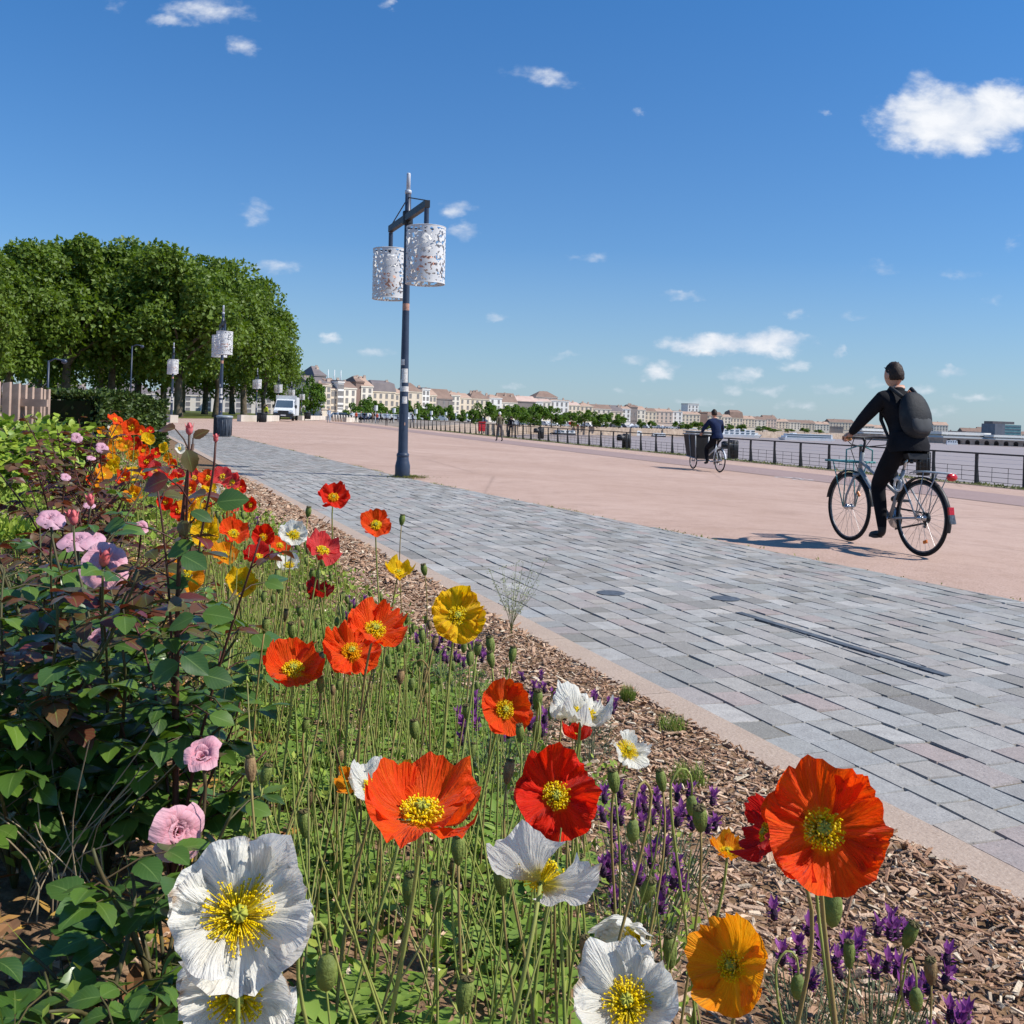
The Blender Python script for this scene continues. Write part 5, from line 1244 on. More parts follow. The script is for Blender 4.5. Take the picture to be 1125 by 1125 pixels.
for i in range(3600):
    k = rdir(r_); lobes = [V((-.5, .1, 0.28)), V((-.1, .3, 0.32)), V((0, .7, 0.34)), V((-.3, -.4, 0.22)), V((-.8, .3, 0.32)), V((-.45, -.1, 0.24)), V((-.1, .1, 0.24))]; lo = lobes[r_.randrange(7)]
    p = lo + V((k.x * .32, k.y * .36, k.z * .22)) * (.6 + .4 * r_.random()); p.z = max(.02, p.z); leaf(m, p, (k + V((0, 0, -.1)) + rdir(r_) * .6), k + V((0, 0, .8)), r_.uniform(.05, .09), r_.uniform(.02, .034), .15, .6, 2, 3, r=r_)
for i in range(14):
    t_ = V((r_.uniform(-.9, .1), r_.uniform(-.3, .8), r_.uniform(.2, .42))); st.tube(bez(V((t_.x * .3, t_.y * .3, 0)), V((t_.x * .4, t_.y * .4, .3)), t_ * .9, t_, 5), .006, 5)
m.build('foliage', BRT, root, True); st.build('stem', RSTEM, root, True)
# green shrubs behind maroon roses
for i, (x, d, lb) in enumerate(((4, 4.6, 'low bright green weeds clump left of the brown rose bush'), (130, 8.5, 'green leafy clump just under the hedge end'), (45, 3.2, 'low green leafy clump behind the rose bush at the left'))):
    b_ = bedpt(x, 600, d); root = empty('plant', b_); tag(root, lb, 'plant'); m = MB(); rr = random.Random(i)
    for k in range(700):
        q = rdir(rr); p = V((q.x * .45, q.y * .45, abs(q.z) * .22)) * rr.uniform(.5, 1) * (.5 if i != 1 else .9); leafq(m, p, q + V((0, 0, .6)), rdir(rr) + V((0, 0, 1)), rr.uniform(.03, .06), .014, .3)
    m.build('foliage', BRT if i == 0 else HEDG, root)
# ---------------------------------------------------------------- trees
BARK = mat('plane_bark', C(120, 108, 90), C(84, 74, 62), scale=2.5, rough=.9, spec=.1)
TL = [mat('plane_leaf', (1, 1, 1, 1), island=[C(96, 118, 42), C(108, 130, 48), C(84, 106, 38), C(120, 140, 56), C(100, 122, 44)], col2=C(64, 84, 30), scale=.35, rough=.5, spec=.3, transl=.28, tcol=C(120, 150, 30)),
      mat('lime_leaf', (1, 1, 1, 1), island=[C(76, 110, 34), C(94, 128, 42), C(60, 92, 30), C(110, 140, 52), C(52, 80, 28)], rough=.5, spec=.3, transl=.28, tcol=C(120, 150, 30))]
def crown_mesh(seed, n, size, rx, rz, lobes, mt, flat=.55):
    r = random.Random(seed); m = MB(); L = []
    for k in range(lobes):
        d = rdir(r); d.z = abs(d.z) * 1.25 - .38 if r.random() < .62 else d.z; d.normalize()
        q = r.uniform(.5, .9); L.append((V((d.x * rx * q, d.y * rx * q, d.z * rz * q)), rx * r.uniform(.18, .34)))
    for i in range(n):
        c, rad = L[r.randrange(lobes)]; d = rdir(r)
        if d.z < -.3 and r.random() < .6: d.z = -d.z
        bump = 1 + .3 * mn.noise(d * 2.6 + c)
        p = c + V((d.x, d.y, d.z * .85)) * rad * bump * (1 - abs(r.gauss(0, .09)))
        if r.random() < .12: p = c + rdir(r) * rad * r.random()
        a = (d * .6 + rdir(r) * .9 + V((0, 0, -.25))).normalized()
        leafq(m, p, a, d + rdir(r) * .75 + V((0, 0, .35)), size * r.uniform(.55, 1.25), size * r.uniform(.28, .42), r.uniform(.05, .35))
    return m.mesh('crown', mt)
def trunk_mesh(h_, rad, spread, seed, mt=BARK):
    r = random.Random(seed); m = MB(); m.tube([(0, 0, -.3), (0, 0, h_ * .1), (r.uniform(-.2, .2), r.uniform(-.2, .2), h_ * .55), (r.uniform(-.3, .3), r.uniform(-.3, .3), h_)], [rad * 1.35, rad, rad * .85, rad * .7], 10)
    for k in range(6):
        a = k * 1.05 + r.uniform(-.3, .3); e = V((cos(a) * spread, sin(a) * spread, h_ + spread * r.uniform(.5, 1.3))); s_ = V((0, 0, h_ * r.uniform(.72, 1.0))); m.tube(bez(s_, s_ + V((cos(a) * .4, sin(a) * .4, spread * .4)), e * .8 + s_ * .2, e, 5), [rad * .55, rad * .45, rad * .36, rad * .28, rad * .2, rad * .1], 6)
    return m.mesh('trunk', mt, True)
CR = [crown_mesh(s, 15000, .58, 7.0, 9.0, 66, TL[0]) for s in (1, 2, 3)]
TR = [trunk_mesh(6.5, .48, 4.5, s) for s in (1, 2)]
def plane_tree(x, d, top, lb, k, w=1.0, grp='plane trees of the grove'):
    p = at(x, hz(x), d); zt = at(x, top, d).z; g = 0.0
    sc = (zt - g) / 19.6
    root = empty('plane_tree', (p.x, p.y, g), k * 1.3); root.scale = (sc * w, sc * w, sc); tag(root, lb, 'tree', grp)
    inst('trunk', TR[k % 2], root); inst('crown', CR[k % 3], root, (0, 0, 10.7), (0, 0, k * 2.1))
PT = [(10, 92, 262, 'plane tree at the left edge of the grove above the wooden fence', 1.0), (72, 98, 246, 'tallest plane tree of the grove, above the left half of the hedge', 1.05), (122, 104, 260, 'plane tree of the grove above the right end of the hedge', .95), (196, 100, 268, 'plane tree with a wide front crown over the middle lamp', 1.0), (150, 112, 274, 'plane tree in the dip of the grove outline behind the camera post', .95), (238, 110, 280, 'plane tree of the grove behind the lamp with the litter bin', .95), (268, 126, 300, 'plane tree near the right end of the grove with sloping crown', .95), (290, 146, 336, 'rightmost tall plane tree of the grove left above the van', .9), (-40, 84, 262, 'plane tree half cut by the left edge of the photo', 1.0),
      (40, 125, 280, 'plane tree in the second row behind the left end of the grove', 1.0), (110, 135, 300, 'plane tree in the second row behind the camera post', 1.0), (180, 140, 300, 'plane tree in the second row behind the middle lamp', 1.0), (225, 150, 320, 'plane tree in the second row at the right of the grove', 1.0), (60, 160, 330, 'plane tree in the back row behind the fence and hedge', 1.1), (130, 165, 330, 'plane tree in the back row behind the right end of the hedge', 1.1), (200, 170, 335, 'plane tree in the back row behind the middle lamp', 1.1), (255, 175, 340, 'plane tree in the back row behind the lamp with the litter bin', 1.1), (0, 150, 330, 'plane tree in the back row at the left edge', 1.1), (302, 172, 378, 'small plane tree over the van at the right end of the grove', .95)]
for i, (x, d, t, lb, w_) in enumerate(PT): plane_tree(x, d, t, lb, i, w_)
CS = [crown_mesh(s, 2600, .62, 3.6, 3.3, 16, TL[1]) for s in (11, 12, 13)]
TS = trunk_mesh(2.6, .2, 2.0, 7)
def small_tree(x, d, top, w_, base, lb, k, grp):
    p = at(x, hz(x), d); zt = at(x, top, d).z; zb = at(x, base, d).z; hgt = zt - zb; root = empty('tree', (p.x, p.y, zb), k); sx = w_ * d / F / 8.2; root.scale = (sx, sx, hgt / 7.6); tag(root, lb, 'tree', grp)
    inst('trunk', TS, root); inst('crown', CS[k % 3], root, (0, 0, 4.1), (0, 0, k * 1.7))
small_tree(341, 180, 411, 34, 458, 'round tree standing right of the van in front of the slate roofed house', 0, 'trees by the van'); small_tree(329, 165, 424, 26, 458, 'tree just behind the van under the end of the grove', 1, 'trees by the van')
FT = [(388, 441, 24), (400, 436, 20), (411, 440, 22), (424, 442, 22), (436, 446, 20), (452, 440, 22), (466, 442, 22), (480, 444, 22), (493, 445, 20), (506, 449, 16), (518, 449, 18), (533, 441, 26), (548, 444, 24), (560, 444, 24), (571, 445, 24), (583, 446, 24), (594, 444, 26), (606, 446, 24), (616, 452, 18), (628, 452, 18), (642, 450, 22), (656, 451, 20), (666, 453, 16), (680, 455, 18), (705, 460, 10), (716, 462, 12), (745, 463, 14), (756, 464, 14), (768, 463, 16), (778, 465, 14), (800, 465, 12), (814, 466, 14), (838, 468, 16), (850, 470, 16), (866, 471, 14), (884, 470, 12), (1022, 474, 14), (1034, 475, 12), (900, 472, 12)]
for i, (x, t, w_) in enumerate(FT):
    d = 240 + (x - 388) * 1.05 if x < 700 else 560 + (x - 700) * .9
    base = hz(x) + F * 3.0 / d + (1 if x > 560 else 0)
    z = ('in the quayside row between the van and the near lamp' if x < 442 else 'in the quayside row right of the near lamp' if x < 525 else 'in the dense tree group behind the two walkers' if x < 625 else 'in the quayside row behind the moored red boats' if x < 690 else 'in the far row behind the white river boats' if x < 930 else 'beside the far sheds across the water')
    small_tree(x, d, t, w_ * 1.15, base, 'small round quayside tree %s' % z, i, 'quayside trees %s' % z)

# ---------------------------------------------------------------- buildings across the bend of the river
BW = [mat('limestone_a', C(232, 216, 192), C(220, 202, 176), scale=.12, rough=.9), mat('limestone_b', C(238, 228, 210), C(228, 214, 192), scale=.12, rough=.9), mat('limestone_white', C(242, 238, 230), C(234, 228, 218), scale=.12, rough=.9), mat('limestone_pink', C(226, 204, 186), C(214, 190, 172), scale=.12, rough=.9), mat('wall_grey', C(146, 136, 130), C(132, 122, 118), scale=.12, rough=.9), mat('wall_brown', C(146, 122, 110), C(130, 108, 98), scale=.12, rough=.9)]  # wall colours, like the roofs below, lightened in place of distance haze
BR = [mat('slate_roof', C(126, 116, 114), C(110, 102, 102), scale=.3, rough=.8), mat('tile_roof', C(186, 158, 138), C(168, 140, 122), scale=.3, rough=.9), mat('brown_roof', C(146, 122, 108), C(128, 106, 94), scale=.3, rough=.9), mat('pink_roof', C(204, 178, 164), C(190, 162, 148), scale=.3, rough=.9)]
CHM = mat('chimney_stone', C(206, 184, 166), C(172, 148, 132), scale=.5, rough=.9)
WINM = mat('window_glass', C(122, 118, 116), C(150, 142, 134), scale=.2, rough=.3, spec=.5)  # pane grey lightened along with the walls to stand for haze
wm = MB(); wm.box((0, 0, 0), (1.15, .12, 2.3)); WINME = wm.mesh('window', WINM)
def bd(x): return 300 if x < 300 else 340 + (x - 335) * .95 if x < 700 else 690 + (x - 700) * 1.2
rb = random.Random(17)
def building(x0, x1, eave, wall, roof, rkind, lb, rise=None, dd=0.0, nrow=3, yaw=.0, nwin=None, chim=2, base=None, name='town_house', cat='building', grp='stone houses along the far quay', depth=None):
    xc = (x0 + x1) / 2; d = bd(xc) + dd; p = at(xc, hz(xc), d); w_ = (x1 - x0) * d / F * 1.03 / (cos(yaw) ** .5); zt = at(xc, eave, d).z; zb = -3.0; hgt = zt - zb; dep = depth or max(12, w_ * .55)
    rz = atan2(p.x, p.y) * -1 + yaw
    root = empty(name, (p.x, p.y, zb), rz); tag(root, lb, cat, grp)
    m = MB(); m.box((0, dep / 2, hgt / 2), (w_, dep, hgt)); m.box((0, dep / 2, hgt - .25), (w_ + .5, dep + .5, .45)); 
    if hgt > 9: m.box((0, -.08, hgt * .36), (w_ + .1, .3, .35))
    m.build('wall', BW[wall], root)
    r_ = rise if rise is not None else rb.uniform(2.2, 4.0); m = MB(); e = .3; X, Y0, Y1 = w_ / 2 + e, -e, dep + e
    if rkind == 'hip':
        k = min(w_, dep) * .42; m.add([(-X, Y0, hgt), (X, Y0, hgt), (X, Y1, hgt), (-X, Y1, hgt), (-X + k, dep / 2, hgt + r_), (X - k, dep / 2, hgt + r_)], [(0, 1, 5, 4), (1, 2, 5), (2, 3, 4, 5), (3, 0, 4)])
    elif rkind == 'gable':
        m.add([(-X, Y0, hgt), (X, Y0, hgt), (X, Y1, hgt), (-X, Y1, hgt), (-X, dep / 2, hgt + r_), (X, dep / 2, hgt + r_)], [(0, 1, 5, 4), (2, 3, 4, 5), (0, 4, 3), (1, 2, 5)])
    elif rkind == 'mansard':
        k = 1.4; m.add([(-X, Y0, hgt), (X, Y0, hgt), (X, Y1, hgt), (-X, Y1, hgt), (-X + .4, Y0 + k, hgt + r_ * .72), (X - .4, Y0 + k, hgt + r_ * .72), (X - .4, Y1 - k, hgt + r_ * .72), (-X + .4, Y1 - k, hgt + r_ * .72), (-X + 2, dep / 2, hgt + r_), (X - 2, dep / 2, hgt + r_)], [(0, 1, 5, 4), (1, 2, 6, 5), (2, 3, 7, 6), (3, 0, 4, 7), (4, 5, 9, 8), (5, 6, 9), (6, 7, 8, 9), (7, 4, 8)])
    else:
        m.box((0, dep / 2, hgt + .2), (w_ + .3, dep + .3, .5))
    rf = m.build('roof', BR[roof], root)
    for k in range(chim):
        m = MB(); cx = rb.uniform(-.46, .46) * w_; ch = r_ * rb.uniform(.55, .85) + .7; m.box((0, 0, ch / 2), (rb.uniform(.7, 1.5), .7, ch))
        for q in range(3): m.lathe([(.18, ch), (.15, ch + .5)], 6, (-.4 + .4 * q, 0, 0))
        m.build('chimney', CHM, rf, False, (cx, dep * rb.uniform(.3, .6), hgt))
    nw = nwin if nwin is not None else max(2, int(round(w_ / 3.1)))
    if wall != 5:
        rows = nrow
        for q in range(rows):
            z = hgt * (.30 + .66 * (q + .5) / rows); s_ = min(1.25, hgt * .6 / rows / 3.1)
            for i in range(min(nw, 12)):
                inst('window', WINME, root, (-w_ / 2 + w_ * (i + .5) / min(nw, 12), -.02, z), (0, 0, 0), (1.0, 1, s_))
BL = [ # x0, x1, eave, wall, roof, kind, rise, ddepth, rows, label
 (326, 349, 421, 1, 0, 'mansard', 3.0, 40, 3, 'pale house with slate mansard behind the round tree'), (344, 357, 412, 4, 0, 'hip', 3.6, 30, 2, 'dark slate house with pyramid roof topping the left end of the row'), (338, 372, 421, 0, 0, 'gable', 2.2, 14, 3, 'long slate roofed house below the pyramid roof'), (353, 363, 423, 0, 2, 'hip', 1.0, 0, 4, 'cream house front right of the round tree'), (363, 371, 427, 0, 2, 'gable', 3.6, 3, 3, 'narrow cream house under a tall brown roof slope'), (370.5, 377, 419, 2, 0, 'flat', .5, -3, 4, 'tall narrow white house of the left row'), (377, 391, 426, 1, 2, 'gable', 2.6, 2, 3, 'cream house with brown roof right of the tall narrow one'),
 (390, 399, 419, 5, 2, 'hip', 2.2, 6, 2, 'house with bare brown side wall'), (396, 409, 424, 1, 1, 'hip', 4.0, 0, 4, 'white fronted house with tiled pyramid roof'), (408, 434, 430, 0, 0, 'mansard', 4.8, 2, 3, 'long house with tall slate mansard left of the near lamp'), (433, 444, 432, 0, 1, 'hip', 2.5, 4, 3, 'cream house just left of the near lamp'), (446, 463, 430, 0, 2, 'hip', 4.0, 0, 3, 'cream house with brown roof just right of the near lamp'), (463, 471.5, 427, 2, 0, 'flat', .6, -3, 4, 'tall white house right of the near lamp'), (471, 479, 434, 0, 1, 'gable', 3.0, 3, 3, 'small cream house with tiled roof beside the tall white one'), (478, 497, 438, 4, 2, 'gable', 4.8, 6, 2, 'house with broad grey side wall and brown roof'),
 (495, 505, 434, 1, 1, 'gable', 1.6, 0, 4, 'cream house with many chimneys left of the chimney row'), (504, 517, 437, 0, 1, 'gable', 2.4, 2, 3, 'house with a row of tall chimneys'), (516, 537, 438, 0, 2, 'hip', 4.4, 2, 3, 'cream house with dome like brown roof'), (537, 551, 437, 2, 1, 'hip', 1.8, 0, 3, 'pale house left of the big brown roof'), (550, 568, 442, 1, 2, 'gable', 5.2, 3, 2, 'house with big dark brown roof behind the tree group'), (567, 588, 441, 4, 3, 'gable', 3.2, 4, 1, 'dark grey hall with pinkish roof'), (586, 596, 441, 2, 3, 'hip', 2.0, 0, 2, 'white house between the grey hall and the tall white one'), (588, 612, 436, 3, 2, 'hip', 3.6, 30, 1, 'brown roofs rising behind the tall white house'), (595, 605, 441, 1, 3, 'gable', 1.5, -2, 3, 'cream house left of the bright white house'),
 (604, 624.5, 440, 2, 1, 'flat', .8, -5, 3, 'bright white house standing out in the middle of the row'), (624, 637, 445, 0, 3, 'gable', 2.0, 0, 3, 'cream house right of the bright white house'), (637, 651, 446, 0, 1, 'hip', 2.2, 2, 3, 'cream house behind the red boats'), (650, 671, 449, 1, 2, 'gable', 2.8, 0, 3, 'long cream house with dark chimneys behind the red boats'), (670, 684, 452, 0, 0, 'gable', 4.2, 3, 3, 'cream house with dark slate roof'), (683, 692.5, 449, 2, 1, 'gable', 1.6, -2, 3, 'white house left of the tall grey side wall'), (691.5, 700, 447, 4, 2, 'gable', 1.6, 2, 1, 'house with tall grey side wall'), (699, 709, 450, 1, 1, 'gable', 2.4, 0, 3, 'cream house right of the tall grey side wall'), (708, 721, 452, 0, 2, 'gable', 2.4, 2, 3, 'cream house with brown chimneys right of the grey wall'),
 (720, 739, 452, 3, 1, 'gable', 2.0, 0, 3, 'pinkish house row left of the white block'), (739, 749.5, 452, 2, 1, 'flat', .8, -4, 3, 'white house below the white tower block'), (749, 769, 455, 0, 1, 'gable', 2.0, 0, 3, 'cream house under the white tower block'), (768, 777, 453, 5, 2, 'flat', 1.0, 4, 2, 'house with brown side wall left of the cargo bike rider'), (776, 793, 456, 0, 2, 'gable', 2.6, 0, 3, 'cream house behind the cargo bike rider'), (792, 803, 458, 1, 1, 'gable', 2.0, 0, 3, 'cream house right of the cargo bike rider'), (802, 816, 459, 0, 2, 'mansard', 6.5, 4, 2, 'house with tall dark brown mansard'), (815, 829, 460, 0, 1, 'gable', 2.5, 0, 3, 'cream house right of the dark mansard'), (828, 841, 461, 1, 2, 'gable', 2.6, 2, 3, 'cream house above the left white boat'), (840, 853, 460, 3, 2, 'gable', 3.0, 2, 3, 'pinkish house with brown roof above the left white boat'), (852, 866, 463, 0, 1, 'gable', 2.2, 0, 3, 'cream house between the two white boats'), (865, 879, 464, 1, 2, 'gable', 2.4, 2, 3, 'cream house left above the right white boat'), (878, 895, 465, 0, 2, 'gable', 2.8, 0, 3, 'cream house above the right white boat'), (894, 911, 466, 1, 1, 'gable', 2.4, 2, 3, 'cream house at the right end of the right white boat'), (910, 926, 469, 4, 0, 'flat', 1.0, -6, 2, 'blue grey low block at the right end of the house row'), (912, 938, 464, 0, 2, 'gable', 3.0, 20, 3, 'cream houses behind the blue grey block'), (1026, 1041, 467, 1, 1, 'gable', 3.4, 0, 3, 'cream house with tall chimneys right of the backpack'), (940, 960, 468, 0, 1, 'gable', 2.0, 10, 3, 'cream house behind the arm of the near cyclist'), (1043, 1060, 474, 4, 0, 'flat', 1.0, 40, 1, 'dark low block behind the sheds'), (1058, 1078, 474, 3, 2, 'gable', 4.0, 30, 1, 'brown roofed houses behind the sheds'), (1076, 1092, 473, 3, 2, 'gable', 4.0, 30, 1, 'pale roofed houses left of the glass block'), (958, 972, 470, 0, 1, 'gable', 3.0, 40, 1, 'low cream houses left of the near cyclist body'), (1008, 1028, 471, 3, 2, 'gable', 3.4, 20, 2, 'pinkish houses just right of the backpack'), (1090, 1120, 474, 0, 1, 'gable', 2.6, 60, 1, 'cream houses in front of the glass block'), (925, 948, 468, 1, 1, 'gable', 2.4, 30, 2, 'cream houses at the handlebar of the near bicycle'), (1118, 1150, 477, 1, 2, 'gable', 3.0, 30, 1, 'low houses at the right edge behind the sheds')]
for (x0, x1, ev, wl, rf, kd, rs_, dd, nr, lb) in BL: building(x0, x1, ev, wl, rf, kd, lb, rs_, dd, nr, (.5 if x0 < 540 else .42) + rb.uniform(-.05, .05), chim=rb.choice([1, 2, 2, 3]) if kd != 'flat' else 1)
building(755, 767, 444, 2, 0, 'flat', 'white high rise tower behind the houses', 1.0, 90, 5, .5, chim=0, name='tower_block', cat='tower', grp='modern blocks')
GLS = mat('green_glass', C(86, 128, 132), C(120, 158, 160), scale=.25, rough=.25, spec=.6)
GRC = mat('grey_cladding', C(128, 132, 140), C(112, 116, 124), scale=.2, rough=.7)
# glass office block at the right
d = 950; p = at(1106, hz(1106), d); root = empty('office_block', (p.x, p.y, -3), .12); tag(root, 'modern glass and grey office block at the far right', 'office building')
zt = at(1106, 466, d).z + 3
m = MB(); m.box((-9, 8, zt / 2), (10, 22, zt)); m.build('wall', GRC, root); m = MB(); m.box((4.5, 8, zt * .48), (17, 20, zt * .96)); m.build('glass_front', GLS, root)
m = MB(); m.box((-3, 8, zt + 1.2), (22, 14, 2.4)); m.build('roof_plant', BR[0], root)
for k in range(5): m = MB(); m.box((4.5, -2.1, zt * (.1 + .19 * k)), (17.2, .3, .5)); m.build('floor_band', GRC, root)
# sheds with white roofs along the far quay
def shed(x0, x1, yt, yb, d, lb, arc=True):
    xc = (x0 + x1) / 2; p = at(xc, hz(xc), d); w_ = (x1 - x0) * d / F; zt = at(xc, yt, d).z; zb = at(xc, yb, d).z; h_ = zt - zb; root = empty('quay_shed', (p.x, p.y, zb), -atan2(p.x, p.y) + .55); tag(root, lb, 'shed', 'long white roofed quay sheds')
    m = MB(); m.box((0, 9, h_ * .35), (w_, 18, h_ * .7)); m.build('wall', BW[3], root); m = MB(); m.box((0, 8, h_ * .5), (w_ + .8, 22, h_ * .14)); m.build('canopy', WHT, root); m = MB(); m.box((0, 9, h_ * .87), (w_ + 1.2, 20, h_ * .26)); m.build('roof', BW[2], root)
    n_ = max(3, int(w_ / 7))
    for i in range(n_): m = MB(); m.box((0, 0, 0), (3.4, .3, h_ * .36)); m.build('door', WINM, root, False, (-w_ / 2 + w_ * (i + .5) / n_, -.1, h_ * .2))
    m = MB(); m.box((0, -.06, h_ * .65), (w_ * .96, .2, h_ * .11)); m.build('window_band', WINM, root)
shed(1033, 1089, 475.0, 486.5, 790, 'long white roofed quay shed left of the glass block'); shed(1091, 1140, 478.5, 488, 780, 'long white roofed quay shed at the right edge')
shed(946, 972, 471, 480.5, 860, 'low pale quay building behind the near cyclist')
# arched quay
QA = mat('quay_arch_dark', C(52, 44, 40), C(64, 56, 50), scale=.4, rough=.9)
root = empty('arched_quay', far(1095, 712, -2.75)); tag(root, 'brown quay wall with a row of dark arches at the far right', 'quay wall'); root.rotation_euler = (0, 0, -.47)
m = MB(); m.box((0, 0, -2.0), (70, 2.2, 4.0)); m.build('wall', STONEQ, root)
for i in range(11):
    m = MB(); m.lathe([(1.5, -.2), (1.5, .2)], 14, (0, 0, 0), Matrix.Rotation(pi / 2, 3, 'X')); m.box((0, 0, -.9), (3, .4, 1.8)); m.build('arch', QA, root, False, (-31 + i * 6.2, -1.05, -2.1))
# pale town blocks seen under the crowns of the grove
for x0, x1, ev, lb in ((-60, 20, 428, 'pale building glimpsed under the grove above the fence'), (22, 98, 430, 'pale building glimpsed under the grove behind the hedge'), (100, 168, 431, 'pale building glimpsed under the grove left of the middle lamp'), (170, 232, 433, 'pale building glimpsed under the grove right of the middle lamp'), (234, 290, 434, 'pale building glimpsed under the grove left of the van'), (291, 334, 436, 'pale building glimpsed behind the van')):
    building(x0, x1, ev, 1, 0, 'hip', lb, 3.0, 0, 3, 0.0, chim=2, grp='pale buildings behind the grove')
# ---------------------------------------------------------------- boats
HULLW = mat('boat_white', C(230, 232, 234), C(214, 218, 222), scale=.2, rough=.35, spec=.4); HULLR = mat('boat_red', C(176, 66, 52), C(150, 54, 46), scale=.4, rough=.5); HULLB = mat('boat_dark', C(44, 46, 54), C(58, 58, 64), scale=.4, rough=.5); GLB = mat('boat_glass', C(60, 76, 92), C(84, 100, 114), scale=.3, rough=.2, spec=.6)
def cruise(x0, x1, yt, yb, lb, decks=2, mt=HULLW, flip=1, blue=False):
    xc = (x0 + x1) / 2; d = F * 8.1 / (yb - hz(xc)); p = at(xc, yb, d); L = (x1 - x0) * d / F / .9; h_ = (yb - yt) * d / F; root = empty('river_boat', (p.x, p.y, -7), -atan2(p.x, p.y) + .5); tag(root, lb, 'boat', 'boats moored along the far quay'); root.scale = (flip, 1, 1)
    b_ = L * .09; m = MB(); hh = h_ * .34
    m.add([(-L / 2, -b_, hh), (L * .42, -b_, hh), (L / 2, 0, hh * 1.15), (L * .42, b_, hh), (-L / 2, b_, hh), (-L / 2 * .98, -b_ * .9, -.3), (L * .40, -b_ * .9, -.3), (L * .46, 0, -.3), (L * .40, b_ * .9, -.3), (-L / 2 * .98, b_ * .9, -.3)], [(0, 1, 2, 3, 4), (5, 6, 1, 0), (6, 7, 2, 1), (7, 8, 3, 2), (8, 9, 4, 3), (9, 5, 0, 4)]); m.build('hull', mt, root)
    dh = (h_ - hh) * .86 / decks
    for k in range(decks):
        m = MB(); m.box((-L * .03 - k * L * .02, 0, hh + dh * (k + .5)), (L * (.86 - .05 * k), b_ * 1.8, dh - .02)); dk = m.build('deck', HULLW, root)
        n_ = max(4, int(L * .8 / 4)); m = MB()
        if blue: m.box((-L * .03, -b_ * .92, hh + dh * (k + .5)), (L * .8, .12, dh * .5))
        else:
            for i in range(n_): m.box((-L * .43 + L * .8 * (i + .5) / n_, -b_ * .92, hh + dh * (k + .52)), (L * .8 / n_ * .6, .12, dh * .45))
        m.build('window_row', GLB, dk)
    m = MB(); m.box((L * .22, 0, h_ * .93), (L * .07, b_ * 1.2, h_ * .16)); m.build('wheelhouse', HULLW, root); m = MB(); m.tube([(-L * .1, 0, h_ * .86), (-L * .1, 0, h_ * 1.12)], .12, 5); m.build('mast', SILV, root)
cruise(750, 838, 470.5, 480, 'long white river boat behind the cargo bike rider', 2); cruise(855, 914, 476, 484, 'white river boat with blue glass to the right of the long one', 2, HULLW, -1, True)
cruise(655, 677, 469.5, 477.5, 'red hulled boat with white deck', 1, HULLR); cruise(606, 632, 472, 477.6, 'low dark boat with white deck near the walkers', 1, HULLB, -1); cruise(634, 652, 471.5, 477, 'small red and white boat left of the red hulled one', 1, HULLR); cruise(686, 706, 473, 478.5, 'small white boat right of the red hulled one', 1, HULLW); cruise(716, 732, 475.5, 480, 'small dark boat left of the long white one', 1, HULLB); cruise(1040, 1052, 483.5, 488.5, 'small white boat below the sheds', 1, HULLW)
# ---------------------------------------------------------------- parked vehicles and stalls on the far quay
CARC = [mat('car_white', C(228, 228, 226), rough=.35), mat('car_silver', C(176, 180, 184), rough=.35), mat('car_dark', C(48, 52, 60), rough=.35), mat('car_red', C(170, 44, 40), rough=.35), mat('car_blue', C(62, 84, 128), rough=.35)]
CN = ['white', 'silver', 'dark', 'red', 'blue']; TYRE = mat('tyre_rubber', C(26, 26, 27), C(36, 36, 36), scale=30, rough=.85)
def car_meshes(ci, van):
    m = MB(); L, W_, h_ = (4.2, 1.75, 1.45) if not van else (5.2, 2.0, 2.3)
    sil = [(-L / 2, .35), (-L / 2, .8), (-L * .42, .95), (-L * .3, h_ * .97), (L * .12, h_), (L * .28, .95), (L * .47, .85), (L / 2, .6), (L / 2, .35)] if not van else [(-L / 2, .35), (-L / 2, h_), (L * .25, h_), (L * .36, 1.3), (L * .48, 1.1), (L / 2, .7), (L / 2, .35)]
    n_ = len(sil); vs = [V((x, -W_ / 2, z)) for x, z in sil] + [V((x, W_ / 2, z)) for x, z in sil]; m.add(vs, [tuple(range(n_)), tuple(range(2 * n_ - 1, n_ - 1, -1))] + [(i, n_ + i, n_ + (i + 1) % n_, (i + 1) % n_) for i in range(n_)])
    w_ = MB()
    for sx in (-.3, .3):
        for sy in (-1, 1): w_.lathe([(.32, -.1), (.32, .1)], 10, (L * sx, sy * W_ * .48, .32), Matrix.Rotation(pi / 2, 3, 'X'))
    g = MB(); g.box((-L * .04 if not van else L * .2, 0, h_ * .78), (L * .36 if not van else L * .16, W_ + .03, h_ * .2))
    return m.mesh('body', CARC[ci]), w_.mesh('wheels', TYRE), g.mesh('glass', GLB)
CM = {}
def car(x, y, ci, van, yaw, lb, grp, d=None):
    key = (ci, van)
    if key not in CM: CM[key] = car_meshes(ci, van)
    zst = -2.3 if x > 540 else -1.3
    d = d or F * (H - zst) / (y - hz(x)); p = at(x, y, d)
    root = empty('parked_van' if van else 'parked_car', (p.x, p.y, p.z), yaw); tag(root, lb, 'van' if van else 'car', grp)
    for m_, nm in zip(CM[key], ('body', 'wheels', 'glass')): inst(nm, m_, root)
rc = random.Random(44)
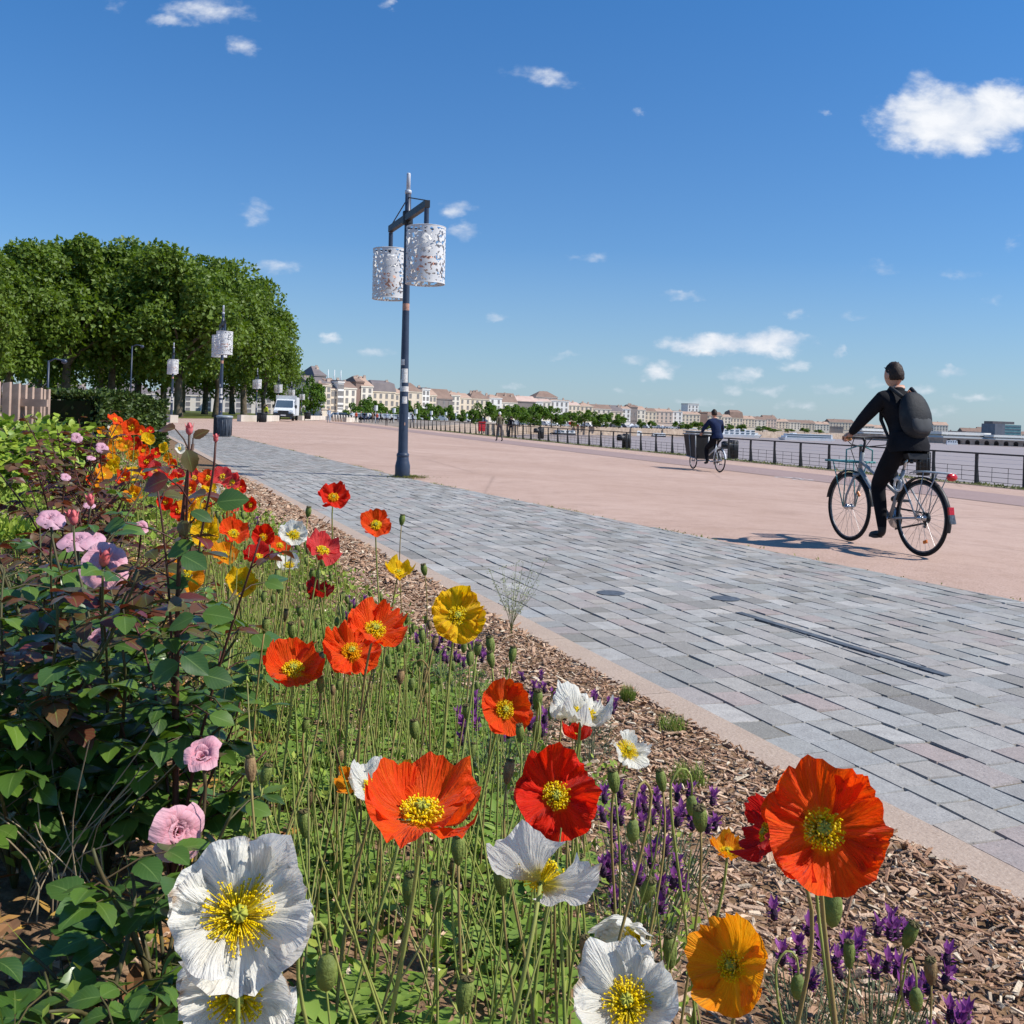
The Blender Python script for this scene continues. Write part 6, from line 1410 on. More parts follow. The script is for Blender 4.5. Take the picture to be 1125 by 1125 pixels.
for i in range(64):
    x = 560 + i * 2.95 + rc.uniform(-1, 1); ci = rc.choices([0, 1, 2, 3, 4], [10, 4, 4, 1, 1])[0]; van = rc.random() < .4; z = 'behind the walkers' if x < 600 else 'above the red boats' if x < 680 else 'left of the long white boat'
    k = '%s %s parked in the line on the far quay %s' % (CN[ci], 'van' if van else 'car', z)
    y = hz(x) + F * 3.4 / (470 + (x - 560) * .85 + rc.uniform(-25, 35)); car(x, y, ci, van, rc.uniform(-.6, .6), k, k.replace(' parked', 's parked'))
for i in range(14):
    x = 372 + i * 5.2; ci = rc.choices([0, 1, 2, 3, 4], [6, 4, 5, 1, 2])[0]; k = '%s car parked before the trees beyond the crowd' % CN[ci]; car(x, hz(x) + 7.2, ci, False, rc.uniform(-.5, .5), k, k.replace('car', 'cars'), d=240 + rc.uniform(-10, 14))
for i in range(10):
    x = 448 + i * 9; ci = rc.choices([0, 1, 2], [5, 3, 3])[0]; k = '%s car parked under the trees behind the railing' % CN[ci]; car(x, hz(x) + 6.5, ci, rc.random() < .3, rc.uniform(-.5, .5), k, k.replace('car', 'cars'), d=300 + i * 12)
# white stall tents
for i, (x, y) in enumerate(((572, 469), (598, 470), (619, 470.5), (640, 471), (664, 471.5), (694, 471.5), (712, 472), (728, 473))):
    d = 480 + i * 26; p = at(x, y, d); root = empty('stall_tent', (p.x, p.y, p.z - .5)); tag(root, 'white market tent on the far quay', 'tent', 'white market tents on the far quay'); m = MB(); m.add([(-2.5, -2.5, 2.2), (2.5, -2.5, 2.2), (2.5, 2.5, 2.2), (-2.5, 2.5, 2.2), (0, 0, 4)], [(0, 1, 4), (1, 2, 4), (2, 3, 4), (3, 0, 4)]); m.build('canopy', WHT, root); m = MB()
    for sx in (-1, 1):
        for sy in (-1, 1): m.tube([(sx * 2.4, sy * 2.4, 0), (sx * 2.4, sy * 2.4, 2.2)], .06, 5)
    m.build('legs', SILV, root)
# flag masts
for x in (329.5, 341, 360, 367, 374): 
    d = 420; p = at(x, 425, d); m = MB(); m.tube([(0, 0, 0), (0, 0, at(x, 404 + (x - 329) * .06, d).z - p.z)], [.32, .16], 6); o = m.build('mast', WHT, None, True, p); tag(o, 'slim white mast rising above the slate roofs', 'mast', 'white masts above the slate roofs')
# ---------------------------------------------------------------- people: one grown surface each
SKIN = mat('skin', C(206, 158, 132), C(190, 138, 114), scale=14, rough=.55, spec=.35)
HAIRD = mat('hair_dark', C(40, 28, 22), C(58, 42, 32), scale=60, rough=.6, bump=.5, bscale=120)
CLO = {}
def cloth(name, c, s=.75):
    if name not in CLO: CLO[name] = mat('cloth_' + name, C(*c), C(*[int(v * s) for v in c]), scale=7, rough=.85, spec=.15, bump=.9, bscale=16)
    return CLO[name]
def grow(verts, bones, mats, sub=2, extra=None, root=0):
    """verts: {key: (pos, radius or (rx, ry))}; bones: (a, b, material index). extra: MB joined into the same mesh"""
    keys = list(verts); ix = {k: i for i, k in enumerate(keys)}
    me = bpy.data.meshes.new('tmp'); me.from_pydata([verts[k][0] for k in keys], [(ix[a], ix[b]) for a, b, _ in bones], [])
    ob = bpy.data.objects.new('tmp', me); COL.objects.link(ob); ob.modifiers.new('s', 'SKIN')
    for i, k in enumerate(keys):
        r = verts[k][1]; sv = me.skin_vertices[0].data[i]; sv.radius = r if hasattr(r, '__len__') else (r, r); sv.use_root = (i == root)
    ob.modifiers.new('d', 'SUBSURF').levels = sub
    dg = bpy.context.evaluated_depsgraph_get(); dg.update(); out = bpy.data.meshes.new_from_object(ob.evaluated_get(dg))
    bpy.data.objects.remove(ob); bpy.data.meshes.remove(me)
    mb = MB(); seg = [(V(verts[a][0]), V(verts[b][0]), m) for a, b, m in bones]; co = [v.co.copy() for v in out.vertices]
    mb.v = [tuple(c) for c in co]; mb.uv = [(0, 0)] * len(co)
    for p in out.polygons:
        c = p.center; best = 9; bm = 0
        for a, b, m in seg:
            ab = b - a; t = max(0, min(1, (c - a).dot(ab) / max(1e-9, ab.length_squared))); dd = (a + ab * t - c).length
            if dd < best: best, bm = dd, m
        mb.f.append(tuple(p.vertices)); mb.mi.append(bm)
    bpy.data.meshes.remove(out)
    if extra:
        b = len(mb.v); mb.v += extra.v; mb.uv += extra.uv; mb.f += [tuple(i + b for i in f) for f in extra.f]; mb.mi += extra.mi
    return mb.mesh('person', mats, True)
def head_geo(mb, c, fwd, up, s=1.0, mi=0):
    """skull, jaw, nose, ears, eye sockets and lips, facing fwd"""
    z = V(up).normalized(); x = V(fwd); x = (x - z * x.dot(z)).normalized(); y = z.cross(x)
    m = Matrix(((x.x, y.x, z.x), (x.y, y.y, z.y), (x.z, y.z, z.z))); mb.cur = mi
    nu, nv = 20, 16; vs = []
    for j in range(nv + 1):
        t = -pi / 2 + pi * j / nv
        for i in range(nu):
            a = 2 * pi * i / nu; px, py, pz = cos(t) * cos(a), cos(t) * sin(a), sin(t)
            X, Y, Z = px * .098, py * .077, pz * .118
            if Z < 0: k = 1 + Z * 2.6; X = X * (k * .6 + .4) + (.012 if px > 0 else .0) * min(1, -Z * 12); Y *= max(.55, 1 + Z * 3.2)
            f = max(0, px) ** 6
            if px > .55:
                X += .024 * math.exp(-((Z + .012) / .022) ** 2 - (Y / .013) ** 2) + .008 * math.exp(-((Z + .058) / .012) ** 2 - (Y / .025) ** 2) - .010 * (math.exp(-((Z - .012) / .014) ** 2 - ((abs(Y) - .032) / .016) ** 2))
            vs.append(m @ (V((X, Y, Z)) * s) + V(c))
    mb.add(vs, [(j * nu + i, j * nu + (i + 1) % nu, (j + 1) * nu + (i + 1) % nu, (j + 1) * nu + i) for j in range(nv) for i in range(nu)])
    for sg in (-1, 1): mb.ell(V(c) + m @ V((-.004 * s, sg * .079 * s, -.008 * s)), (.020 * s, .008 * s, .030 * s), 8, 6, m)
    return m
def hair_cap(c, m, s=1.0, mt=HAIRD, seed=1, parent=None, name='hair', back=-.055):
    mb = MB(); nu, nv = 28, 14; vs = []
    for j in range(nv + 1):
        t = -.55 + (pi / 2 + .55) * j / nv
        for i in range(nu):
            a = 2 * pi * i / nu; px, py, pz = cos(t) * cos(a), cos(t) * sin(a), sin(t)
            n = mn.noise(V((px * 5 + seed, py * 5, pz * 5))) * .007 + mn.noise(V((px * 16, py * 16 + seed, pz * 16))) * .008
            X, Y, Z = px * (.100 + n), py * (.080 + n), pz * (.126 + n * 1.6) + .004
            if px > .35: lim = .055 + .03 * px; Z = max(Z, lim); X = min(X, .1)
            Z = max(Z, back + .012 * mn.noise(V((py * 9, 3, seed))) if px < -.15 else back + .06 if px < .1 else back + .085)
            vs.append(m @ (V((X - .004, Y, Z)) * s) + V(c))
    mb.add(vs, [(j * nu + i, j * nu + (i + 1) % nu, (j + 1) * nu + (i + 1) % nu, (j + 1) * nu + i) for j in range(nv) for i in range(nu)])
    return mb.build(name, mt, parent, True)
def grip_hand(mb, w, d, bar, mi=0):
    """hand from wrist w along d closing round a bar direction"""
    mb.cur = mi; d = V(d).normalized(); b = V(bar).normalized(); n = d.cross(b).normalized(); n = n if n.z > 0 else -n; k = V(w)
    mb.tube([k - d * .02, k + d * .025, k + d * .07], [.026, .030, .026], 8)
    for i, (o, L) in enumerate(((-.03, .9), (-.01, 1.0), (.01, .95), (.03, .78))):
        p = k + d * .065 + b * o; mb.tube([p - d * .02, p + d * .028 * L + n * .004, p + d * .045 * L - n * .018, p + d * .028 * L - n * .042, p + d * .004 - n * .042], [.0095, .0095, .009, .0085, .007], 6)
    p = k + d * .02 - b * .026; mb.tube([p, p + d * .02 - b * .014 - n * .012, p + d * .045 - b * .008 - n * .034, p + d * .05 + b * .012 - n * .045], [.011, .011, .0095, .008], 6)
TYR = mat('bike_tyre', C(24, 24, 25), C(34, 34, 34), scale=60, rough=.85); RIMM = mat('bike_rim', C(70, 72, 74), C(110, 112, 114), scale=50, rough=.35, metal=.6); SPK = mat('bike_spoke', C(120, 122, 124), rough=.35, metal=.6)
FRM = mat('bike_frame_silver', C(160, 164, 166), C(140, 144, 148), scale=8, rough=.35, spec=.5); FRMW = mat('bike_frame_white', C(206, 208, 210), rough=.4); REFL = mat('red_reflector', C(206, 26, 26), C(160, 14, 18), scale=50, rough=.25, spec=.6); ORFL = mat('orange_reflector', C(226, 120, 40), rough=.4); TEAL = mat('teal_rack', C(70, 128, 132), C(92, 150, 150), scale=20, rough=.45); TAN = mat('grip_tan', C(176, 120, 70), rough=.6); CHROME = mat('chrome', C(190, 192, 194), rough=.22, metal=.8)
def wheel(parent, c, r, n=28, name='wheel', fat=.0165):
    w = empty(name, c); w.parent = parent
    m = MB(); m.torus((0, 0, 0), r - fat, fat, 56, 8); m.build('tyre', TYR, w, True)
    m = MB(); m.torus((0, 0, 0), r - fat * 2.3, .0095, 56, 6); m.build('rim', RIMM, w, True)
    m = MB()
    for i in range(n):
        a = 2 * pi * i / n; s = .028 if i % 2 else -.028; a2 = a + (.35 if i % 4 < 2 else -.35); m.tube([(.022 * cos(a2), s, .022 * sin(a2)), ((r - fat * 2.4) * cos(a), 0, (r - fat * 2.4) * sin(a))], .0013, 4, False)
    m.build('spokes', SPK, w)
    m = MB(); m.lathe([(.012, -.06), (.012, -.036), (.03, -.034), (.03, -.026), (.018, -.02), (.018, .02), (.03, .026), (.03, .034), (.012, .036), (.012, .06)], 14, (0, 0, 0), Matrix.Rotation(pi / 2, 3, 'X')); m.build('hub', CHROME, w, True)
    return w
def arc(c, r, a0, a1, n, y=0): return [V((c[0] + r * cos(R(a0 + (a1 - a0) * i / n)), y, c[2] + r * sin(R(a0 + (a1 - a0) * i / n)))) for i in range(n + 1)]
def fender(c, r, a0, a1, w=.024):
    m = MB(); n = 24; vs = []
    for i in range(n + 1):
        a = R(a0 + (a1 - a0) * i / n)
        for q in (-1, -.5, .5, 1): rr = r - (.012 if abs(q) == 1 else 0); vs.append((c[0] + rr * cos(a), q * w, c[2] + rr * sin(a)))
    m.add(vs, [(i * 4 + j, i * 4 + j + 1, (i + 1) * 4 + j + 1, (i + 1) * 4 + j) for i in range(n) for j in range(3)]); return m
def crankset(root, bb, ang, y=.085, L=.17, frm=CHROME):
    m = MB(); m.lathe([(.09, -.004), (.09, .004)], 24, (bb[0], -.05, bb[2]), Matrix.Rotation(pi / 2, 3, 'X')); m.lathe([(.02, -.08), (.02, .08)], 10, bb, Matrix.Rotation(pi / 2, 3, 'X'))
    for sg in (1, -1):
        a = ang + (0 if sg > 0 else pi); e = V((bb[0] + L * cos(a), sg * y, bb[2] + L * sin(a))); m.tube([V((bb[0], sg * y, bb[2])), e], [.014, .011], 6)
    cr = m.build('crankset', frm, root, True)
    for sg in (1, -1):
        a = ang + (0 if sg > 0 else pi); e = V((bb[0] + L * cos(a), sg * (y + .055), bb[2] + L * sin(a))); p = MB(); p.box(e, (.09, .085, .022)); p.build('pedal', BLK, cr)
# ------- near bicycle
gp = ong(1011, 611); hd = R(16.5); bike = empty('bicycle', (gp.x, gp.y, ground(gp)), pi / 2 + hd)
tag(bike, 'silver city bicycle with teal front rack ridden by the man with the backpack', 'bicycle')
WR = .345; RA = V((0, 0, WR)); FA = V((1.08, 0, WR)); BBp = V((.44, 0, .295))
wheel(bike, RA, WR); wheel(bike, FA, WR)
m = MB(); ST = V((.27, 0, .76)); HT = V((.885, 0, .90)); HB = V((.935, 0, .70))
for a, b, r in ((BBp, ST, .017), (HB + V((-.01, 0, .03)), BBp, .021), (HT - V((-.01, 0, .10)), BBp + (ST - BBp) * .52, .017), (HT, HB, .021)): m.tube([a, b], r, 10)
for s in (-1, 1):
    m.tube([BBp + V((0, s * .03, 0)), RA + V((0, s * .062, 0))], .010, 8); m.tube([ST + V((-.01, s * .015, -.08)), RA + V((0, s * .062, 0))], .008, 8)
m.build('frame', FRM, bike, True)
m = MB()
for s in (-1, 1): m.tube([HB + V((0, s * .02, -.02)), HB + V((.012, s * .052, -.06)), FA + V((-.03, s * .055, .12)), FA + V((0, s * .055, 0))], [.014, .014, .011, .009], 8)
m.box(HB + V((.002, 0, -.025)), (.05, .11, .03)); m.build('fork', FRM, bike, True)
m = MB(); m.tube([HT, HT + V((-.03, 0, .11))], .013, 8); m.tube([(.86, 0, 1.01), (.89, 0, 1.04)], .014, 8); m.tube([(.70, .29, 1.03), (.80, .27, 1.05), (.89, .12, 1.05), (.90, 0, 1.045), (.89, -.12, 1.05), (.80, -.27, 1.05), (.70, -.29, 1.03)], .011, 8); hb = m.build('handlebar', BLK, bike, True)
for s in (-1, 1): m = MB(); m.tube([(.68, s * .293, 1.026), (.80, s * .27, 1.05)], .017, 8); m.build('grip', TAN, hb, True)
m = MB()
for s in (-1, 1): m.tube([(.83, s * .24, 1.03), (.80, s * .2, .98), (.86, s * .06, .96)], .005, 5)
m.tube([(.89, .1, 1.04), (.97, .08, .93), (.95, .03, .78), (.94, 0, .70)], .004, 5); m.tube([(.89, -.1, 1.04), (.99, -.06, .9), (.95, -.03, .74)], .004, 5); m.build('brake_cables', BLK, hb, True)
m = MB(); m.tube([ST, (.225, 0, .88)], .013, 8); m.build('seat_post', CHROME, bike, True)
m = MB(); m.M = Matrix.Translation(V((.2, 0, .90))); 
vs = []; nL = 8
for i in range(nL + 1):
    t = i / nL; x = -.13 + .27 * t; w_ = .095 * (1 - t) ** .7 + .022; 
    for q in (-1, -.6, 0, .6, 1): vs.append((x, q * w_, .03 - .02 * abs(q) ** 3 + .012 * (1 - t) ** 2))
m.add(vs, [(i * 5 + j, i * 5 + j + 1, (i + 1) * 5 + j + 1, (i + 1) * 5 + j) for i in range(nL) for j in range(4)]); b = [(p[0], p[1] * .8, -.03) for p in vs]; m.add(b, [(i * 5 + j, (i + 1) * 5 + j, (i + 1) * 5 + j + 1, i * 5 + j + 1) for i in range(nL) for j in range(4)])
m.add([vs[0], vs[4], b[4], b[0]], [(0, 1, 2, 3)]); 
for j in (0, 4): m.add([vs[i * 5 + j] for i in range(nL + 1)] + [b[i * 5 + j] for i in range(nL + 1)], [(i, i + 1, nL + 2 + i, nL + 1 + i) for i in range(nL)])
for s in (-1, 1): m.tube([(-.09, s * .04, -.03), (-.09, s * .04, -.07)], .016, 8)
m.build('saddle', BLK, bike, True)
fender(RA, .372, 20, 195).build('rear_mudguard', BLK, bike, True); fender(FA, .372, 10, 175).build('front_mudguard', BLK, bike, True)
m = MB(); m.box((-.17, 0, .765), (.38, .12, .012))
for s in (-1, 1): m.tube([(-.34, s * .06, .765), (.03, s * .06, .765), (.16, s * .02, .74)], .006, 6); m.tube([(-.26, s * .06, .765), (0, s * .068, WR)], .005, 6); m.tube([(-.08, s * .06, .765), (0, s * .068, WR)], .005, 6)
m.build('rear_rack', FRM, bike, True)
m = MB(); m.ell((-.37, 0, .735), (.028, .055, .035), 12, 8); m.build('rear_light', REFL, bike, True)
m = MB(); m.box((-.372, 0, .44), (.022, .05, .07), (0, .15, 0)); m.build('reflector', REFL, bike); m = MB(); m.box((-.39, 0, .37), (.02, .055, .08), (0, .3, 0)); m.build('mud_flap', RIMM, bike)
# teal front carrier
m = MB()
for i in range(7): m.box((1.09, -.15 + .05 * i, .80), (.36, .022, .014))
m.box((.92, 0, .80), (.02, .34, .02)); m.box((1.26, 0, .80), (.02, .34, .02))
for s in (-1, 1): m.tube([(1.2, s * .12, .80), (1.08, s * .07, WR)], .006, 6); m.tube([(.98, s * .12, .80), (1.08, s * .07, WR)], .006, 6)
m.tube([(.94, -.15, .80), (.94, -.15, .92), (.92, 0, .97), (.94, .15, .92), (.94, .15, .80)], .008, 6); m.build('front_rack', TEAL, bike, True)
m = MB(); m.tube(arc(BBp, .10, 100, 260, 8, -.05) + [V((0, -.05, WR - .045))], .009, 6); m.tube([(.44, -.05, .395), (0, -.05, WR + .04)], .009, 6); m.lathe([(.05, -.01), (.05, .01)], 14, (0, -.05, WR), Matrix.Rotation(pi / 2, 3, 'X')); m.tube([(0, -.055, WR), (.03, -.06, WR - .09)], .014, 6); m.build('chain', BLK, bike, True)
for c_, a in ((FA, 140), (RA, 250)): m = MB(); m.box((c_.x + .22 * cos(R(a)), .012, c_.z + .22 * sin(R(a))), (.05, .012, .028), (0, -R(a + 90), 0)); m.build('spoke_reflector', ORFL, bike)
m = MB(); m.tube([(.30, .02, .70), (.33, .05, .66)], .02, 8); m.torus((.30, .03, .62), .055, .011, 18, 6); m.build('lock', WHT, bike, True)
crankset(bike, BBp, -pi / 2 + .1)
# ------- near rider
JK = cloth('black_jacket', (30, 30, 34)); TRS = cloth('black_trousers', (24, 24, 28)); SHO = mat('shoe_black', C(26, 24, 24), C(40, 38, 38), scale=20, rough=.5)
rv_ = {'pel': ((.22, 0, .99), (.145, .145)), 'wai': ((.265, 0, 1.12), (.14, .14)), 'che': ((.335, 0, 1.28), (.158, .158)), 'upc': ((.375, 0, 1.41), (.12, .12)), 'nk': ((.40, 0, 1.50), .054), 'nk2': ((.425, 0, 1.55), .056),
       'lsh': ((.375, .185, 1.415), .080), 'lel': ((.565, .26, 1.205), .060), 'lwr': ((.70, .283, 1.075), .038), 'rsh': ((.375, -.185, 1.415), .080), 'rel': ((.565, -.26, 1.205), .060), 'rwr': ((.70, -.283, 1.075), .034),
       'lhp': ((.25, .10, .95), .098), 'lth': ((.36, .105, .78), .100), 'lkn': ((.50, .105, .60), .074), 'lca': ((.445, .105, .40), .064), 'lan': ((.405, .11, .21), .044), 'lhe': ((.395, .115, .155), .040), 'lba': ((.50, .125, .135), .038), 'lto': ((.56, .125, .128), .028),
       'rhp': ((.25, -.10, .95), .098), 'rth': ((.42, -.105, .89), .088), 'rkn': ((.62, -.105, .80), .064), 'rca': ((.54, -.105, .66), .056), 'ran': ((.46, -.11, .535), .044), 'rhe': ((.445, -.115, .49), .040), 'rba': ((.53, -.125, .47), .038), 'rto': ((.59, -.125, .465), .028)}
rb_ = [('pel', 'wai', 0), ('wai', 'che', 0), ('che', 'upc', 0), ('upc', 'nk', 0), ('nk', 'nk2', 2)]
for s in 'lr': rb_ += [('upc', s + 'sh', 0), (s + 'sh', s + 'el', 0), (s + 'el', s + 'wr', 0), ('pel', s + 'hp', 1), (s + 'hp', s + 'th', 1), (s + 'th', s + 'kn', 1), (s + 'kn', s + 'ca', 1), (s + 'ca', s + 'an', 1), (s + 'an', s + 'he', 3), (s + 'he', s + 'ba', 3), (s + 'ba', s + 'to', 3)]
ex = MB(); hc = V((.455, 0, 1.645)); hm = head_geo(ex, hc, (1, .12, .06), (.06, 0, 1), 1.0, 2)
for s in (-1, 1): grip_hand(ex, V((.70, s * .283, 1.072)), V((.7, -s * .05, -.18)), V((.25, -s * 1.0, .1)), 2)
ex.cur = 0; ex.lathe([(.068, -.02), (.075, .015), (.062, .03)], 14, (.405, 0, 1.49), Euler((0, .25, 0)).to_matrix(), False)
rider = empty('person', bike.location, bike.rotation_euler.z); tag(rider, 'man in black jacket and trousers with backpack riding the near silver bicycle', 'person')
inst('body', grow(rv_, rb_, [JK, TRS, SKIN, SHO], 2, ex), rider); hair_cap(hc, hm, 1.0, HAIRD, 3, rider, back=-.05)
hem = MB(); hem.lathe([(.17, -.06), (.18, .0), (.165, .06), (.15, .12)], 18, (.215, 0, .985), Euler((0, .15, 0)).to_matrix() @ Matrix.Diagonal(V((.95, 1.12, 1))), False); hem.build('jacket_hem', JK, rider, True)
# backpack
BPK = mat('backpack_fabric', C(34, 35, 38), C(48, 50, 52), scale=9, rough=.7, spec=.25, bump=.3, bscale=50); BPG = mat('backpack_panel', C(74, 76, 78), C(56, 58, 60), scale=8, rough=.7); BRN = mat('leather_tab', C(120, 70, 44), rough=.6)
bp = empty('backpack', bike.location, bike.rotation_euler.z); tag(bp, 'black rounded backpack worn on the back of the near cyclist', 'backpack')
bm_ = Euler((0, .28, 0)).to_matrix()
def squash(c, r, p=2.6, nu=22, nv=16):
    m = MB(); vs = []
    for j in range(nv + 1):
        t = -pi / 2 + pi * j / nv
        for i in range(nu):
            a = 2 * pi * i / nu; q = V((cos(t) * cos(a), cos(t) * sin(a), sin(t))); k = (abs(q.x) ** p + abs(q.y) ** p + abs(q.z) ** p) ** (-1 / p); q = q * k
            vs.append(bm_ @ V((q.x * r[0] * (1 - .22 * max(0, q.z)), q.y * r[1] * (1 - .18 * max(0, q.z)), q.z * r[2])) + V(c))
    m.add(vs, [(j * nu + i, j * nu + (i + 1) % nu, (j + 1) * nu + (i + 1) % nu, (j + 1) * nu + i) for j in range(nv) for i in range(nu)]); return m
squash((.135, 0, 1.27), (.10, .15, .22), 2.6).build('main_bag', BPK, bp, True); squash((.058, 0, 1.22), (.038, .108, .12), 3.0).build('front_pocket', BPG, bp, True)
for s in (-1, 1): m = MB(); m.tube([bm_ @ V((.02, s * .09, .18)) + V((.135, 0, 1.27)), (.34, s * .115, 1.52), (.47, s * .115, 1.40), (.46, s * .12, 1.22), (.30, s * .15, 1.05)], [.02, .022, .022, .02, .014], 6); m.build('strap', BPK, bp, True)
m = MB(); m.tube([bm_ @ V((.03, -.04, .20)) + V((.135, 0, 1.27)), bm_ @ V((.03, 0, .245)) + V((.135, 0, 1.27)), bm_ @ V((.03, .04, .20)) + V((.135, 0, 1.27))], .01, 6); m.build('carry_handle', BRN, bp, True)
# ------- cargo bike and its rider
gp = ong(790.5, 519); cb = empty('cargo_bike', (gp.x, gp.y, ground(gp)), pi / 2 + R(15)); tag(cb, 'cargo bicycle with big black front box ridden along the railing', 'cargo bike')
wheel(cb, V((0, 0, .33)), .33, 20); wheel(cb, V((1.72, 0, .25)), .25, 16)
m = MB()
for a, b, r in (((.42, 0, .28), (.25, 0, .78), .018), ((.42, 0, .28), (.80, 0, .30), .024), ((.80, 0, .30), (1.50, 0, .26), .024), ((.28, 0, .66), (.80, 0, .42), .02), ((.80, 0, .28), (.74, 0, .98), .02), ((1.5, 0, .26), (1.6, 0, .5), .02)): m.tube([a, b], r, 8)
for s in (-1, 1): m.tube([(.42, s * .03, .28), (0, s * .06, .33)], .011, 6); m.tube([(.27, s * .015, .72), (0, s * .06, .33)], .009, 6); m.tube([(1.6, s * .05, .5), (1.72, s * .05, .25)], .011, 6)
m.build('frame', FRMW, cb, True)
m = MB(); m.tube([(.74, 0, .98), (.72, 0, 1.04)], .014, 8); m.tube([(.60, .30, 1.05), (.72, .12, 1.07), (.72, -.12, 1.07), (.60, -.30, 1.05)], .012, 8); m.build('handlebar', BLK, cb, True)
m = MB(); m.tube([(.25, 0, .78), (.22, 0, .9)], .013, 6); m.build('seat_post', CHROME, cb); m = MB(); m.ell((.2, 0, .92), (.14, .085, .04), 12, 8); m.build('saddle', BLK, cb, True)
bx = MB(); x0, x1, z0, z1 = .92, 1.62, .33, 1.02
bx.add([(x0, -.30, z0), (x1, -.27, z0 + .05), (x1, .27, z0 + .05), (x0, .30, z0), (x0 - .06, -.36, z1), (x1 + .10, -.34, z1), (x1 + .10, .34, z1), (x0 - .06, .36, z1)], [(0, 3, 2, 1), (4, 5, 6, 7), (0, 1, 5, 4), (1, 2, 6, 5), (2, 3, 7, 6), (3, 0, 4, 7)]); box = bx.build('cargo_box', mat('box_black', C(30, 30, 32), C(42, 42, 44), scale=3, rough=.6), cb)
m = MB()
for s in (-1, 1):
    m.tube([(x0 - .07, s * .37, z1 + .02), (x1 + .12, s * .35, z1 + .02)], .018, 6); m.tube([(1.28, s * .288, z0 + .02), (1.30, s * .355, z1)], .016, 6)
for xx in (x0 - .07, x1 + .11): m.tube([(xx, -.36, z1 + .02), (xx, .36, z1 + .02)], .018, 6); m.tube([(xx + .01, -.35, z1 + .10), (xx + .01, .35, z1 + .10)], .014, 6)
m.tube([(x0 - .06, -.365, z1), (x0, -.305, z0)], .016, 6); m.tube([(x0 - .06, .365, z1), (x0, .305, z0)], .016, 6); m.tube([(x0 - .02, .31, z0 + .01), (x1, .28, z0 + .06)], .015, 6); m.build('box_rails', FRM, box, True)
m = MB(); m.box((1.27, 0, z1 + .07), (.7, .66, .05)); m.build('box_lid', RIMM, box)
fender(V((0, 0, .33)), .352, 15, 170).build('rear_mudguard', FRMW, cb, True); m = MB(); m.box((-.12, 0, .70), (.3, .12, .015)); m.tube([(0, .065, .33), (-.1, .05, .7)], .007, 5); m.tube([(0, -.065, .33), (-.1, -.05, .7)], .007, 5); m.build('rear_rack', BLK, cb)
crankset(cb, V((.42, 0, .28)), .4)
NV_ = cloth('navy_jacket', (34, 46, 78)); BT = cloth('dark_trousers', (26, 26, 32))
cr = empty('person', cb.location, cb.rotation_euler.z); tag(cr, 'person in navy blue jacket seen from behind riding the cargo bicycle', 'person')
rv2 = {k: (tuple(v[0]), v[1]) for k, v in rv_.items()}
for k, p in {'lel': (.50, .30, 1.2), 'rel': (.50, -.30, 1.2), 'lwr': (.585, .30, 1.09), 'rwr': (.585, -.30, 1.09), 'lkn': (.60, .13, .66), 'lca': (.58, .13, .46), 'lan': (.55, .125, .30), 'lhe': (.54, .125, .25), 'lba': (.64, .13, .235), 'lto': (.70, .13, .23), 'rkn': (.56, -.13, .70), 'rca': (.43, -.13, .52), 'ran': (.31, -.125, .36), 'rhe': (.29, -.125, .31), 'rba': (.38, -.13, .28), 'rto': (.44, -.13, .27)}.items(): rv2[k] = (p, rv2[k][1])
ex = MB(); hc = V((.455, 0, 1.645)); hm = head_geo(ex, hc, (1, -.1, 0), (.05, 0, 1), 1.0, 2)
for s in (-1, 1): grip_hand(ex, V((.585, s * .30, 1.085)), V((.6, 0, -.2)), V((.5, -s * .9, .1)), 2)
inst('body', grow(rv2, rb_, [NV_, BT, SKIN, SHO], 2, ex), cr); hair_cap(hc, hm, 1.0, HAIRD, 5, cr, back=-.05)
hem = MB(); hem.lathe([(.15, -.05), (.16, .0), (.145, .06), (.125, .12)], 18, (.215, 0, .985), Euler((0, .15, 0)).to_matrix() @ Matrix.Diagonal(V((.95, 1.12, 1))), False); hem.build('jacket_hem', NV_, cr, True)
# ------- far walkers (scaled human figure, 1.72 m)
def walker_mesh(top, bot, stride, arm, mats_extra=SHO):
    st = stride; v = {'pel': ((0, 0, .96), .125), 'wai': ((0, 0, 1.10), .115), 'che': ((.01, 0, 1.26), .13), 'upc': ((.02, 0, 1.38), .10), 'nk': ((.03, 0, 1.47), .052), 'nk2': ((.04, 0, 1.52), .052)}
    b = [('pel', 'wai', 0), ('wai', 'che', 0), ('che', 'upc', 0), ('upc', 'nk', 0), ('nk', 'nk2', 2)]
    for s, sg, ph in (('l', 1, 1), ('r', -1, -1)):
        f = ph * st
        v.update({s + 'sh': ((.015, sg * .165, 1.39), .062), s + 'el': ((-f * .25 - .02, sg * .22, 1.13), .046), s + 'wr': ((-f * .45 + arm, sg * .21, .92 + arm * .5), .034), s + 'ha': ((-f * .5 + arm * 1.3, sg * .20, .83 + arm * .6), .028), s + 'hp': ((0, sg * .09, .92), .095), s + 'kn': ((f * .5 + .03, sg * .095, .50), .064), s + 'an': ((f * .9 - .03, sg * .095, .10), .045), s + 'to': ((f * .9 + .13, sg * .1, .045), .036)})
        b += [('upc', s + 'sh', 0), (s + 'sh', s + 'el', 0), (s + 'el', s + 'wr', 0), (s + 'wr', s + 'ha', 2), ('pel', s + 'hp', 1), (s + 'hp', s + 'kn', 1), (s + 'kn', s + 'an', 1), (s + 'an', s + 'to', 3)]
    ex = MB(); head_geo(ex, V((.06, 0, 1.61)), (1, 0, 0), (0, 0, 1), .98, 2)
    return grow(v, b, [top, bot, SKIN, mats_extra], 1, ex)
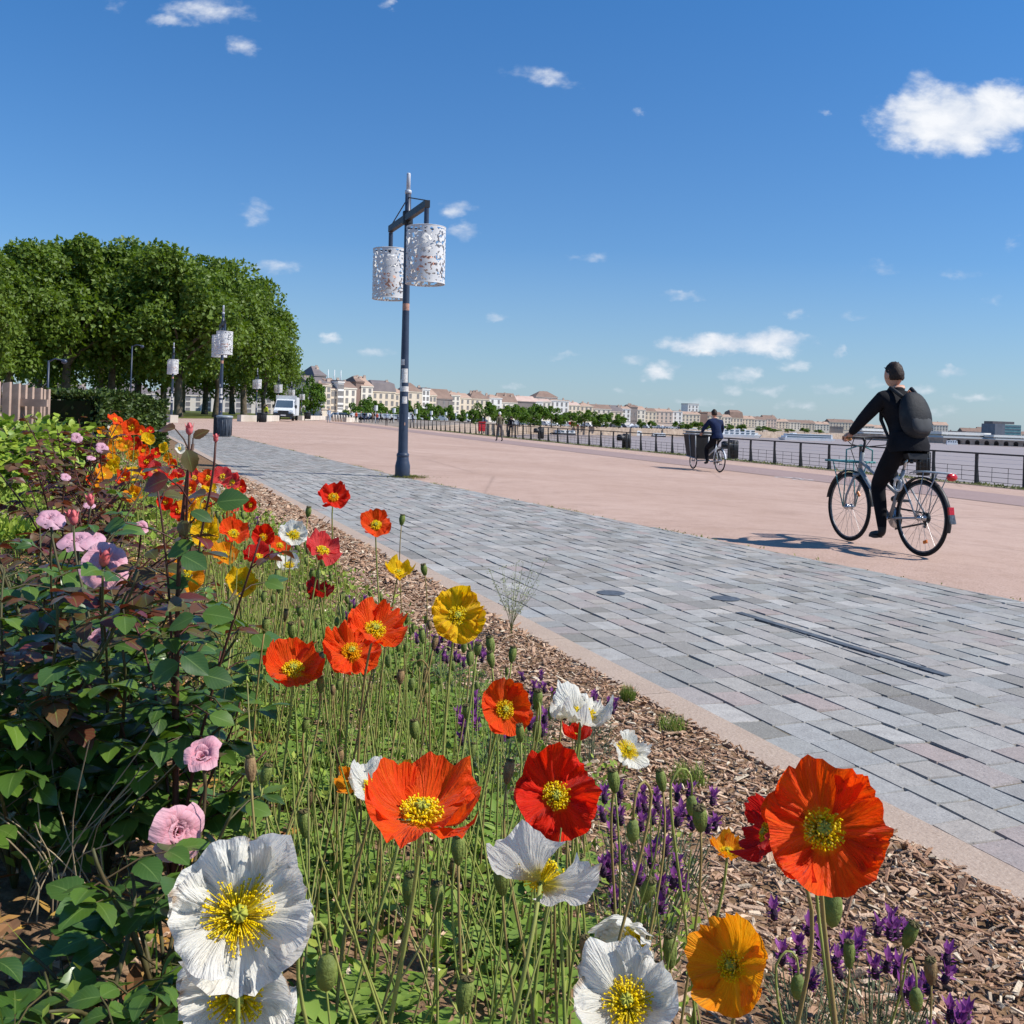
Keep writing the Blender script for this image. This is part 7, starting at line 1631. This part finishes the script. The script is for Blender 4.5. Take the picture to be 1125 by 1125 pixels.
def walker(x, y, top, bot, yaw, lb, hair=HAIRD, stride=.28, arm=.05, d=None, grp=None):
    key = ('w', top.name, bot.name, round(stride, 2), round(arm, 2))
    if key not in MATS: MATS[key] = walker_mesh(top, bot, stride, arm)
    p = ong(x, y) if d is None else at(x, y, d)
    r = empty('person', p, yaw); tag(r, lb, 'person', grp); inst('body', MATS[key], r)
    hk = ('h', hair.name)
    m3 = Matrix.Identity(3)
    if hk not in MATS: o = hair_cap(V((.06, 0, 1.61)), m3, .98, hair, 2, r); MATS[hk] = o.data
    else: inst('hair', MATS[hk], r)
    return r
OLV = cloth('olive_jacket', (112, 104, 84)); DRK = cloth('dark_coat', (30, 30, 36)); LBL = cloth('pale_blue', (176, 192, 212)); WHC = cloth('white_shirt', (222, 220, 214)); REDC = cloth('red_orange', (196, 84, 54)); TANC = cloth('tan_top', (190, 160, 126)); GRYC = cloth('grey_top', (120, 124, 130)); JEAN = cloth('jeans', (62, 74, 102)); GREYT = cloth('grey_trousers', (108, 100, 98)); HIV = cloth('hi_vis', (200, 214, 60)); CAPW = mat('cap_pale', C(222, 220, 212), rough=.8); HAIRG = mat('hair_grey', C(150, 144, 136), rough=.7)
walker(548.5, 485, OLV, GREYT, 2.0, 'walker with pale cap and olive jacket by the railing', CAPW, .2, .12); walker(561, 481, DRK, DRK, 1.6, 'walker all in black just right of the one in the pale cap', HAIRD, .26, .02)
walker(361, 464.5, LBL, LBL, -1.2, 'person in pale blue right of the van', HAIRD, .3, .1); walker(353, 461.5, WHC, JEAN, .4, 'person in white shirt left of the one in pale blue'); walker(344, 460, DRK, DRK, 1.0, 'person in black near the low wall right of the van', HAIRD, .1); walker(371, 460, LBL, WHC, 2.0, 'person in white trousers right of the one in pale blue')
CRW = [(396, 465, GRYC, DRK, 'leftmost person of the crowd, in grey and black'), (400, 464.5, DRK, JEAN, 'second person of the crowd from the left, in black'), (404, 464, WHC, JEAN, 'person in white shirt and jeans in the crowd'), (409, 464.5, TANC, GREYT, 'person in tan top in the crowd'), (414, 465.5, REDC, JEAN, 'person in orange red in the crowd'), (418, 464, DRK, DRK, 'person in black right of the orange red one in the crowd'), (424.5, 468, LBL, GREYT, 'person in pale blue top in front of the crowd'), (430, 465, WHC, DRK, 'person in white at the right end of the crowd'), (453, 464.5, DRK, JEAN, 'person in black behind the railing right of the near lamp'), (391, 464.5, REDC, DRK, 'person in red jacket behind the leftmost person of the crowd'), (411, 463, DRK, GREYT, 'person in dark coat at the back of the crowd'), (437, 464, GRYC, JEAN, 'person in grey left of the near lamp post')]
for i, (x, y, t, b_, lb) in enumerate(CRW): walker(x, y, t, b_, i * 1.3, lb, HAIRD if i % 3 else HAIRG, (.1, .25, .3)[i % 3], .05)
walker(292, 463.5, HIV, DRK, 1.0, 'worker in yellow vest left of the white van', HAIRD, .1, .1, d=99)
# ------- white van facing the camera
VANW = mat('van_white', C(228, 230, 232), C(216, 218, 220), scale=2, rough=.3, spec=.5); VBLK = mat('van_plastic', C(40, 42, 44), C(54, 56, 58), scale=4, rough=.6); HL = mat('headlight', C(186, 192, 198), C(150, 156, 164), scale=6, rough=.15, spec=.7); BXG = mat('box_grey', C(206, 208, 206), C(186, 188, 188), scale=1.5, rough=.5)
p = at(313.5, 463, 104); van = empty('van', (p.x, p.y, 0), -pi / 2 + .22 - .10); tag(van, 'white flatbed van with black bumper parked facing the camera', 'van')
m = MB(); prof = [(-.2, .5), (-.2, 2.15), (.35, 2.2), (.75, 2.12), (1.45, 1.28), (2.05, 1.12), (2.2, .95), (2.22, .5)]; n = len(prof)
m.add([V((x, -.98 if z < 1.4 else -.88, z)) for x, z in prof] + [V((x, .98 if z < 1.4 else .88, z)) for x, z in prof], [tuple(range(n - 1, -1, -1)), tuple(range(n, 2 * n))] + [(i, (i + 1) % n, n + (i + 1) % n, n + i) for i in range(n)]); m.build('cab', VANW, van)
d_ = V((.70, 0, -.84)).normalized(); m = MB(); m.add([(.83, -.80, 2.06), (.83, .80, 2.06), (1.42, .88, 1.36), (1.42, -.88, 1.36)], [(0, 1, 2, 3)]); m.v = [tuple(V(q) + V((.02, 0, .02))) for q in m.v]; m.build('windscreen', GLB, van)
for s in (-1, 1):
    m = MB(); m.add([(.0, s * .955, 1.42), (1.2, s * .955, 1.42), (.68, s * .90, 2.0), (.0, s * .90, 2.0)], [(0, 1, 2, 3)]); m.build('side_window', GLB, van); m = MB(); m.box((1.2, s * 1.14, 1.45), (.1, .2, .34)); m.build('mirror', VBLK, van)
    m = MB(); m.add([(2.08, s * .6, 1.06), (2.08, s * .95, 1.04), (2.24, s * .9, .84), (2.24, s * .58, .86)], [(0, 1, 2, 3)]); m.v = [tuple(V(q) + V((.03, 0, .03))) for q in m.v]; m.build('headlight', HL, van)
m = MB(); m.box((2.22, 0, .55), (.16, 1.98, .42)); m.box((2.235, 0, .9), (.1, 1.05, .26)); m.build('bumper', VBLK, van); m = MB(); m.box((2.315, 0, .55), (.02, .52, .12)); m.build('number_plate', WHT, van)
m = MB(); m.box((-1.9, 0, 1.5), (3.2, 2.1, 1.9)); m.box((-.27, 0, 2.35), (.08, 2.1, .5)); m.build('cargo_body', BXG, van)
for sx in (1.45, -2.3):
    for s in (-1, 1): m = MB(); m.lathe([(.36, -.12), (.36, .12), (.2, .13), (.01, .13)], 18, (0, 0, 0), Matrix.Rotation(-s * pi / 2, 3, 'X')); m.build('wheel', TYRE, van, False, (sx, s * .9, .36))
